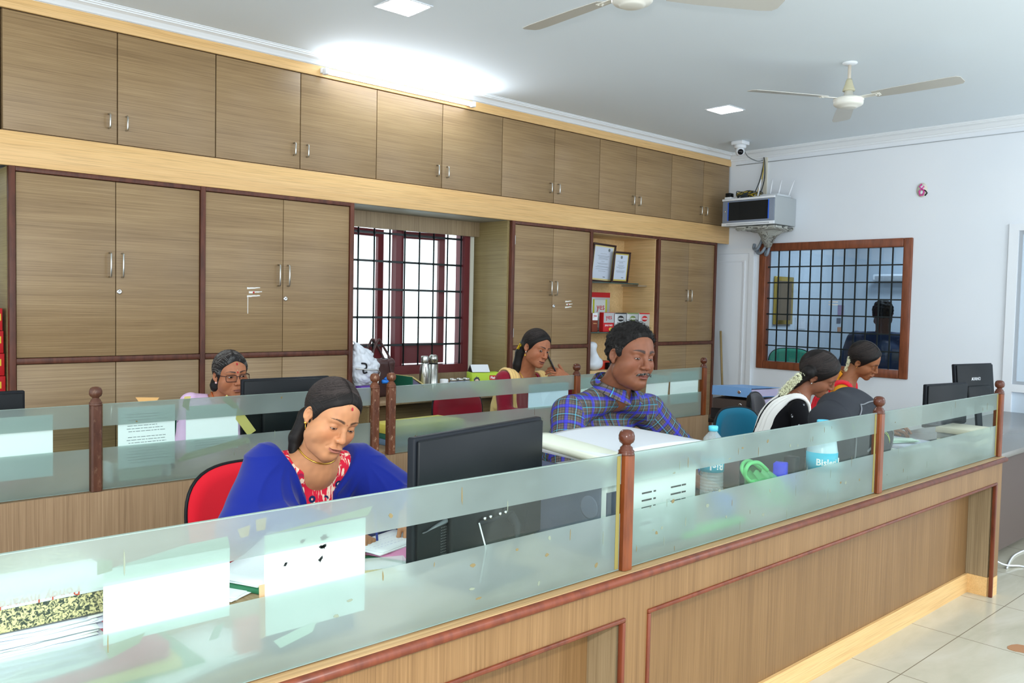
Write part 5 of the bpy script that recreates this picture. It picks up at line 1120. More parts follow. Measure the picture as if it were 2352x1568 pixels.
def yellow_woman():
    h = Head((5.321, 2.464, 1.140), rotm(193, 27.5, 17.6), 1.0, fat=-.004, lid=(-2, -24), gaze=(0, -30), skin=s2l((152, 98, 66)), lip=s2l((120, 70, 62)), nose=.95, brow=1.)
    T = rotm(200, 10, 4); fc = T@V([0, 1, 0]); fc[2] = 0; fc /= np.linalg.norm(fc); X = T@V([1, 0, 0]); nk = V([5.300, 2.575, 1.000])
    b = Body(hip=(5.26, 2.78, .48), chest=(5.28, 2.66, .82), neck=tuple(nk), shR=tuple(nk+X*.140+V([0, 0, -.052])), shL=tuple(nk-X*.140+V([0, 0, -.052])), elR=tuple(nk+X*.18+fc*.05+V([0, 0, -.25])), elL=tuple(nk-X*.18+fc*.08+V([0, 0, -.25])), wrR=tuple(nk+X*.06+fc*.26+V([0, 0, -.28])), wrL=tuple(nk-X*.08+fc*.26+V([0, 0, -.28])), T=T, wide=.88, deep=.92, thick=.84, female=True, face=fc)
    hr = hand_sdf(tuple(b.wrR), tuple(fc), (0, 0, 1), curl=(20, 25, 15), side=1, size=.86); hl = hand_sdf(tuple(b.wrL), tuple(fc), (0, 0, 1), curl=(20, 25, 15), side=-1, size=.86)
    K = mat('mustard_cotton', (214, 142, 34), .8, 0, .2); t = NT(K); vo = t.n('ShaderNodeTexVoronoi'); vo.inputs['Scale'].default_value = 17; t.l(t.coord((1, 1, 1)), vo.inputs['Vector']); t.color(t.mix(t.ramp(vo.outputs['Distance'], [(0, (1, 1, 1)), (.12, (1, 1, 1)), (.14, (0, 0, 0))]), s2l((214, 142, 34)), s2l((120, 190, 176))))
    br = braid([tuple(h.loc(np.array([q]))[0]) for q in (at(1962, 830, 5.47), at(1955, 845, 5.50), at(1944, 858, 5.53), at(1932, 872, 5.54))], .024, .015, 7)
    p = woman('young woman in mustard with a red scarf and a braid, looking down', h, b, (0, 0, 0), (222, 26, 44), [hr, hl], K, ((.090, .034), (-.085, .036)), pony=br, nr=.058, hi=-.004, collar=True)
    stud(h, p, GOLD, .0034); flowers([at(1951, 820, 5.42), at(1947, 836, 5.45), at(1942, 850, 5.46)], .009, 110, JAS, p, 4)
yellow_woman()
# teal chair
chair(4.22, 2.42, -95, .885, (18, 112, 142), 'teal fabric chair behind the woman in black', w=.44, h=.42, piping=False, seat=.37)
chair(5.25, 2.86, -70, .88, (60, 60, 66), 'dark grey chair hidden behind the woman in mustard', w=.44, h=.38, seat=.35)
# ---- man in the office beyond the grille --------------------------------------
def office_man():
    c = at(2028, 722, 8.3); h = Head(tuple(c), rotm(-75, 12, 0), 1.12, male=True, fat=.004, skin=s2l((96, 62, 48)), lip=s2l((90, 56, 50)))
    T = rotm(-60, 4, 0); fc = T@V([0, 1, 0]); fc[2] = 0; fc /= np.linalg.norm(fc); X = T@V([1, 0, 0]); nk = c+V([0, 0, -.19])-fc*.04
    b = Body(hip=tuple(nk+V([0, 0, -.60])-fc*.03), chest=tuple(nk+V([0, 0, -.24])-fc*.03), neck=tuple(nk), shR=tuple(nk+X*.24+V([0, 0, -.06])), shL=tuple(nk-X*.24+V([0, 0, -.06])), elR=tuple(nk+X*.33+fc*.0+V([0, 0, -.32])), elL=tuple(nk-X*.33+fc*.05+V([0, 0, -.32])), wrR=tuple(nk+X*.22+fc*.25+V([0, 0, -.42])), wrL=tuple(nk-X*.2+fc*.25+V([0, 0, -.42])), T=T, wide=1.45, deep=1.3, thick=1.3, female=False, face=fc*.001)
    p, _ = person('man in a dark shirt seen from behind through the grilled opening', h, b); hr = hand_sdf(tuple(b.wrR), tuple(fc), (0, 0, 1), side=1); hl = hand_sdf(tuple(b.wrL), tuple(fc), (0, 0, 1), side=-1); skinbody(p, h, b, [hr, hl])
    def sf(P): return smax(np.minimum(b.torso(P, .014), np.minimum(b.arm(P, 'L', .02, .85, .02), b.arm(P, 'R', .02, .85, .02)))+.003*wob(P, 30, 3), -(ln(P-b.neck-V([0, 0, .04]))-.075), .006)
    A = np.array([b.hip, b.neck, b.wrL, b.wrR, b.elL, b.elR, b.shL, b.shR]); implicit('shirt', sf, A.min(0)-.3, A.max(0)+.25, .009, cloth('navy_shirt', (44, 58, 84)), p)
    implicit('trousers', lambda P: smax(smin(b.torso(P, .008), b.legs(P, .02), .03), P[:, 2]-b.hip[2]-.05, .01), A.min(0)-V([.25, .25, .7]), A.max(0)+.2, .012, cloth('dark_trousers', (40, 42, 50)), p)
    hair_cap(h, 'hair', HAIRM, p, .012, male=True, res=.006)
office_man()
# ---------------------------------------------------------------- papers taped to the glass
def Mxz(x, y, z, roll=0): return Matrix.Translation((x, y, z))@Matrix.Rotation(math.radians(90), 4, 'X')@Matrix.Rotation(math.radians(roll), 4, 'Z')
GREYINK = mat('grey_print', (120, 128, 130), .7)
def sheet(x0, x1, z0, z1, y, label, lines=None, m=PAPER, skew=0, group='paper sheets taped to the glass partitions'):
    t = MB(); Y = Vector((0, -1, 0)); t.box(x0, x1, y, y+.0006, z0, z1, 0, 2, Matrix.Translation((x0, 0, z0))@Matrix.Rotation(math.radians(skew), 4, 'Y')@Matrix.Translation((-x0, 0, -z0)))
    o = tag(t.obj('taped_paper', m), label, 'paper sheet', group)
    if lines:
        r = random.Random(int(x0*100)); mb = MB()
        for z in lines:
            x = x0+.03+r.uniform(0, .01); xe = x1-r.uniform(.03, .07)
            while x < xe: w = r.uniform(.006, .02); mb.box(x, min(x+w, xe), y-.0004, y-.0001, z-.0011, z+.0011); x += w+.003
        mb.obj('print', GREYINK, o)
    return o
sheet(.461, .685, .860, .992, YF+.006, 'blank white sheet taped behind the nearest glass, left of the ink-stained one')
sB = sheet(.755, .984, .801, 1.000, YF+.006, 'white sheet with black ink blots taped behind the nearest glass')
mb = MB(); r = random.Random(6)
for cx, cz, n_ in ((.885, .975, 16), (.882, .955, 8), (.838, .975, 7), (.878, .93, 5), (.80, .935, 2)):
    for i in range(n_): a = r.uniform(0, 6.28); mb.prism([(cx+r.gauss(0, .004)+math.cos(k)*r.uniform(.0008, .0035), cz+r.gauss(0, .001)+math.sin(k)*r.uniform(.001, .006)) for k in (0, 1.2, 2.4, 3.6, 4.9)], .0004, Matrix(((1, 0, 0, 0), (0, 0, 1, YF+.0054), (0, 1, 0, 0), (0, 0, 0, 1))))
mb.obj('ink_blots', INK, sB)
sheet(.640, .856, .797, 1.021, YM+.006, 'white sheet taped behind the glass at the left edge of the middle row')
sheet(1.081, 1.297, .794, 1.029, YM+.006, 'typed white sheet taped behind the middle glass, right of the dark post', [1.0-.011*i for i in range(18) if i not in (3, 7, 11)])
sheet(1.341, 1.561, .829, 1.018, YM+.006, 'white sheet edged with yellow tape in front of the woman in pink', [.875-.010*i for i in range(4)])
sheet(3.241, 3.560, .872, 1.010, YM+.006, 'bluish blank sheet taped behind the glass before the woman on the phone', m=mat('bluish_paper', (214, 228, 244), .6))
sheet(3.665, 3.93, .938, 1.030, YM+.006, 'pale green printed slip taped left of the plaid-shirted man', [1.015-.012*i for i in range(6)], m=PAPG)
sheet(4.525, 4.835, .815, 1.028, YM+.006, 'white sheet taped behind the glass right of the plaid-shirted man')
sheet(4.27, 4.50, .85, 1.03, YM+.009, 'slanting white sheet taped close behind the man in the plaid shirt', skew=6)
TAPE = mat('yellow_tape', (196, 180, 106), .4); TAPEO = mat('orange_tape', (214, 166, 104), .4)
def tapes(y, items, parent):
    for pts, m in items: MB().prism(pts, .0005, Matrix(((1, 0, 0, 0), (0, 0, 1, y), (0, 1, 0, 0), (0, 0, 0, 1)))).obj('tape_strip', m, parent)
tapes(YM+.0045, [([(1.557, 1.0), (1.575, .985), (1.64, .895), (1.605, .875), (1.55, .95)], TAPE), ([(1.338, .828), (1.60, .872), (1.62, .845), (1.345, .80), (1.30, .795)], TAPE), ([(1.335, 1.058), (1.36, 1.058), (1.35, 1.0), (1.325, 1.02)], TAPE), ([(1.49, 1.035), (1.51, 1.055), (1.565, 1.0), (1.54, .995)], TAPE), ([(1.145, 1.066), (1.235, 1.06), (1.22, 1.04), (1.17, 1.03)], TAPEO)], gm1)
tapes(YF+.0050, [([(.451, .985), (.451, 1.012), (.475, 1.006), (.475, .988)], mat('olive_tape', (168, 166, 128), .4)), ([(.47, .992), (.60, 1.010), (.68, 1.012), (.685, .990)], mat('grey_tape', (176, 184, 172), .4)),
    ([(.70, 1.022), (.725, 1.026), (.722, 1.006), (.706, 1.004)], mat('peach_tape', (214, 156, 122), .5)), ([(.736, 1.034), (.758, 1.036), (.756, 1.012), (.738, 1.012)], mat('peach_tape')), ([(.76, 1.001), (.88, 1.012), (1.0, 1.022), (.99, 1.004)], mat('olive_tape')),
    ([(.744, .905), (.756, .905), (.758, .80), (.747, .80)], mat('peach_tape')), ([(.655, .845), (.675, .850), (.662, .822), (.645, .822)], mat('grey_tape')), ([(.46, .858), (.53, .866), (.52, .850), (.47, .835)], mat('olive_tape')), ([(.83, .80), (.87, .805), (.86, .785), (.79, .770), (.775, .788)], mat('white_glue', (214, 228, 218), .5))], gp1)
RES = mat('brown_tape_residue', (122, 108, 72), .6); RESG = mat('grey_tape_residue', (126, 136, 118), .6)
def residue(panel, y, x0, x1, n, seed, z0=.74, z1=1.04):
    r = random.Random(seed); a = MB(); b_ = MB()
    for i in range(n):
        cx, cz = r.uniform(x0, x1), r.uniform(z0, z1)
        if .884 < cz < .966: continue
        k = r.random(); w_, h_ = (r.uniform(.006, .016), r.uniform(.003, .012)) if k < .4 else (r.uniform(.0015, .003), r.uniform(.01, .04)); tilt = r.uniform(-.4, .4)
        pts = []
        for q in range(7): an = q/7*6.283; pts.append((cx+math.cos(an+tilt)*w_*r.uniform(.45, .75), cz+math.sin(an)*h_*r.uniform(.45, .75)))
        (a if r.random() < .35 else b_).prism(pts, .0003, Matrix(((1, 0, 0, 0), (0, 0, 1, y), (0, 1, 0, 0), (0, 0, 0, 1))))
    a.obj('tape_residue', RES, panel); b_.obj('tape_residue', RESG, panel)
residue(gp1, YF-.0046, .45, 1.8, 26, 3); residue(gp2, YF-.0046, 1.88, 3.3, 60, 5); residue(gp3, YF-.0046, 3.5, 4.75, 14, 7); residue(gm1, YM-.0046, 1.05, 2.2, 12, 9); residue(gm2, YM-.0046, 2.4, 3.55, 10, 11)
OLV = mat('olive_tape_edge', (134, 122, 62), .5)
for g_, x in ((gp1, 1.793), (gp2, 3.372), (gp3, 4.768)): MB().box(x-.006, x+.008, YF-.0052, YF-.0042, .73, 1.045).obj('taped_edge', OLV, g_)
# ---------------------------------------------------------------- monitors
def monitor(x, y, yaw, w, h, z0, label, base=.735, accent=False, logo=None, tilt=0, hide_stand=False):
    """yaw: direction the BACK faces, degrees from +X"""
    t = thing('computer_monitor', label, 'monitor', (x, y, base)); M = facing((x, y, z0+h/2), yaw, tilt)
    MB().box(-w/2, w/2, -h/2, h/2, -.030, -.006, .006, 3, M).obj('bezel', BLKM, t); MB().box(-w/2+.012, w/2-.012, -h/2+.016, h/2-.012, -.0312, -.0298, 0, 2, M).obj('screen', mat('dark_screen', (18, 22, 28), .1), t)
    bk = MB(); bk.box(-w/2+.008, w/2-.008, -h/2+.008, h/2-.008, -.006, .004, .004, 2, M); bk.box(-w*.30, w*.30, -h*.42, -h*.02, .004, .026, .010, 3, M); bk = bk.obj('back_cover', BLACK, t)
    if accent:
        mb = MB(); mb.grid(lambda u, v: M@Vector((w/2-.01-u*(w-.03), -.012+.010*math.sin(u*2.6)-u*.085*0-.055*u+(.5-v)*.026*math.sin(math.pi*min(1, u*1.02+.02))**.6, .006+.006*math.sin(v*3.1))), 24, 4, True, .001); mb.obj('grey_accent', mat('grey_gloss', (110, 114, 118), .25), bk)
        mb = MB()
        for sx in (-1, 1):
            for i in range(5):
                for j in range(13): mb.box(sx*.165+(i-2)*.0055-.0012, sx*.165+(i-2)*.0055+.0012, -.065-j*.0068, -.0625-j*.0068, .004, .0046, 0, 2, M)
        mb.obj('vent_slots', mat('vent_grey', (92, 94, 96), .5), bk)
        mb = MB()
        for sx in (-.03, .035):
            for q in (-.012, .012): mb.lathe([(0, 0), (.0045, 0), (.0045, .012), (0, .012)], n=10, M=M@Matrix.Translation((sx+q, -.062, .026)))
        mb.obj('port_screws', CHROME, bk); MB().box(-.06, .09, -.078, -.066, .024, .034, .003, 2, M).obj('port_housing', BLKM, bk)
        mb = MB(); mb.tube([tuple(M@Vector(q)) for q in ((.075, -.075, .03), (.078, -.10, .05), (.074, -.14, .055), (.06, -.19, .04), (.05, -.26, .0))], [.014, .012, .006, .004, .004], 10); mb.obj('video_cable', BLKM, bk)
        mb = MB(); mb.tube([tuple(M@Vector(q)) for q in ((-.06, -.07, .03), (-.062, -.13, .055), (-.07, -.22, .045), (-.09, -.30, .0))], .0022, 6); mb.obj('white_cable', WHITE, bk)
    if logo: text(logo, .028, M@Matrix.Translation((.0, h*.14, .0042)), SILVER, bk, bold=.0006)
    mb = MB(); mb.box(-.028, .028, -h/2-(z0-base)+.004, -h*.1, -.004, .014, .004, 2, M); mb.obj('stand_neck', BLKM, t)
    N = facing((x, y, base+.006), yaw); MB().box(-.12, .12, -.006, .006, -.10, .08, .005, 2, N).obj('stand_base', BLKM, t)
    return t
# nearest monitor: left end nearer the glass
ya = math.degrees(math.atan2(-.527, .103)); monitor(1.453, 1.672, ya, .537, .335, .800, 'big black monitor seen from behind between the nearest glass and the woman in blue', accent=True)
monitor(1.935, 3.66, -93, .44, .30, .785, 'black monitor seen from behind beside the woman with glasses')
monitor(.60, 3.64, -88, .46, .30, .785, 'black monitor cut off by the left edge of the photo')
monitor(5.27, 1.93, -100, .42, .25, .79, 'lower left one of the two small black monitors at the far right', base=.682)
monitor(5.77, 1.95, -102, .40, .27, .87, 'taller black monitor with letters on its back at the far right', base=.682, logo='AVANO', tilt=-6)
# ---------------------------------------------------------------- white printer
pr = thing('printer', 'white and grey multifunction printer behind the first front post', 'printer', (2.03, 1.70, .735)); X0, X1, Y0, Y1 = 1.80, 2.255, 1.550, 1.850
PW = mat('printer_white', (196, 202, 200), .45); PD = mat('printer_blue_grey', (72, 80, 100), .5)
box(X0+.012, X1-.012, Y0+.012, Y1, .745, .965, .008).obj('body', PW, pr)
box(X0+.004, X0+.012, Y0+.03, Y1-.005, .745, .985, .002).obj('side_cover', PD, pr)
mb = MB(); mb.lathe([(.030, -.0006), (.033, -.0006), (.033, .0006), (.030, .0006)], n=28, M=facing((X0+.0035, 1.62, .88), 180)); mb.obj('round_emblem', mat('emblem_grey', (96, 104, 124), .4), pr); text('hp', .036, facing((X0+.0035, 1.62, .88), 180), MATS['emblem_grey'], pr, 'emblem_letters')
mb = MB(); mb.box(X0+.012, X0+.10, Y0+.008, Y0+.013, .745, .93).obj('corner_panel', PD, pr)
mb = MB()
for k in range(3):
    for a, b_ in ((.17, .215), (.225, .235), (.31, .36), (.365, .385)): mb.box(X0+a, X0+b_, Y0+.0105, Y0+.0125, .905-k*.022, .9095-k*.022)
mb.obj('vent_slots', BLACK, pr)
box(X0+.16, X0+.30, Y0+.0105, Y0+.0122, .800, .828).obj('rating_label', PAPER, pr)
mb = MB(); rr = random.Random(2)
for i in range(22): mb.box(X0+.165+i*.0022, X0+.165+i*.0022+rr.uniform(.0006, .0015), Y0+.0098, Y0+.0104, .812, .822)
for i in range(4): mb.box(X0+.22, X0+.29-rr.uniform(0, .03), Y0+.0098, Y0+.0104, .823-i*.006, .8245-i*.006)
mb.obj('rating_print', INK, pr)
mb = MB(); mb.grid(lambda u, v: Vector((X0-.004+(X1-X0+.008)*u, Y0-.004+(Y1-Y0+.012)*v, 1.000+.032*math.sin(math.pi*(.08+.84*u))**.6*(.55+.45*v))), 26, 16, True, -.030); mb.obj('lid', mat('printer_lid', (204, 210, 216), .35), pr)
mb = MB(); mb.grid(lambda u, v: Vector((X0-.008+.105*u, Y0-.006+(Y1-Y0+.012)*v, 1.008+.012*math.sin(math.pi*u)+.020*v)), 10, 14, True, -.022); cp = mb.obj('control_panel', mat('printer_cream', (206, 212, 196), .4), pr)
mb = MB(); mb.box(X0+.01, X0+.075, 1.68, 1.74, 1.02, 1.045, .008); mb.obj('display', mat('printer_cream'), cp)
mb = MB(); mb.use(mat('orange_button', (220, 110, 60), .4)); mb.lathe([(0, 0), (.006, 0), (.005, .003), (0, .003)], (X0+.02, 1.775, 1.036), 10); mb.use(mat('green_button', (90, 130, 130), .4))
for i in range(5): mb.lathe([(0, 0), (.0045, 0), (.004, .003), (0, .003)], (X0+.035+.012*(i % 3), 1.775+.016*(i//3), 1.037), 10)
mb.obj('buttons', None, cp)
box(X0+.028, X0+.088, 1.575, 1.665, 1.0265, 1.0275, 0, Matrix.Translation((0, 0, 0))).obj('panel_sticker', mat('light_blue_sticker', (150, 200, 236), .4), cp)
st = box(X0+.17, X0+.27, 1.735, 1.775, 1.028, 1.0325).obj('yellow_sticker', mat('yellow_sticker', (240, 214, 40), .5), pr)
text('JUGGU', .026, Matrix.Translation((X0+.225, 1.755, 1.0332))@Matrix.Rotation(math.pi, 4, 'Z'), REDI, st, bold=.0006)
# ---------------------------------------------------------------- bottles
CYAN = mat('cyan_label', (54, 186, 214), .45); CAPC = mat('cyan_cap', (96, 200, 228), .4); PET = film('clear_bottle_plastic', (214, 226, 228), .32, .08); PETB = film('milky_bottle_plastic', (206, 230, 238), .78, .25)
def bottle(x, y, R, H, label, z=.735, lab=(.45, .70), tilt=0, m=PET, word='Bisleri', rot=-46, wz=.0, size=.042, flip=False):
    t = thing('water_bottle', label, 'bottle', (x, y, z)); pr_ = [(0, 0), (R*.9, 0), (R, .01)]
    n = 9
    for i in range(n*4): q = .012+(lab[0]*H-.016)*i/(n*4); pr_.append((R*(1-.045*(1-math.cos(i/4*2*math.pi))/2), q))
    pr_ += [(R, lab[0]*H), (R, lab[1]*H), (R*.97, H*(lab[1]+.03)), (R*.80, H*.84), (R*.45, H*.905), (R*.34, H*.925), (R*.34, H*.945), (0, H*.945)]
    MB().lathe(pr_, (x, y, z), 36).obj('bottle_body', m, t)
    MB().lathe([(R*1.004, lab[0]*H), (R*1.006, lab[1]*H), (R*1.002, lab[1]*H), (R*1.0, lab[0]*H)], (x, y, z), 40).obj('label_band', CYAN, t)
    MB().lathe([(0, .935*H), (R*.40, .935*H), (R*.41, .99*H), (R*.36, H), (0, H)], (x, y, z), 24).obj('cap', CAPC, t)
    M = facing((x+math.cos(math.radians(rot))*R*1.012, y+math.sin(math.radians(rot))*R*1.012, z+H*(lab[0]+lab[1])/2+wz), rot)
    if flip: M = M@Matrix.Rotation(math.pi, 4, 'Z')
    text(word, size, M, WHITEI, t, wrap=R*1.012, bold=.0008)
    if not flip and R > .05: MB().box(.040, .044, -.018, .022, 0, .0012, 0, 2, M@Matrix.Rotation(0, 4, 'X')).obj('white_bar', WHITEI, t)
    return t
bottle(2.665, 1.79, .043, .288, 'clear water bottle with cyan cap standing right of the printer', lab=(.42, .60), rot=-150, flip=True, word='Bisleri')
bottle(3.205, 1.640, .060, .285, 'large milky water bottle with cyan label beside the grey backpack', lab=(.30, .56), m=PETB, rot=-132, size=.036)
b = bottle(2.05, 3.55, .030, .20, 'small clear bottle behind the glass beside the two worn posts', lab=(.25, .5), word='', size=.01); 
# ---------------------------------------------------------------- front woman desk papers
def stackbox(name, label, cat, x, y, z0, w, d, h, rz, m, group=None, bev=.001):
    M = Matrix.Translation((x, y, 0))@Matrix.Rotation(math.radians(rz), 4, 'Z'); return tag(MB().box(-w/2, w/2, -d/2, d/2, z0, z0+h, bev, 1, M).obj(name, m), label, cat, group)
LIL = mat('lilac_paper', (226, 226, 246), .6)
def leaves(name, label, cat, x, y, z0, n, w, d, rz, m=PAPER, seed=1, spread=6, group=None, curl=0.):
    """a loose pile of thin sheets, one thing"""
    r = random.Random(seed); mb = MB()
    for i in range(n):
        M = Matrix.Translation((x+r.uniform(-.008, .008), y+r.uniform(-.008, .008), z0+i*.0016))@Matrix.Rotation(math.radians(rz+r.uniform(-spread, spread)), 4, 'Z')
        mb.grid(lambda u, v: M@Vector(((u-.5)*w, (v-.5)*d, curl*(u-.3)**2*(1 if u > .3 else 0)+.0006*math.sin(v*5+i))), 6, 4, True, .0008)
    return tag(mb.obj(name, m), label, cat, group)
nb = thing('account_book', 'thick pink-paged book with green cover under the papers of the woman in blue', 'book', (1.42, 1.97, .736))
M = Matrix.Translation((1.44, 1.985, 0))@Matrix.Rotation(math.radians(24), 4, 'Z')
MB().box(-.12, .12, -.075, .075, .7365, .740, .001, 1, M).obj('cover', mat('green_cover', (40, 110, 76), .5), nb); mb = MB(); mb.grid(lambda u, v: M@Vector((-.118+.236*u, -.073+.146*v, .741+.012*math.sin(math.pi*min(1, u*1.0+.05))**.5)), 14, 4, True, -.004); mb.obj('pages', mat('pink_pages', (206, 130, 170), .6), nb)
lf = leaves('handwritten_papers', 'handwritten white papers under the hands of the woman in blue', 'papers', 1.40, 2.035, .757, 3, .21, .13, 14, PAPER, 4, 3)
mb = MB(); r = random.Random(3); M = Matrix.Translation((1.40, 2.035, .7615))@Matrix.Rotation(math.radians(14), 4, 'Z')
for j in (1, 2, 4):
    x = -.085
    while x < .08: w_ = r.uniform(.003, .009); mb.box(x, x+w_, -.045+j*.018, -.0444+j*.018, 0, .0002, 0, 2, M@Matrix.Rotation(r.uniform(-.02, .02), 4, 'Z')); x += w_+.008
mb.obj('handwriting', mat('blue_ink', (150, 156, 214), .6), lf)
leaves('loose_papers', 'loose white sheets right of the pen, against the back of the big monitor', 'papers', 1.37, 1.90, .7365, 3, .30, .12, -6, PAPER, 8, 4)
stackbox('pencil_pouch', 'small navy pouch lying behind the papers of the woman in blue', 'pouch', 1.445, 2.165, .7365, .07, .03, .018, 20, mat('navy_pouch', (40, 46, 90), .7), bev=.004)
leaves('pink_booklet', 'pink booklet lying open behind the left hand of the woman in blue', 'booklet', 1.60, 2.12, .7365, 3, .16, .11, 30, mat('pink_sheet', (216, 160, 200), .6), 5, 5)
t = thing('plastic_tray', 'clear plastic tray with cream paper behind the lower nearest glass', 'tray', (1.20, 1.86, .736)); TR = film('tray_plastic', (226, 234, 236), .4, .2); M = Matrix.Translation((1.20, 1.84, .7365))@Matrix.Rotation(math.radians(-22), 4, 'Z')
MB().box(-.11, .11, -.07, .07, 0, .003, 0, 2, M).box(-.11, .11, -.073, -.07, 0, .035, 0, 2, M).box(-.11, .11, .07, .073, 0, .035, 0, 2, M).box(-.113, -.11, -.073, .073, 0, .035, 0, 2, M).box(.11, .113, -.073, .073, 0, .035, 0, 2, M).obj('tray_body', TR, t)
stackbox('cream_card', 'cream card lying in the clear plastic tray', 'card', 1.195, 1.838, .7405, .18, .11, .006, -22, mat('cream_card', (244, 228, 176), .6))
nb2 = leaves('ruled_papers', 'ruled white papers with a pink edge left of the writing hand', 'papers', 1.03, 2.06, .748, 5, .26, .19, 22, PAPER, 2, 3, curl=.10)
stackbox('green_register', 'green register lying under the ruled papers at the left', 'book', 1.02, 2.04, .7365, .25, .19, .010, 24, mat('green_cover'))
leaves('torn_papers', 'torn white slips lying on the bare desk top at the left', 'papers', .885, 1.99, .7365, 3, .10, .13, 30, PAPER, 12, 14)
# tall pile at the left edge
MARB = mat('marbled_board', (60, 66, 58), .5); t_ = NT(MARB); n_ = t_.noise(t_.coord((150, 150, 150)), 1, 4, .7, 1.2); t_.color(t_.ramp(n_, [(.46, s2l((52, 60, 54))), (.54, s2l((204, 190, 142)))]))
def bent(x0, x1, y0, y1, z, th, seed, m, name, label, cat, group=None):
    r = random.Random(seed); a = r.uniform(-.006, .006); return tag(MB().grid(lambda u, v: Vector((x0+(x1-x0)*u, y0+(y1-y0)*v, z+a*math.sin(u*3)+.002*math.sin(v*6))), 8, 5, True, -th).obj(name, m), label, cat, group)
stackbox('green_file', 'green file at the bottom of the pile in the lower left corner', 'file', .44, 1.70, .7365, .44, .26, .024, 3, mat('green_file', (70, 160, 110), .6))
stackbox('yellow_file', 'yellow file second from the bottom of the lower left pile', 'file', .42, 1.70, .762, .40, .25, .018, -2, mat('yellow_file', (214, 200, 90), .6))
stackbox('pink_file', 'pink file under the bundle of crumpled papers, lower left corner', 'file', .39, 1.70, .782, .40, .26, .030, 4, mat('pink_file', (220, 96, 120), .6))
bp = thing('paper_bundle', 'bundle of crumpled papers under the marbled box file', 'papers', (.36, 1.70, .814)); r = random.Random(1)
for i in range(22):
    z = .814+i*.0038; x1 = .488+r.uniform(-.035, .0); a = r.uniform(-1, 1); ph = r.uniform(0, 6)
    MB().grid(lambda u, v: Vector((.14+(x1-.14)*u, 1.566+.25*v+r.uniform(-.002, .002)+.004*math.sin(ph), z+.0035*math.sin(u*9+ph)*a+.002*math.sin(v*14+ph)*(1-v))), 14, 5, True, .0009).obj('leaf', PAPER if i % 3 else LIL, bp)
bx = thing('box_file', 'black and cream marbled box file on top of the lower left pile', 'box file', (.34, 1.70, .905)); 
box(.12, .494, 1.560, 1.82, .903, .960, .003).obj('case', MARB, bx); lb_ = box(.10, .496, 1.557, 1.70, .9602, .9612).obj('paper_label', PAPER, bx)
box(.10, .496, 1.5565, 1.5572, .944, .9612).obj('label_fold', PAPER, lb_)
text('Pondy Inward', .022, Mxz(.375, 1.5562, .9525, 180), mat('orange_red_ink', (214, 86, 66), .6), lb_)
stackbox('stapler_box', 'dark blue box lying behind the lower nearest glass under the ink-stained sheet', 'box', .90, 1.62, .7365, .20, .09, .035, 6, mat('dark_blue_box', (36, 66, 96), .6), bev=.003)
leaves('loose_papers', 'loose white papers behind the lower nearest glass under the blank sheet', 'papers', .66, 1.66, .7365, 12, .24, .17, 12, PAPER, 21, 10)
stackbox('red_pad', 'small red pad leaning beside the dark blue box', 'pad', .76, 1.60, .7365, .05, .03, .075, 0, mat('coral_pad', (226, 120, 106), .6))
# ---------------------------------------------------------------- items before the man and the woman in black
kb = thing('keyboard', 'black keyboard lying between the printer and the water bottle', 'keyboard', (2.62, 1.98, .735)); M = Matrix.Translation((2.66, 1.99, .7365))@Matrix.Rotation(math.radians(8), 4, 'Z')
MB().box(-.20, .20, -.065, .065, 0, .016, .004, 2, M).obj('keyboard_case', BLKM, kb); mb = MB()
for i in range(15):
    for j in range(5): mb.box(-.185+i*.025, -.185+i*.025+.020, -.052+j*.021, -.052+j*.021+.017, .016, .021, 0, 2, M)
mb.obj('keys', BLACK, kb)
sl = thing('desktop_computer', 'black computer tower lying on the desk behind the green bag', 'computer', (3.12, 1.93, .735)); MB().box(2.935, 3.45, 1.84, 1.99, .7365, .905, .006).obj('tower_case', mat('dark_green_black', (26, 34, 30), .35), sl); MB().box(2.929, 2.9345, 1.842, 1.988, .74, .90).obj('steel_edge', STEEL, sl)
gb = thing('carrier_bag', 'translucent green carrier bag standing before the black computer tower', 'bag', (2.82, 1.66, .735)); GB = film('green_bag_film', (110, 214, 130), .5, .25)
def gbag(u, v):
    a = u*2*math.pi; k = 1-.55*v**1.4; return Vector((2.84+.12*k*math.cos(a)*(1+.08*math.sin(5*a+v*6))-.10*v*v, 1.665+.065*k*math.sin(a)*(1+.10*math.sin(7*a)), .7365+.135*v+.006*math.sin(9*a)))
MB().grid(gbag, 48, 14).obj('bag_body', GB, gb)
mb = MB()
for s_ in (-1, 1):
    pts = [(2.80, 1.655+s_*.012, .865), (2.735, 1.655+s_*.016, .90), (2.675, 1.650+s_*.012, .905), (2.655, 1.65+s_*.008, .885), (2.665, 1.65, .86), (2.70, 1.65, .835), (2.755, 1.655, .83)]
    mb.tube(cr(pts, 5), .0075, 8)
mb.obj('bag_handle', film('green_bag_handle', (120, 230, 140), .75, .3), gb)
stackbox('green_folder', 'bright green folder lying at the foot of the second front glass panel', 'folder', 2.34, 1.580, .7365, .34, .05, .018, 0, mat('lime_folder', (96, 220, 80), .6))
stackbox('blue_punch', 'blue plastic punch seen blurred through the second front glass panel', 'punch', 2.47, 1.63, .7365, .08, .08, .09, 15, mat('strong_blue', (40, 96, 196), .5), bev=.015)
stackbox('blue_box', 'bright blue box right of the green bag', 'box', 3.03, 1.72, .7365, .05, .05, .12, 20, mat('ultramarine', (40, 50, 220), .5), bev=.004)
r = random.Random(9)
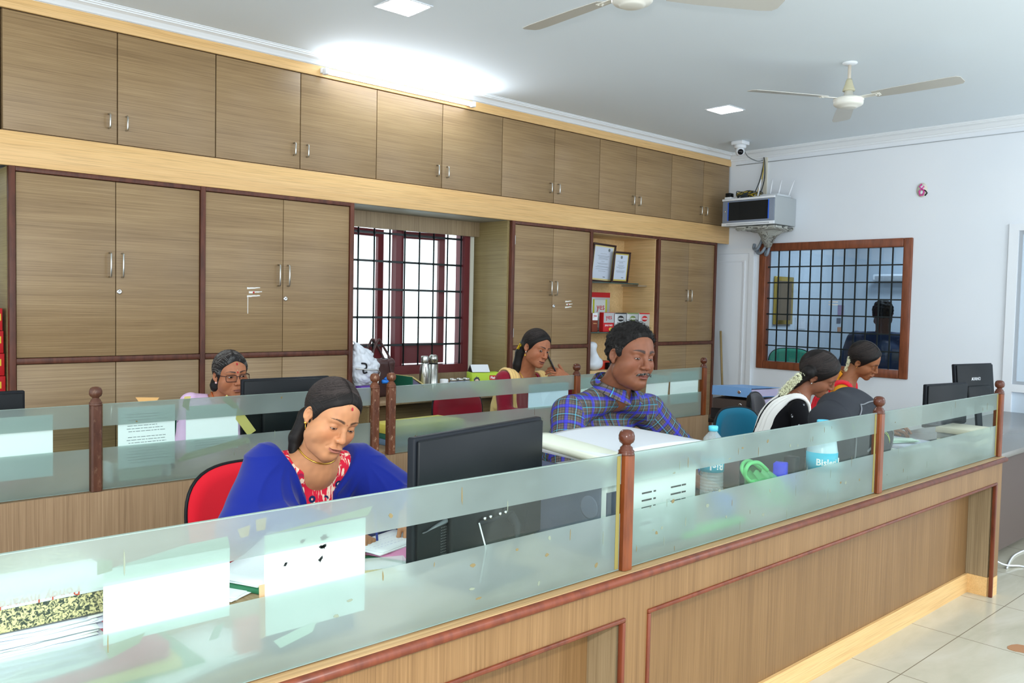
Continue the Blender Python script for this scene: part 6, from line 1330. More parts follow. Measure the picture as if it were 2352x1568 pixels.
for i in range(5): stackbox('register', 'black-edged register %s the pile between blue box and large bottle' % ('at the bottom of', 'second from the bottom of', 'in the middle of', 'second from the top of', 'on top of')[i], 'book', 3.56+r.uniform(-.01, .01), 2.03+r.uniform(-.01, .01), .7365+i*.026, .24, .20, .024, r.uniform(-8, 8), (PAPER, mat('cream_pages', (214, 206, 186), .7), mat('grey_pages', (150, 150, 148), .6))[i % 3], 'registers piled before the woman in black')
stackbox('black_holder', 'black pen holder left of the large milky water bottle', 'holder', 3.115, 1.72, .7365, .05, .05, .135, 5, BLACK, bev=.004)
# backpack
bpk = thing('backpack', 'dark grey backpack standing on the desk beside the second front post', 'backpack', (3.78, 1.78, .735)); BP = mat('grey_backpack_cloth', (50, 52, 58), .7, 0, .25); t_ = NT(BP); t_.bump(t_.noise(t_.coord((500,)*3), 1, 2), .25, .0008)
BPD = mat('black_backpack_cloth', (34, 35, 39), .6); LIM = mat('lime_piping', (200, 220, 110), .5)
def bf(P):
    Q = P-V([3.76, 1.80, .735]); tp = np.clip(Q[:, 2]/.36, 0, 1); cx = .02*tp
    d = rbox(Q, (0, 0, .155), (.245, .105, .155), .09); d = smin(d, ell(Q, (.00, .02, .25), (.19, .095, .115)), .06); d = smin(d, ell(Q, (.05, -.09, .13), (.17, .055, .12)), .02)
    fold = .006*np.sin(Q[:, 0]*38+Q[:, 2]*26)*np.clip((Q[:, 2]-.12)*6, 0, 1)+.004*wob(P, 26, 7); d = d+fold
    z1 = np.abs(np.abs(Q[:, 0]+.03)-.155+.25*(np.clip(Q[:, 2]-.22, 0, 1)))-.0025; return d+np.where(z1 < 0, .003, 0)
implicit('bag_body', bf, V([3.45, 1.62, .72]), V([4.09, 2.0, 1.14]), .0055, BP, bpk)
def onbag(pts, off=.003): return [tuple(q) for q in relax(V(pts), lambda P: bf(P)-off, 30)]
def path(pts, n=18):
    o = []
    for a, b_ in zip(pts, pts[1:]): o += [tuple(Vector(a).lerp(Vector(b_), i/n)) for i in range(n)]
    return o+[pts[-1]]
MB().tube(onbag(path([(3.60, 1.68, .76), (3.61, 1.66, .95), (3.70, 1.70, 1.06), (3.82, 1.70, 1.06), (3.95, 1.68, .96), (3.98, 1.68, .78)])), .0035, 6).obj('zip_line', mat('grey_zip', (120, 122, 128), .5), bpk)
MB().tube(onbag(path([(3.66, 1.62, .83), (3.75, 1.6, .92), (3.86, 1.6, .955), (3.97, 1.63, .90)])), .005, 6).obj('pocket_zip', mat('grey_zip'), bpk)
for dz in (0, .014): MB().tube(onbag(path([(3.80, 1.6, .93+dz), (3.84, 1.6, .90+dz), (3.865, 1.6, .86+dz)], 8)), .0015, 5).obj('lime_piping', LIM, bpk)
MB().tube(onbag(path([(3.575, 1.66, .97), (3.585, 1.66, .93)], 6)), .003, 5).obj('zip_puller', LIM, bpk)
# third bay
leaves('cheque_bundle', 'fanned pale green printed slips behind the right-hand front glass panel', 'papers', 4.40, 1.86, .790, 9, .20, .10, -30, mat('pale_green_slip', (206, 228, 214), .6), 5, 14)
r = random.Random(4)
for i in range(3): stackbox('register', ('lowest', 'middle', 'top')[i]+' grey register of the pile under the pale green slips', 'book', 4.46, 1.88, .7365+i*.017, .30, .22, .0155, r.uniform(-8, 8), (mat('grey_pages'), PAPER, mat('lilac_pages', (190, 190, 206), .6))[i], 'registers under the pale green slips')
for i in range(4): stackbox('ledger', ('lowest', 'second', 'third', 'topmost')[i]+' grey ledger of the pile left of the far small monitors', 'book', 5.16+r.uniform(-.01, .01), 1.80, .6835+i*.032, .26, .20, .030, r.uniform(-6, 6), (mat('grey_pages'), mat('cream_pages'))[i % 2], 'ledgers on the far counter')
# ---------------------------------------------------------------- binders on a dark stand
t = thing('side_table', 'black side table against the white wall behind the teal chair', 'table', (5.75, 3.70, 0)); BX, BY = 5.78, 3.60
box(BX-.34, BX+.32, BY-.22, BY+.22, .59, .62, .003).obj('table_top', mat('black_top', (40, 34, 30), .4), t)
for sx in (-.31, .29):
    for sy in (-.19, .19): box(BX+sx-.015, BX+sx+.015, BY+sy-.015, BY+sy+.015, 0, .59).obj('leg', BLKM, t)
def binder(x, y, z, w, d, h, rz, m, label, tilt=0):
    t = thing('lever_arch_file', label, 'file', (x, y, z), 'lever arch files on the side table'); M = Matrix.Translation((x, y, z))@Matrix.Rotation(math.radians(rz), 4, 'Z')@Matrix.Rotation(math.radians(tilt), 4, 'Y')
    MB().box(-w/2, w/2, -d/2, d/2, 0, .003, 0, 2, M).box(-w/2, w/2, -d/2, d/2, h-.003, h, 0, 2, M).box(-w/2, -w/2+.003, -d/2, d/2, .003, h-.003, 0, 2, M).obj('cover', m, t)
    MB().lathe([(.009, 0), (.013, 0), (.013, .002), (.009, .002)], n=18, M=M@Matrix.Translation((-w/2-.001, -d*.2, h/2))@Matrix.Rotation(-math.pi/2, 4, 'Y')).obj('finger_ring', CHROME, t)
    mb = MB()
    for i in range(8): mb.box(-w/2+.03, w/2-.015+.01*math.sin(i*3), -d/2+.008, d/2-.008, .006+i*(h-.016)/8, .006+(i+.8)*(h-.016)/8, 0, 2, M)
    mb.obj('pages', mat('lilac_pages2', (206, 196, 226), .7), t); return t
binder(BX, BY-.02, .621, .56, .32, .075, 6, mat('black_board', (40, 38, 38), .5), 'black lever arch file at the bottom of the pile behind the teal chair')
binder(BX-.02, BY-.02, .70, .54, .31, .075, 10, mat('dark_brown_board', (74, 62, 56), .5), 'dark brown lever arch file in the middle of the pile behind the teal chair')
bt = binder(BX-.02, BY-.02, .785, .54, .31, .07, 8, mat('blue_board', (120, 164, 214), .5), 'blue lever arch file on top of the pile behind the teal chair', tilt=3)
# ---------------------------------------------------------------- window counter things
Y = 4.95
pb = thing('plastic_bag', 'white plastic shopping bag at the left side of the barred window', 'bag', (3.17, Y, .785)); 
implicit('bag_film', lambda P: smin(ell(P, (3.175, Y, .99), (.10, .10, .13)), cap(P, (3.18, Y, 1.0), (3.095, Y-.02, 1.17), .085, .012), .06)+.008*wob(P, 44, 3)+.006*(1-2*np.abs(wob(P, 60, 5)))+.003*(1-2*np.abs(wob(P, 120, 6))), V([2.95, Y-.2, .78]), V([3.36, Y+.2, 1.24]), .006, mat('white_bag_plastic', (226, 232, 240), .3), pb)
MB().tube(cr([(3.10, Y-.10, 1.035), (3.13, Y-.108, 1.03), (3.135, Y-.108, 1.005), (3.112, Y-.106, .99), (3.118, Y-.108, .970), (3.14, Y-.108, .975)]), .006, 8).obj('black_print', INK, pb)
MB().tube([(3.27, Y-.10, .905), (3.32, Y-.10, .90), (3.30, Y-.09, .93)], .014, 8).obj('blue_corner', mat('blue_film', (40, 130, 226), .4), pb)
hb = thing('handbag', 'dark brown leather handbag standing before the barred window', 'handbag', (3.34, Y+.06, .785)); LB = mat('brown_leather', (74, 50, 48), .35); 
implicit('bag_body', lambda P: rbox(P, (3.35, Y+.07, .915), (.100, .075, .135), .035)+.005*np.sin(P[:, 0]*60+P[:, 2]*30)*np.clip((P[:, 2]-.95)*8, 0, 1)+.003*wob(P, 40, 6), V([3.2, Y-.05, .77]), V([3.5, Y+.2, 1.08]), .005, LB, hb)
for yy in (Y+.03, Y+.11): MB().tube(cr([(3.27, yy-.03, 1.0), (3.275, yy, 1.08), (3.30, yy, 1.15), (3.325, yy, 1.185), (3.35, yy, 1.15), (3.40, yy, 1.08), (3.425, yy-.03, 1.0)]), .0085, 8).obj('handle', LB, hb)
MB().tube([(3.385, Y-.008, 1.03), (3.40, Y-.012, .95), (3.40, Y-.012, .82)], .004, 6).obj('seam', LB, hb)
p_ = stackbox('purple_box', 'purple card box under the white plastic bag', 'box', 3.135, Y-.12, .785, .14, .07, .10, 0, mat('purple_card', (88, 50, 146), .5)); text('64ICPL', .026, Mxz(3.15, Y-.1556, .853), mat('gold_print', (226, 190, 110), .4), p_, bold=.0006)
stackbox('red_tin', 'red tin half hidden below the purple box', 'tin', 3.06, Y-.26, .7365+.0485, .06, .05, .07, 0, mat('red_tin', (200, 50, 40), .4)) if False else None
tag(MB().tube([(3.02, Y-.16, 1.005), (3.19, Y-.16, .99), (3.21, Y-.16, .975), (3.195, Y-.165, .93), (3.17, Y-.17, .79)], .004, 8).obj('umbrella_handle', STEEL), 'bent steel rod leaning before the handbag', 'rod')
lv = thing('lever_arch_file', 'green lever arch file lying on the window counter left of the flasks', 'file', (3.56, Y-.08, .785)); mb = MB(); mb.box(3.45, 3.46, Y-.19, Y+.06, .785, .935); 
mb.obj('spine', mat('green_board', (30, 96, 72), .5), lv); MB().prism([(0, 0), (.20, 0), (.20, .006), (0, .135)], .24, Matrix.Translation((3.461, Y+.05, .786))@Matrix.Rotation(math.pi/2, 4, 'X')).obj('pages', mat('violet_grey_pages', (110, 106, 130), .7), lv)
mb = MB(); mb.prism([(0, 0), (.24, -.135), (.24, -.132), (0, .012)], .25, Matrix.Translation((3.455, Y+.055, .928))@Matrix.Rotation(math.pi/2, 4, 'X')); mb.obj('cover', mat('cream_board', (214, 196, 130), .6), lv)
SB = mat('brushed_flask_steel', (190, 190, 184), .3, 1)
t = thing('steel_flask', 'steel bottle with narrow neck and side loop, left one of the pair', 'flask', (3.700, Y, .785), 'steel flasks before the window')
MB().lathe([(0, 0), (.036, 0), (.038, .006), (.038, .150), (.036, .185), (.028, .220), (.0265, .228), (0, .228)], (3.700, Y, .785), 28).obj('flask_body', SB, t); MB().lathe([(0, .232), (.027, .232), (.028, .236), (.028, .272), (.026, .276), (0, .276)], (3.700, Y, .785), 24).obj('cap', SB, t); MB().lathe([(0, .2275), (.0255, .2275), (.0255, .2325), (0, .2325)], (3.700, Y, .785), 24).obj('seal_ring', BLACK, t)
MB().tube([(3.675, Y-.022, 1.0), (3.667, Y-.034, .985), (3.668, Y-.037, .93), (3.674, Y-.036, .915), (3.680, Y-.038, .93), (3.684, Y-.036, .985)], .003, 6).obj('side_loop', STEEL, t)
t = thing('steel_flask', 'steel vacuum flask with dome cap, right one of the pair', 'flask', (3.785, Y+.01, .785), 'steel flasks before the window')
MB().lathe([(0, 0), (.035, 0), (.036, .006), (.036, .215), (0, .215)], (3.785, Y+.01, .785), 28).obj('flask_body', SB, t); MB().lathe([(0, .221), (.034, .221), (.034, .262), (.030, .276), (.020, .283), (0, .284)], (3.785, Y+.01, .785), 24).obj('cap', SB, t); MB().lathe([(0, .2145), (.0345, .2145), (.0345, .2215), (0, .2215)], (3.785, Y+.01, .785), 24).obj('seal_ring', BLACK, t)
Z = .785
t = thing('paper_roll', 'small white drum with a red line right of the two flasks', 'drum', (3.865, Y-.02, Z)); MB().lathe([(0, 0), (.032, 0), (.032, .10), (.028, .104), (0, .104)], (3.865, Y-.02, Z), 24).obj('drum', PAPER, t); MB().lathe([(.0322, .07), (.0326, .073), (.0322, .076)], (3.865, Y-.02, Z), 24).obj('red_line', REDI, t)
for i, x in enumerate((3.935, 4.000, 4.062)):
    t = thing('glass_jar', ('first', 'second', 'third')[i]+' glittering glass jar counted from the flasks towards the green pen box', 'jar', (x, Y-.04, Z), 'glass jars on the window counter')
    MB().lathe([(0, 0), (.028, 0), (.029, .006), (.029, .08), (.024, .088), (0, .088)], (x, Y-.04, Z), 16).obj('jar_glass', film('jar_glass_film', (190, 204, 222), .6, .05), t); MB().lathe([(0, .088), (.027, .088), (.027, .106), (0, .107)], (x, Y-.04, Z), 16).obj('lid', STEEL, t)
pbx = thing('pen_box', 'lime green carton of pens on the window counter beside the woman on the phone', 'carton', (4.25, 4.90, Z)); M = Matrix.Translation((4.235, 4.915, Z))@Matrix.Rotation(math.radians(-22), 4, 'Z'); LG = mat('lime_carton', (184, 214, 60), .5)
MB().box(-.115, .115, -.065, .065, .001, .142, .001, 1, M).obj('carton', LG, pbx)
F0 = M@Matrix.Translation((0, -.0655, 0))@Matrix.Rotation(math.pi/2, 4, 'X'); F1 = M@Matrix.Translation((.1155, 0, 0))@Matrix.Rotation(math.pi/2, 4, 'Z')@Matrix.Rotation(math.pi/2, 4, 'X')
for Fm, cx in ((F0, .055), (F1, 0)):
    MB().box(cx-.030, cx+.030, .088, .122, 0, .0006, 0, 2, Fm).obj('red_badge', REDI, pbx); text('Flair', .026, Fm@Matrix.Translation((cx, .104, .0008)), WHITEI, pbx, bold=.001)
    MB().box(cx-.012, cx+.045, .050, .072, 0, .0006, 0, 2, Fm).obj('blue_badge', mat('navy_badge', (40, 50, 100), .4), pbx); text('CLASSIC', .013, Fm@Matrix.Translation((cx+.017, .061, .0008)), WHITEI, pbx); text('SKY', .018, Fm@Matrix.Translation((cx-.035, .061, .0008)), INK, pbx)
mb = MB(); r = random.Random(3)
for i in range(16): a = i/16*3.3-.1; mb.prism([(-.075, .085), (-.075+.028*math.cos(a)*r.uniform(.8, 1.1), .085+.030*math.sin(a)*r.uniform(.8, 1.2)), (-.075+.02*math.cos(a+.4), .085+.02*math.sin(a+.4))], .0005, F0)
mb.obj('printed_hair', mat('print_grey', (90, 92, 100), .6), pbx); MB().lathe([(0, 0), (.017, 0), (.017, .0006), (0, .0006)], n=18, M=F0@Matrix.Translation((-.075, .075, 0))@Matrix.Diagonal((1, 1.25, 1, 1))).obj('printed_face', mat('print_face', (216, 190, 170), .6), pbx)
t = thing('steel_stand', 'tilted white and black tent-shaped stand on the lime green carton', 'stand', (4.2, 4.9, Z+.144)); N = M@Matrix.Translation((-.02, 0, .146)); MB().prism([(-.06, 0), (.06, 0), (0, .055)], .14, N@Matrix.Rotation(math.pi/2, 4, 'Y')@Matrix.Rotation(math.pi/2, 4, 'Z')@Matrix.Translation((0, 0, -.09))).obj('wedge', BLACK, t)
MB().box(-.09, .05, -.0375, .0375, -.0015, .0015, 0, 2, N@Matrix.Translation((0, -.033, .027))@Matrix.Rotation(math.radians(45), 4, 'X')).obj('white_face', WHITE, t)
# ---------------------------------------------------------------- niche
def frame(x0, x1, z0, z1, y, label, mount, lines, lean=4, roll=0):
    t = thing('framed_certificate', label, 'framed certificate', ((x0+x1)/2, y, z0), 'framed certificates on the glass shelf'); w_, h_ = x1-x0, z1-z0; M = Matrix.Translation(((x0+x1)/2, y, z0))@Matrix.Rotation(math.radians(lean), 4, 'X')@Matrix.Rotation(math.radians(90), 4, 'X')@Matrix.Rotation(math.radians(roll), 4, 'Z')
    f = .018; mb = MB(); mb.box(-w_/2, w_/2, 0, f, 0, .014, .003, 2, M).box(-w_/2, w_/2, h_-f, h_, 0, .014, .003, 2, M).box(-w_/2, -w_/2+f, f, h_-f, 0, .014, .003, 2, M).box(w_/2-f, w_/2, f, h_-f, 0, .014, .003, 2, M); mb.obj('frame', mat('dark_frame', (58, 34, 28), .3), t)
    MB().box(-w_/2+f, w_/2-f, f, h_-f, .001, .003, 0, 2, M).obj('mount', mount, t); c = MB().box(-w_/2+f+.014, w_/2-f-.012, f+.014, h_-f-.012, .003, .0036, 0, 2, M).obj('certificate', mat('certificate_paper', (206, 214, 228), .5), t)
    mb = MB(); r = random.Random(int(x0*50)); z = h_-.09
    mb.lathe([(.010, 0), (.014, 0), (.014, .0005), (.010, .0005)], n=16, M=M@Matrix.Translation((lines, h_-.052, .0038)))
    while z > .09:
        l = r.uniform(.02, w_/2-.05); mb.box(-l, l, z, z+.0022, .0037, .004, 0, 2, M); z -= r.choice((.008, .008, .018))
    mb.box(.02, .05, .045, .052, .0037, .004, 0, 2, M); mb.obj('print', GREYINK, c); return t
frame(5.60, 5.905, 1.661, 2.005, 5.10, 'larger framed certificate with a cream mount, partly behind the cupboard post', mat('cream_mount', (222, 204, 140), .6), .07, 5, -2)
frame(5.845, 6.075, 1.661, 1.945, 5.06, 'smaller framed certificate with a gilt edge, right one on the glass shelf', mat('gilt_mount', (206, 184, 96), .4), 0, 6)
def pack(x0, x1, y, z, h, d, label, base, bands=(), words=(), lz=None, group='food packs on the lower glass shelf'):
    t = thing('food_pack', label, 'pack', ((x0+x1)/2, y, z), group); box(x0, x1, y, y+d, z, z+h, .003).obj('carton', base, t)
    for a, b_, m, ins in bands: box(x0+ins, x1-ins, y-.0008, y-.0002, z+a*h, z+b_*h).obj('printed_band', m, t)
    for s_, sz, cz, m in words: text(s_, sz, Mxz((x0+x1)/2, y-.0012, z+cz*h), m, t, bold=.0005)
    return t
SIL = mat('silver_foil_pack', (206, 208, 208), .3, .3); RDP = mat('red_pack', (200, 36, 40), .45); BRP = mat('brown_pack', (126, 54, 34), .5); SZ = 1.2205
pack(5.80, 6.058, 5.245, SZ, .352, .05, 'large white carton with a red top and the word yes, behind the small packs', SIL, [(.87, 1., RDP, 0), (.08, .8, mat('pale_pack', (222, 224, 222), .5), .04)], [('yes', .085, .62, REDI)])
for x in (5.822, 5.995): box(x, x+.022, 5.2435, 5.2445, SZ+.06, SZ+.29).obj('printed_pod', mat('yellow_green_print', (196, 200, 60), .5), bpy.data.objects[[o.name for o in bpy.data.objects if o.name.startswith('food_pack')][-1]])
pack(5.53, 5.605, 4.985, SZ, .165, .05, 'narrow brown pack with a white cap shape, leftmost on the lower shelf', BRP, [(.62, 1., PAPER, .004)], [('yes', .032, .86, REDI), ('MASALA', .012, .45, mat('tan_ink', (214, 160, 110), .5))])
pack(5.615, 5.67, 5.06, SZ, .155, .05, 'tan and red pack standing behind the leftmost brown pack', mat('tan_pack', (206, 166, 116), .5), [(.75, 1., RDP, 0)])
pack(5.678, 5.822, 4.985, SZ, .172, .05, 'white and red pack with the word yes and a bowl of food', RDP, [(.47, .98, SIL, .004)], [('yes', .062, .76, REDI), ('JOLLY RICE', .020, .33, WHITEI)])
MB().lathe([(0, 0), (.025, 0), (.025, .0006), (0, .0006)], n=18, M=Mxz(5.775, 4.983, SZ+.022)@Matrix.Diagonal((1, .7, 1, 1))).obj('printed_bowl', mat('dish_yellow', (226, 186, 80), .5), bpy.data.objects[[o.name for o in bpy.data.objects if o.name.startswith('food_pack')][-1]])
for i, (x, nm, c) in enumerate(((5.835, 'silver pack with a black oval badge', (50, 50, 50)), (6.005, 'silver pack with an olive green oval badge', (120, 140, 80)), (6.175, 'silver pack with a red oval badge', (204, 40, 44)))):
    t = pack(x, x+.155, 4.985, SZ, .170, .05, nm+' on the lower glass shelf', SIL, [(.94, 1., mat('badge_%d' % i, c, .4), 0)])
    MB().lathe([(0, 0), (.042, 0), (.042, .0008), (0, .0008)], n=6 if False else 24, M=Mxz(x+.077, 4.984, SZ+.118)@Matrix.Diagonal((1, .62, 1, 1))).obj('oval_badge', MATS['badge_%d' % i], t); text('DODAK', .020, Mxz(x+.077, 4.982, SZ+.116), WHITEI, t, bold=.0006)
wb = thing('plastic_bag', 'knotted white plastic bag at the bottom of the shelf niche', 'bag', (5.58, 5.0, .885)); implicit('bag_film', lambda P: smin(ell(P, (5.585, 5.0, .945), (.085, .07, .062)), cap(P, (5.565, 5.0, .98), (5.555, 5.0, 1.09), .030, .045), .03)+.006*wob(P, 60, 2), V([5.45, 4.88, .87]), V([5.70, 5.12, 1.16]), .006, mat('white_bag_plastic'), wb)
stackbox('red_tray', 'red flat box lying behind the knotted white bag', 'box', 5.76, 5.10, .885, .22, .16, .07, 0, mat('red_tin2', (206, 60, 40), .4)); stackbox('black_box', 'black box right of the knotted white bag', 'box', 5.80, 4.99, .885, .10, .05, .06, 0, BLACK)
# red boxes in the left recess
for i in range(5): 
    o = thing('red_box', ('lowest', 'second lowest', 'middle', 'second highest', 'highest')[i]+' red carton in the stack at the left edge of the photo', 'carton', (.88, 5.02, .86+i*.118), 'red cartons stacked at the left edge'); box(.74, 1.043-.004*i, 4.97, 5.15, .80+i*.116, .913+i*.116, .002).obj('carton', RDP, o); box(1.00, 1.02, 4.969, 4.9698, .85+i*.116, .885+i*.116).obj('yellow_label', mat('yellow_label', (230, 190, 60), .5), o)
t = thing('recess_counter', 'counter under the stack of red cartons at the left edge', 'counter', (.5, 5.1, 0)); box(-.1, 1.015, 4.95, YB-.01, .77, .799, .002).obj('worktop', DESK, t); box(-.1, 1.015, 4.97, 4.985, 0, .769).obj('front_panel', CAB, t)
# ---------------------------------------------------------------- network box and cables on the right wall
nx = thing('network_cabinet', 'grey wall network box with dark window, high in the corner', 'cabinet', (XR, 4.46, 2.235)); GP = mat('cabinet_grey', (176, 182, 184), .45); GB2 = mat('blue_grey_door', (132, 142, 158), .4)
box(7.105, XR-.001, 4.18, 4.74, 2.240, 2.500, .004).obj('housing', GP, nx)
dr = box(7.090, 7.104, 4.185, 4.735, 2.272, 2.478, .002).obj('door', GB2, nx); box(7.086, 7.0895, 4.245, 4.665, 2.290, 2.465).obj('window_pane', mat('smoked_pane', (20, 26, 30), .08), dr); MB().box(7.085, 7.089, 4.235, 4.244, 2.290, 2.465).obj('blue_edge', mat('vivid_blue', (40, 100, 226), .4), dr); box(7.085, 7.089, 4.666, 4.675, 2.290, 2.465).obj('blue_edge', mat('vivid_blue'), dr)
MB().lathe([(0, 0), (.008, 0), (.008, .006), (0, .006)], n=12, M=facing((7.089, 4.705, 2.38), 180)).obj('lock', CHROME, dr)
mb = MB(); mb.box(7.085, 7.105, 4.18, 4.74, 2.240, 2.270, .002).box(7.085, 7.105, 4.18, 4.74, 2.480, 2.500, .002); tr_ = mb.obj('white_trim', WHITE, nx); mb = MB()
for i in range(34): mb.box(7.0842, 7.0852, 4.23+i*.0135, 4.237+i*.0135, 2.249, 2.258)
mb.obj('vent_holes', GREYINK, tr_)
implicit('plastic_cover', lambda P: np.maximum(np.abs(smin(rbox(P, (7.30, 4.40, 2.23), (.17, .215, .03), .02), cap(P, (7.33, 4.37, 2.2), (7.40, 4.42, 2.08), .10, .035), .07)+.006*wob(P, 24, 4)+.002*wob(P, 70, 2))-.003, P[:, 2]-2.236), V([7.05, 4.1, 2.0]), V([7.479, 4.70, 2.26]), .007, film('dusty_plastic', (190, 192, 184), .85, .2), nx)
mb = MB()
for k, (a, c) in enumerate((((7.44, 4.50, 2.15), (7.45, 4.60, 2.04)), ((7.44, 4.44, 2.12), (7.45, 4.56, 2.0)), ((7.44, 4.42, 2.1), (7.45, 4.47, 1.98)))):
    mb.tube(cr([(a[0]-.04, a[1], a[2]+.04), a, tuple((Vector(a)+Vector(c))/2+Vector((-.02, -.01, -.05))), c, (c[0]+.02, c[1]+.01, c[2]+.05)]), .014, 10)
mb.obj('conduit', mat('grey_conduit', (136, 148, 160), .45), nx)
rt = thing('wifi_router', 'white router with four upright aerials on top of the network box', 'router', (7.30, 4.32, 2.501)); box(7.18, 7.42, 4.20, 4.40, 2.503, 2.530, .010).obj('router_case', mat('router_grey', (206, 212, 216), .35), rt)
for x, y, dx, dy in ((7.17, 4.405, .0, -.03), (7.24, 4.32, .02, -.01), (7.30, 4.27, .02, -.02), (7.38, 4.21, .03, -.04)): MB().tube([(x, y, 2.515), (x+dx, y+dy, 2.515+.155)], [.008, .005], 8).obj('aerial', WHITE, rt)
ad = thing('power_adapter', 'black power adapter at the left end on the network box', 'adapter', (7.14, 4.69, 2.503)); box(7.10, 7.17, 4.655, 4.725, 2.503, 2.52, .003).obj('plug_board', WHITE, ad); box(7.105, 7.165, 4.665, 4.72, 2.521, 2.560, .005).obj('plug', BLACK, ad)
cl = thing('cable_coil', 'tangled coil of black and yellow cables on the network box', 'cables', (7.2, 4.53, 2.503)); 
for nm, m, sd, n in (('black_cable', mat('dark_cable', (50, 58, 60), .4), 2, 13), ('yellow_cable', mat('yellow_cable', (196, 170, 50), .4), 5, 5)):
    mb = MB(); r = random.Random(sd)
    for i in range(n):
        cy, R_, z0 = 4.58 if i % 2 or sd == 2 and i < 8 else 4.47, r.uniform(.05, .085), r.uniform(2.512, 2.565); ph = r.uniform(0, 6); mb.tube([(7.22+R_*.7*math.cos(a+ph), cy+R_*math.sin(a+ph), z0+.016*math.sin(2*a+ph)) for a in [q*.35 for q in range(18)]], .004, 6, True)
    mb.obj(nm, m, cl)
hc = thing('hanging_cables', 'cables rising from the network box to the cornice', 'cables', (7.40, 4.55, 2.55))
box(XR-.012, XR-.001, 4.495, 4.535, 2.53, 2.93).obj('trunking', mat('cream_trunking', (226, 222, 206), .5), hc)
for m, d in ((mat('dark_cable'), 0), (mat('yellow_cable'), .014), (mat('pale_cable', (200, 200, 196), .5), .026), (mat('dark_cable'), .034)): MB().tube(cr([(7.36, 4.52-d*2+.05, 2.55), (7.42, 4.545-d*1.5, 2.70), (7.455, 4.53-d*.4, 2.86), (7.46, 4.53, 2.93)]), .005, 6).obj('cable', m, hc)
cc = thing('security_camera', 'white dome security camera on the ceiling in the corner', 'camera', (6.93, 4.46, CZ)); cx, cy = 6.93, 4.46
MB().box(cx-.062, cx+.062, cy-.062, cy+.062, CZ-.035, CZ, .008).obj('mounting_box', WHITE, cc); MB().lathe([(0, -.035), (.055, -.035), (.055, -.055), (.048, -.066), (0, -.066)][::-1], (cx, cy, CZ), 24).obj('base', WHITE, cc)
bl = MB(); bl.lathe([(.042*math.cos(a), .042*math.sin(a)) for a in [(-.5+i/12)*math.pi for i in range(13)]], (cx, cy, CZ-.092), 24); bl = bl.obj('ball', WHITE, cc); MB().lathe([(0, 0), (.027, 0), (.024, .008), (0, .009)], n=20, M=facing((cx-.024, cy-.022, CZ-.102), 222, 15)).obj('lens', mat('lens_black', (12, 14, 18), .08), bl)
MB().tube(cr([(cx+.03, cy-.02, CZ-.07), (7.05, 4.45, 2.875), (7.25, 4.47, 2.86), (7.44, 4.53, 2.90)]), .004, 6).obj('camera_cable', mat('grey_lead', (110, 116, 116), .5), cc)
od = thing('wall_ornament', 'small pink and white baby-shaped hanging on the white wall', 'ornament', (XR, 3.03, 2.49)); M = facing((XR-.003, 3.02, 2.49), 180)
MB().lathe([(0, 0), (.045, 0), (.045, .004), (0, .004)], n=24, M=M@Matrix.Diagonal((1, 1.35, 1, 1))).obj('back_plate', mat('cream_plate', (224, 220, 206), .5), od)
mb = MB(); mb.tube([tuple(M@Vector(q)) for q in ((0, .05, .010), (-.018, .028, .012), (.0, .012, .012), (-.02, -.012, .012), (-.010, -.045, .012), (.012, -.045, .012), (.022, -.012, .012), (.004, .012, .012), (.020, .028, .012))], .0065, 8); mb.obj('pink_outline', mat('pink_plastic', (214, 60, 150), .4), od)
MB().lathe([(0, 0), (.014, 0), (.014, .006), (0, .007)], n=18, M=M@Matrix.Translation((0, -.022, .008))).obj('round_dial', WHITE, od); MB().lathe([(0, 0), (.017, 0), (.014, .008), (0, .010)], n=18, M=M@Matrix.Translation((0, .02, .006))).obj('white_head', WHITE, od)
MB().tube([tuple(M@Vector(q)) for q in ((.012, .0, .01), (.035, -.01, .015), (.048, -.03, .014), (.03, -.05, .01))], .005, 8).obj('black_strap', BLACK, od)
# broom stick
t = thing('wooden_stick', 'thin wooden stick leaning in the corner by the white door', 'stick', (7.30, 4.80, 0)); a, c = Vector((7.26, 4.74, 0)), Vector((7.37, 4.90, 1.22))
MB().tube([a.lerp(c, .45), c], .011, 10).obj('stick', mat('bamboo', (150, 128, 86), .6), t); sp_ = mat('wrapped_sleeve', (110, 140, 80), .5); t_ = NT(sp_); t_.color(t_.ramp(t_.noise(t_.coord((90, 90, 50)), 1, 2), [(.42, s2l((176, 60, 60))), (.5, s2l((120, 150, 80))), (.6, s2l((220, 200, 140)))], 'CONSTANT')); MB().tube([a, a.lerp(c, .45)], .013, 10).obj('patterned_sleeve', sp_, t)
# middle bay: files seen blurred behind the glass
stackbox('yellow_file', 'yellow file on the middle desk beside the two worn posts', 'file', 2.62, 3.56, .795, .46, .20, .045, 4, mat('yellow_file')); stackbox('green_book', 'dark green book under the yellow file on the middle desk', 'book', 2.62, 3.56, .7655, .44, .22, .028, -3, mat('green_file2', (50, 110, 90), .6)); stackbox('blue_book', 'blue grey book at the bottom of the pile on the middle desk', 'book', 2.60, 3.56, .7365, .42, .22, .028, 2, mat('blue_grey', (110, 134, 160), .6))
stackbox('green_tray', 'dark green tray behind the yellow-taped sheet', 'tray', 1.31, 3.66, .7365, .10, .20, .16, 0, mat('dark_green_tray', (34, 84, 66), .5)) 
lk = thing('letter_rack', 'cream rack standing under the typed sheet behind the middle glass', 'rack', (1.18, 3.46, .735))
for x in (1.07, 1.29): box(x-.005, x+.005, 3.42, 3.50, .7365, .81).obj('rack_side', PAPER, lk)
box(1.10, 1.26, 3.43, 3.49, .7365, .80).obj('rack_front', mat('cream_board2', (222, 230, 210), .5), lk)
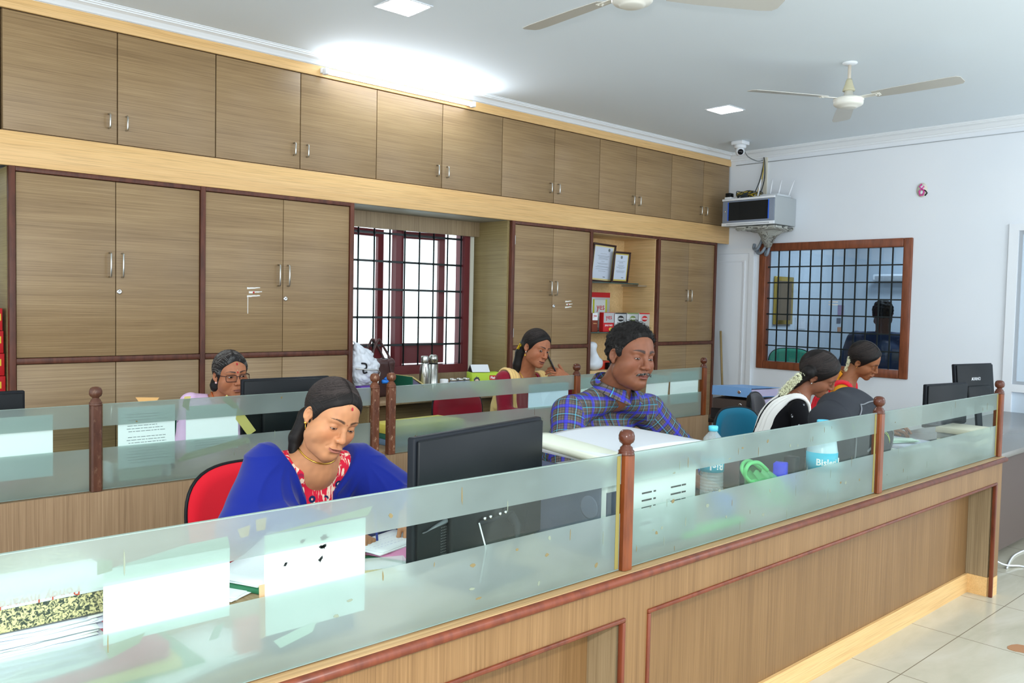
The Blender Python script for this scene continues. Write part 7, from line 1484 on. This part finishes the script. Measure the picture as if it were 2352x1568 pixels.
# right edge, floor
tag(MB().tube(cr([(5.35, 1.60, .006), (5.7, 1.66, .006), (5.95, 1.60, .006), (5.9, 1.3, .006), (5.3, 1.22, .006)]), .005, 6).obj('white_cable', WHITE), 'white cable lying on the floor at the far right', 'cable')
tag(MB().tube(cr([(5.30, 1.75, .10), (5.33, 1.62, .03), (5.46, 1.55, .006), (5.36, 1.42, .006), (5.1, 1.3, .006)]), .005, 6).obj('white_cable', WHITE), 'white cable drooping from under the dark far counter', 'cable')
mb = MB(); r = random.Random(8); pts = [(4.12+.075*math.cos(a)*r.uniform(.6, 1.1), 1.17+.05*math.sin(a)*r.uniform(.6, 1.1)) for a in [i*.45 for i in range(14)]]; mb.prism(pts, .0015, Matrix.Translation((0, 0, .0003))); tag(mb.obj('cracked_patch', mat('rusty_patch', (170, 124, 88), .8)), 'rusty cracked patch in the floor tiles at the lower right', 'patch')
# ---------------------------------------------------------------- office beyond
t = thing('framed_picture', 'tall gilt-framed picture seen through the grilled opening', 'framed picture', (9.32, YB, 1.27))
box(9.12, 9.53, YB-.03, YB-.001, 1.27, 1.84, .004).obj('gilt_frame', GOLD, t); box(9.17, 9.48, YB-.033, YB-.0305, 1.32, 1.79).obj('picture', mat('picture_brown', (110, 90, 66), .3), t)
def pt(x, y, X): d = FW+(x-1176)/1954.15*RT-(y-784)/1954.15*UP; k = X/d.x; return (k*d.y, CAMH+k*d.z)
(a, b_), (c, d) = pt(2020, 636, XB), pt(2086, 646, XB); t = thing('air_conditioner', 'white split air conditioner seen through the grilled opening', 'air conditioner', (XB, (a+c)/2, b_)); box(XB-.22, XB-.001, c-.4, a, d, b_+.03, .02).obj('casing', WHITE, t); mb = MB()
for k in range(4): mb.box(XB-.224, XB-.2205, c-.36, a-.04, d+.02+k*.012, d+.026+k*.012)
mb.obj('louvre', GREYP, t)
for (x0, x1, z0, z1, lb_, col) in ((10.73, 10.89, 1.38, 1.52, 'small mauve notice', (150, 130, 160)), (10.27, 10.54, 1.18, 1.32, 'white notice with print', (200, 206, 214)), (10.74, 10.86, 1.17, 1.23, 'tiny orange notice', (190, 140, 110)), (10.71, 10.82, 1.28, 1.35, 'tiny dark notice', (90, 96, 110)), (9.65, 9.89, 1.21, 1.35, 'pale printed sheet', (206, 210, 216))):
    tag(box(x0, x1, YB-.006, YB-.001, z0, z1).obj('wall_notice', mat('notice_%d' % int(x0*100), col, .6)), lb_+' on the office wall seen through the grille', 'notice')
t = thing('office_desk', 'desk in the office seen through the grilled opening', 'desk', (9.6, 4.2, 0)); box(9.3, 10.1, 3.0, 5.2, .72, .75, .003).obj('desk_top', mat('office_desk_top', (190, 150, 120), .4), t); box(9.35, 9.38, 3.1, 5.1, 0, .719).obj('front_panel', mat('office_desk_front', (120, 90, 76), .5), t)
chair(8.8, 4.95, 205, 1.00, (60, 150, 120), 'green chair top at the lower left of the grilled opening', w=.5, h=.45)
chair(9.0, 3.35, 200, .98, (44, 110, 92), 'green chair top at the lower right of the grilled opening', w=.5, h=.45)
t = thing('office_cupboard', 'tall dark cupboard standing in the office beyond the grille', 'cupboard', (10.9, 4.0, 0)); box(10.7, 11.15, 3.85, 4.25, 0, 1.30, .004).obj('body', mat('blue_grey_cupboard', (70, 84, 104), .5), t); box(10.69, 10.699, 3.86, 4.24, .02, 1.28).obj('door', mat('blue_grey_cupboard'), t)
for o in bpy.data.objects:
    if o.type == 'EMPTY' and not o.children: bpy.data.objects.remove(o)
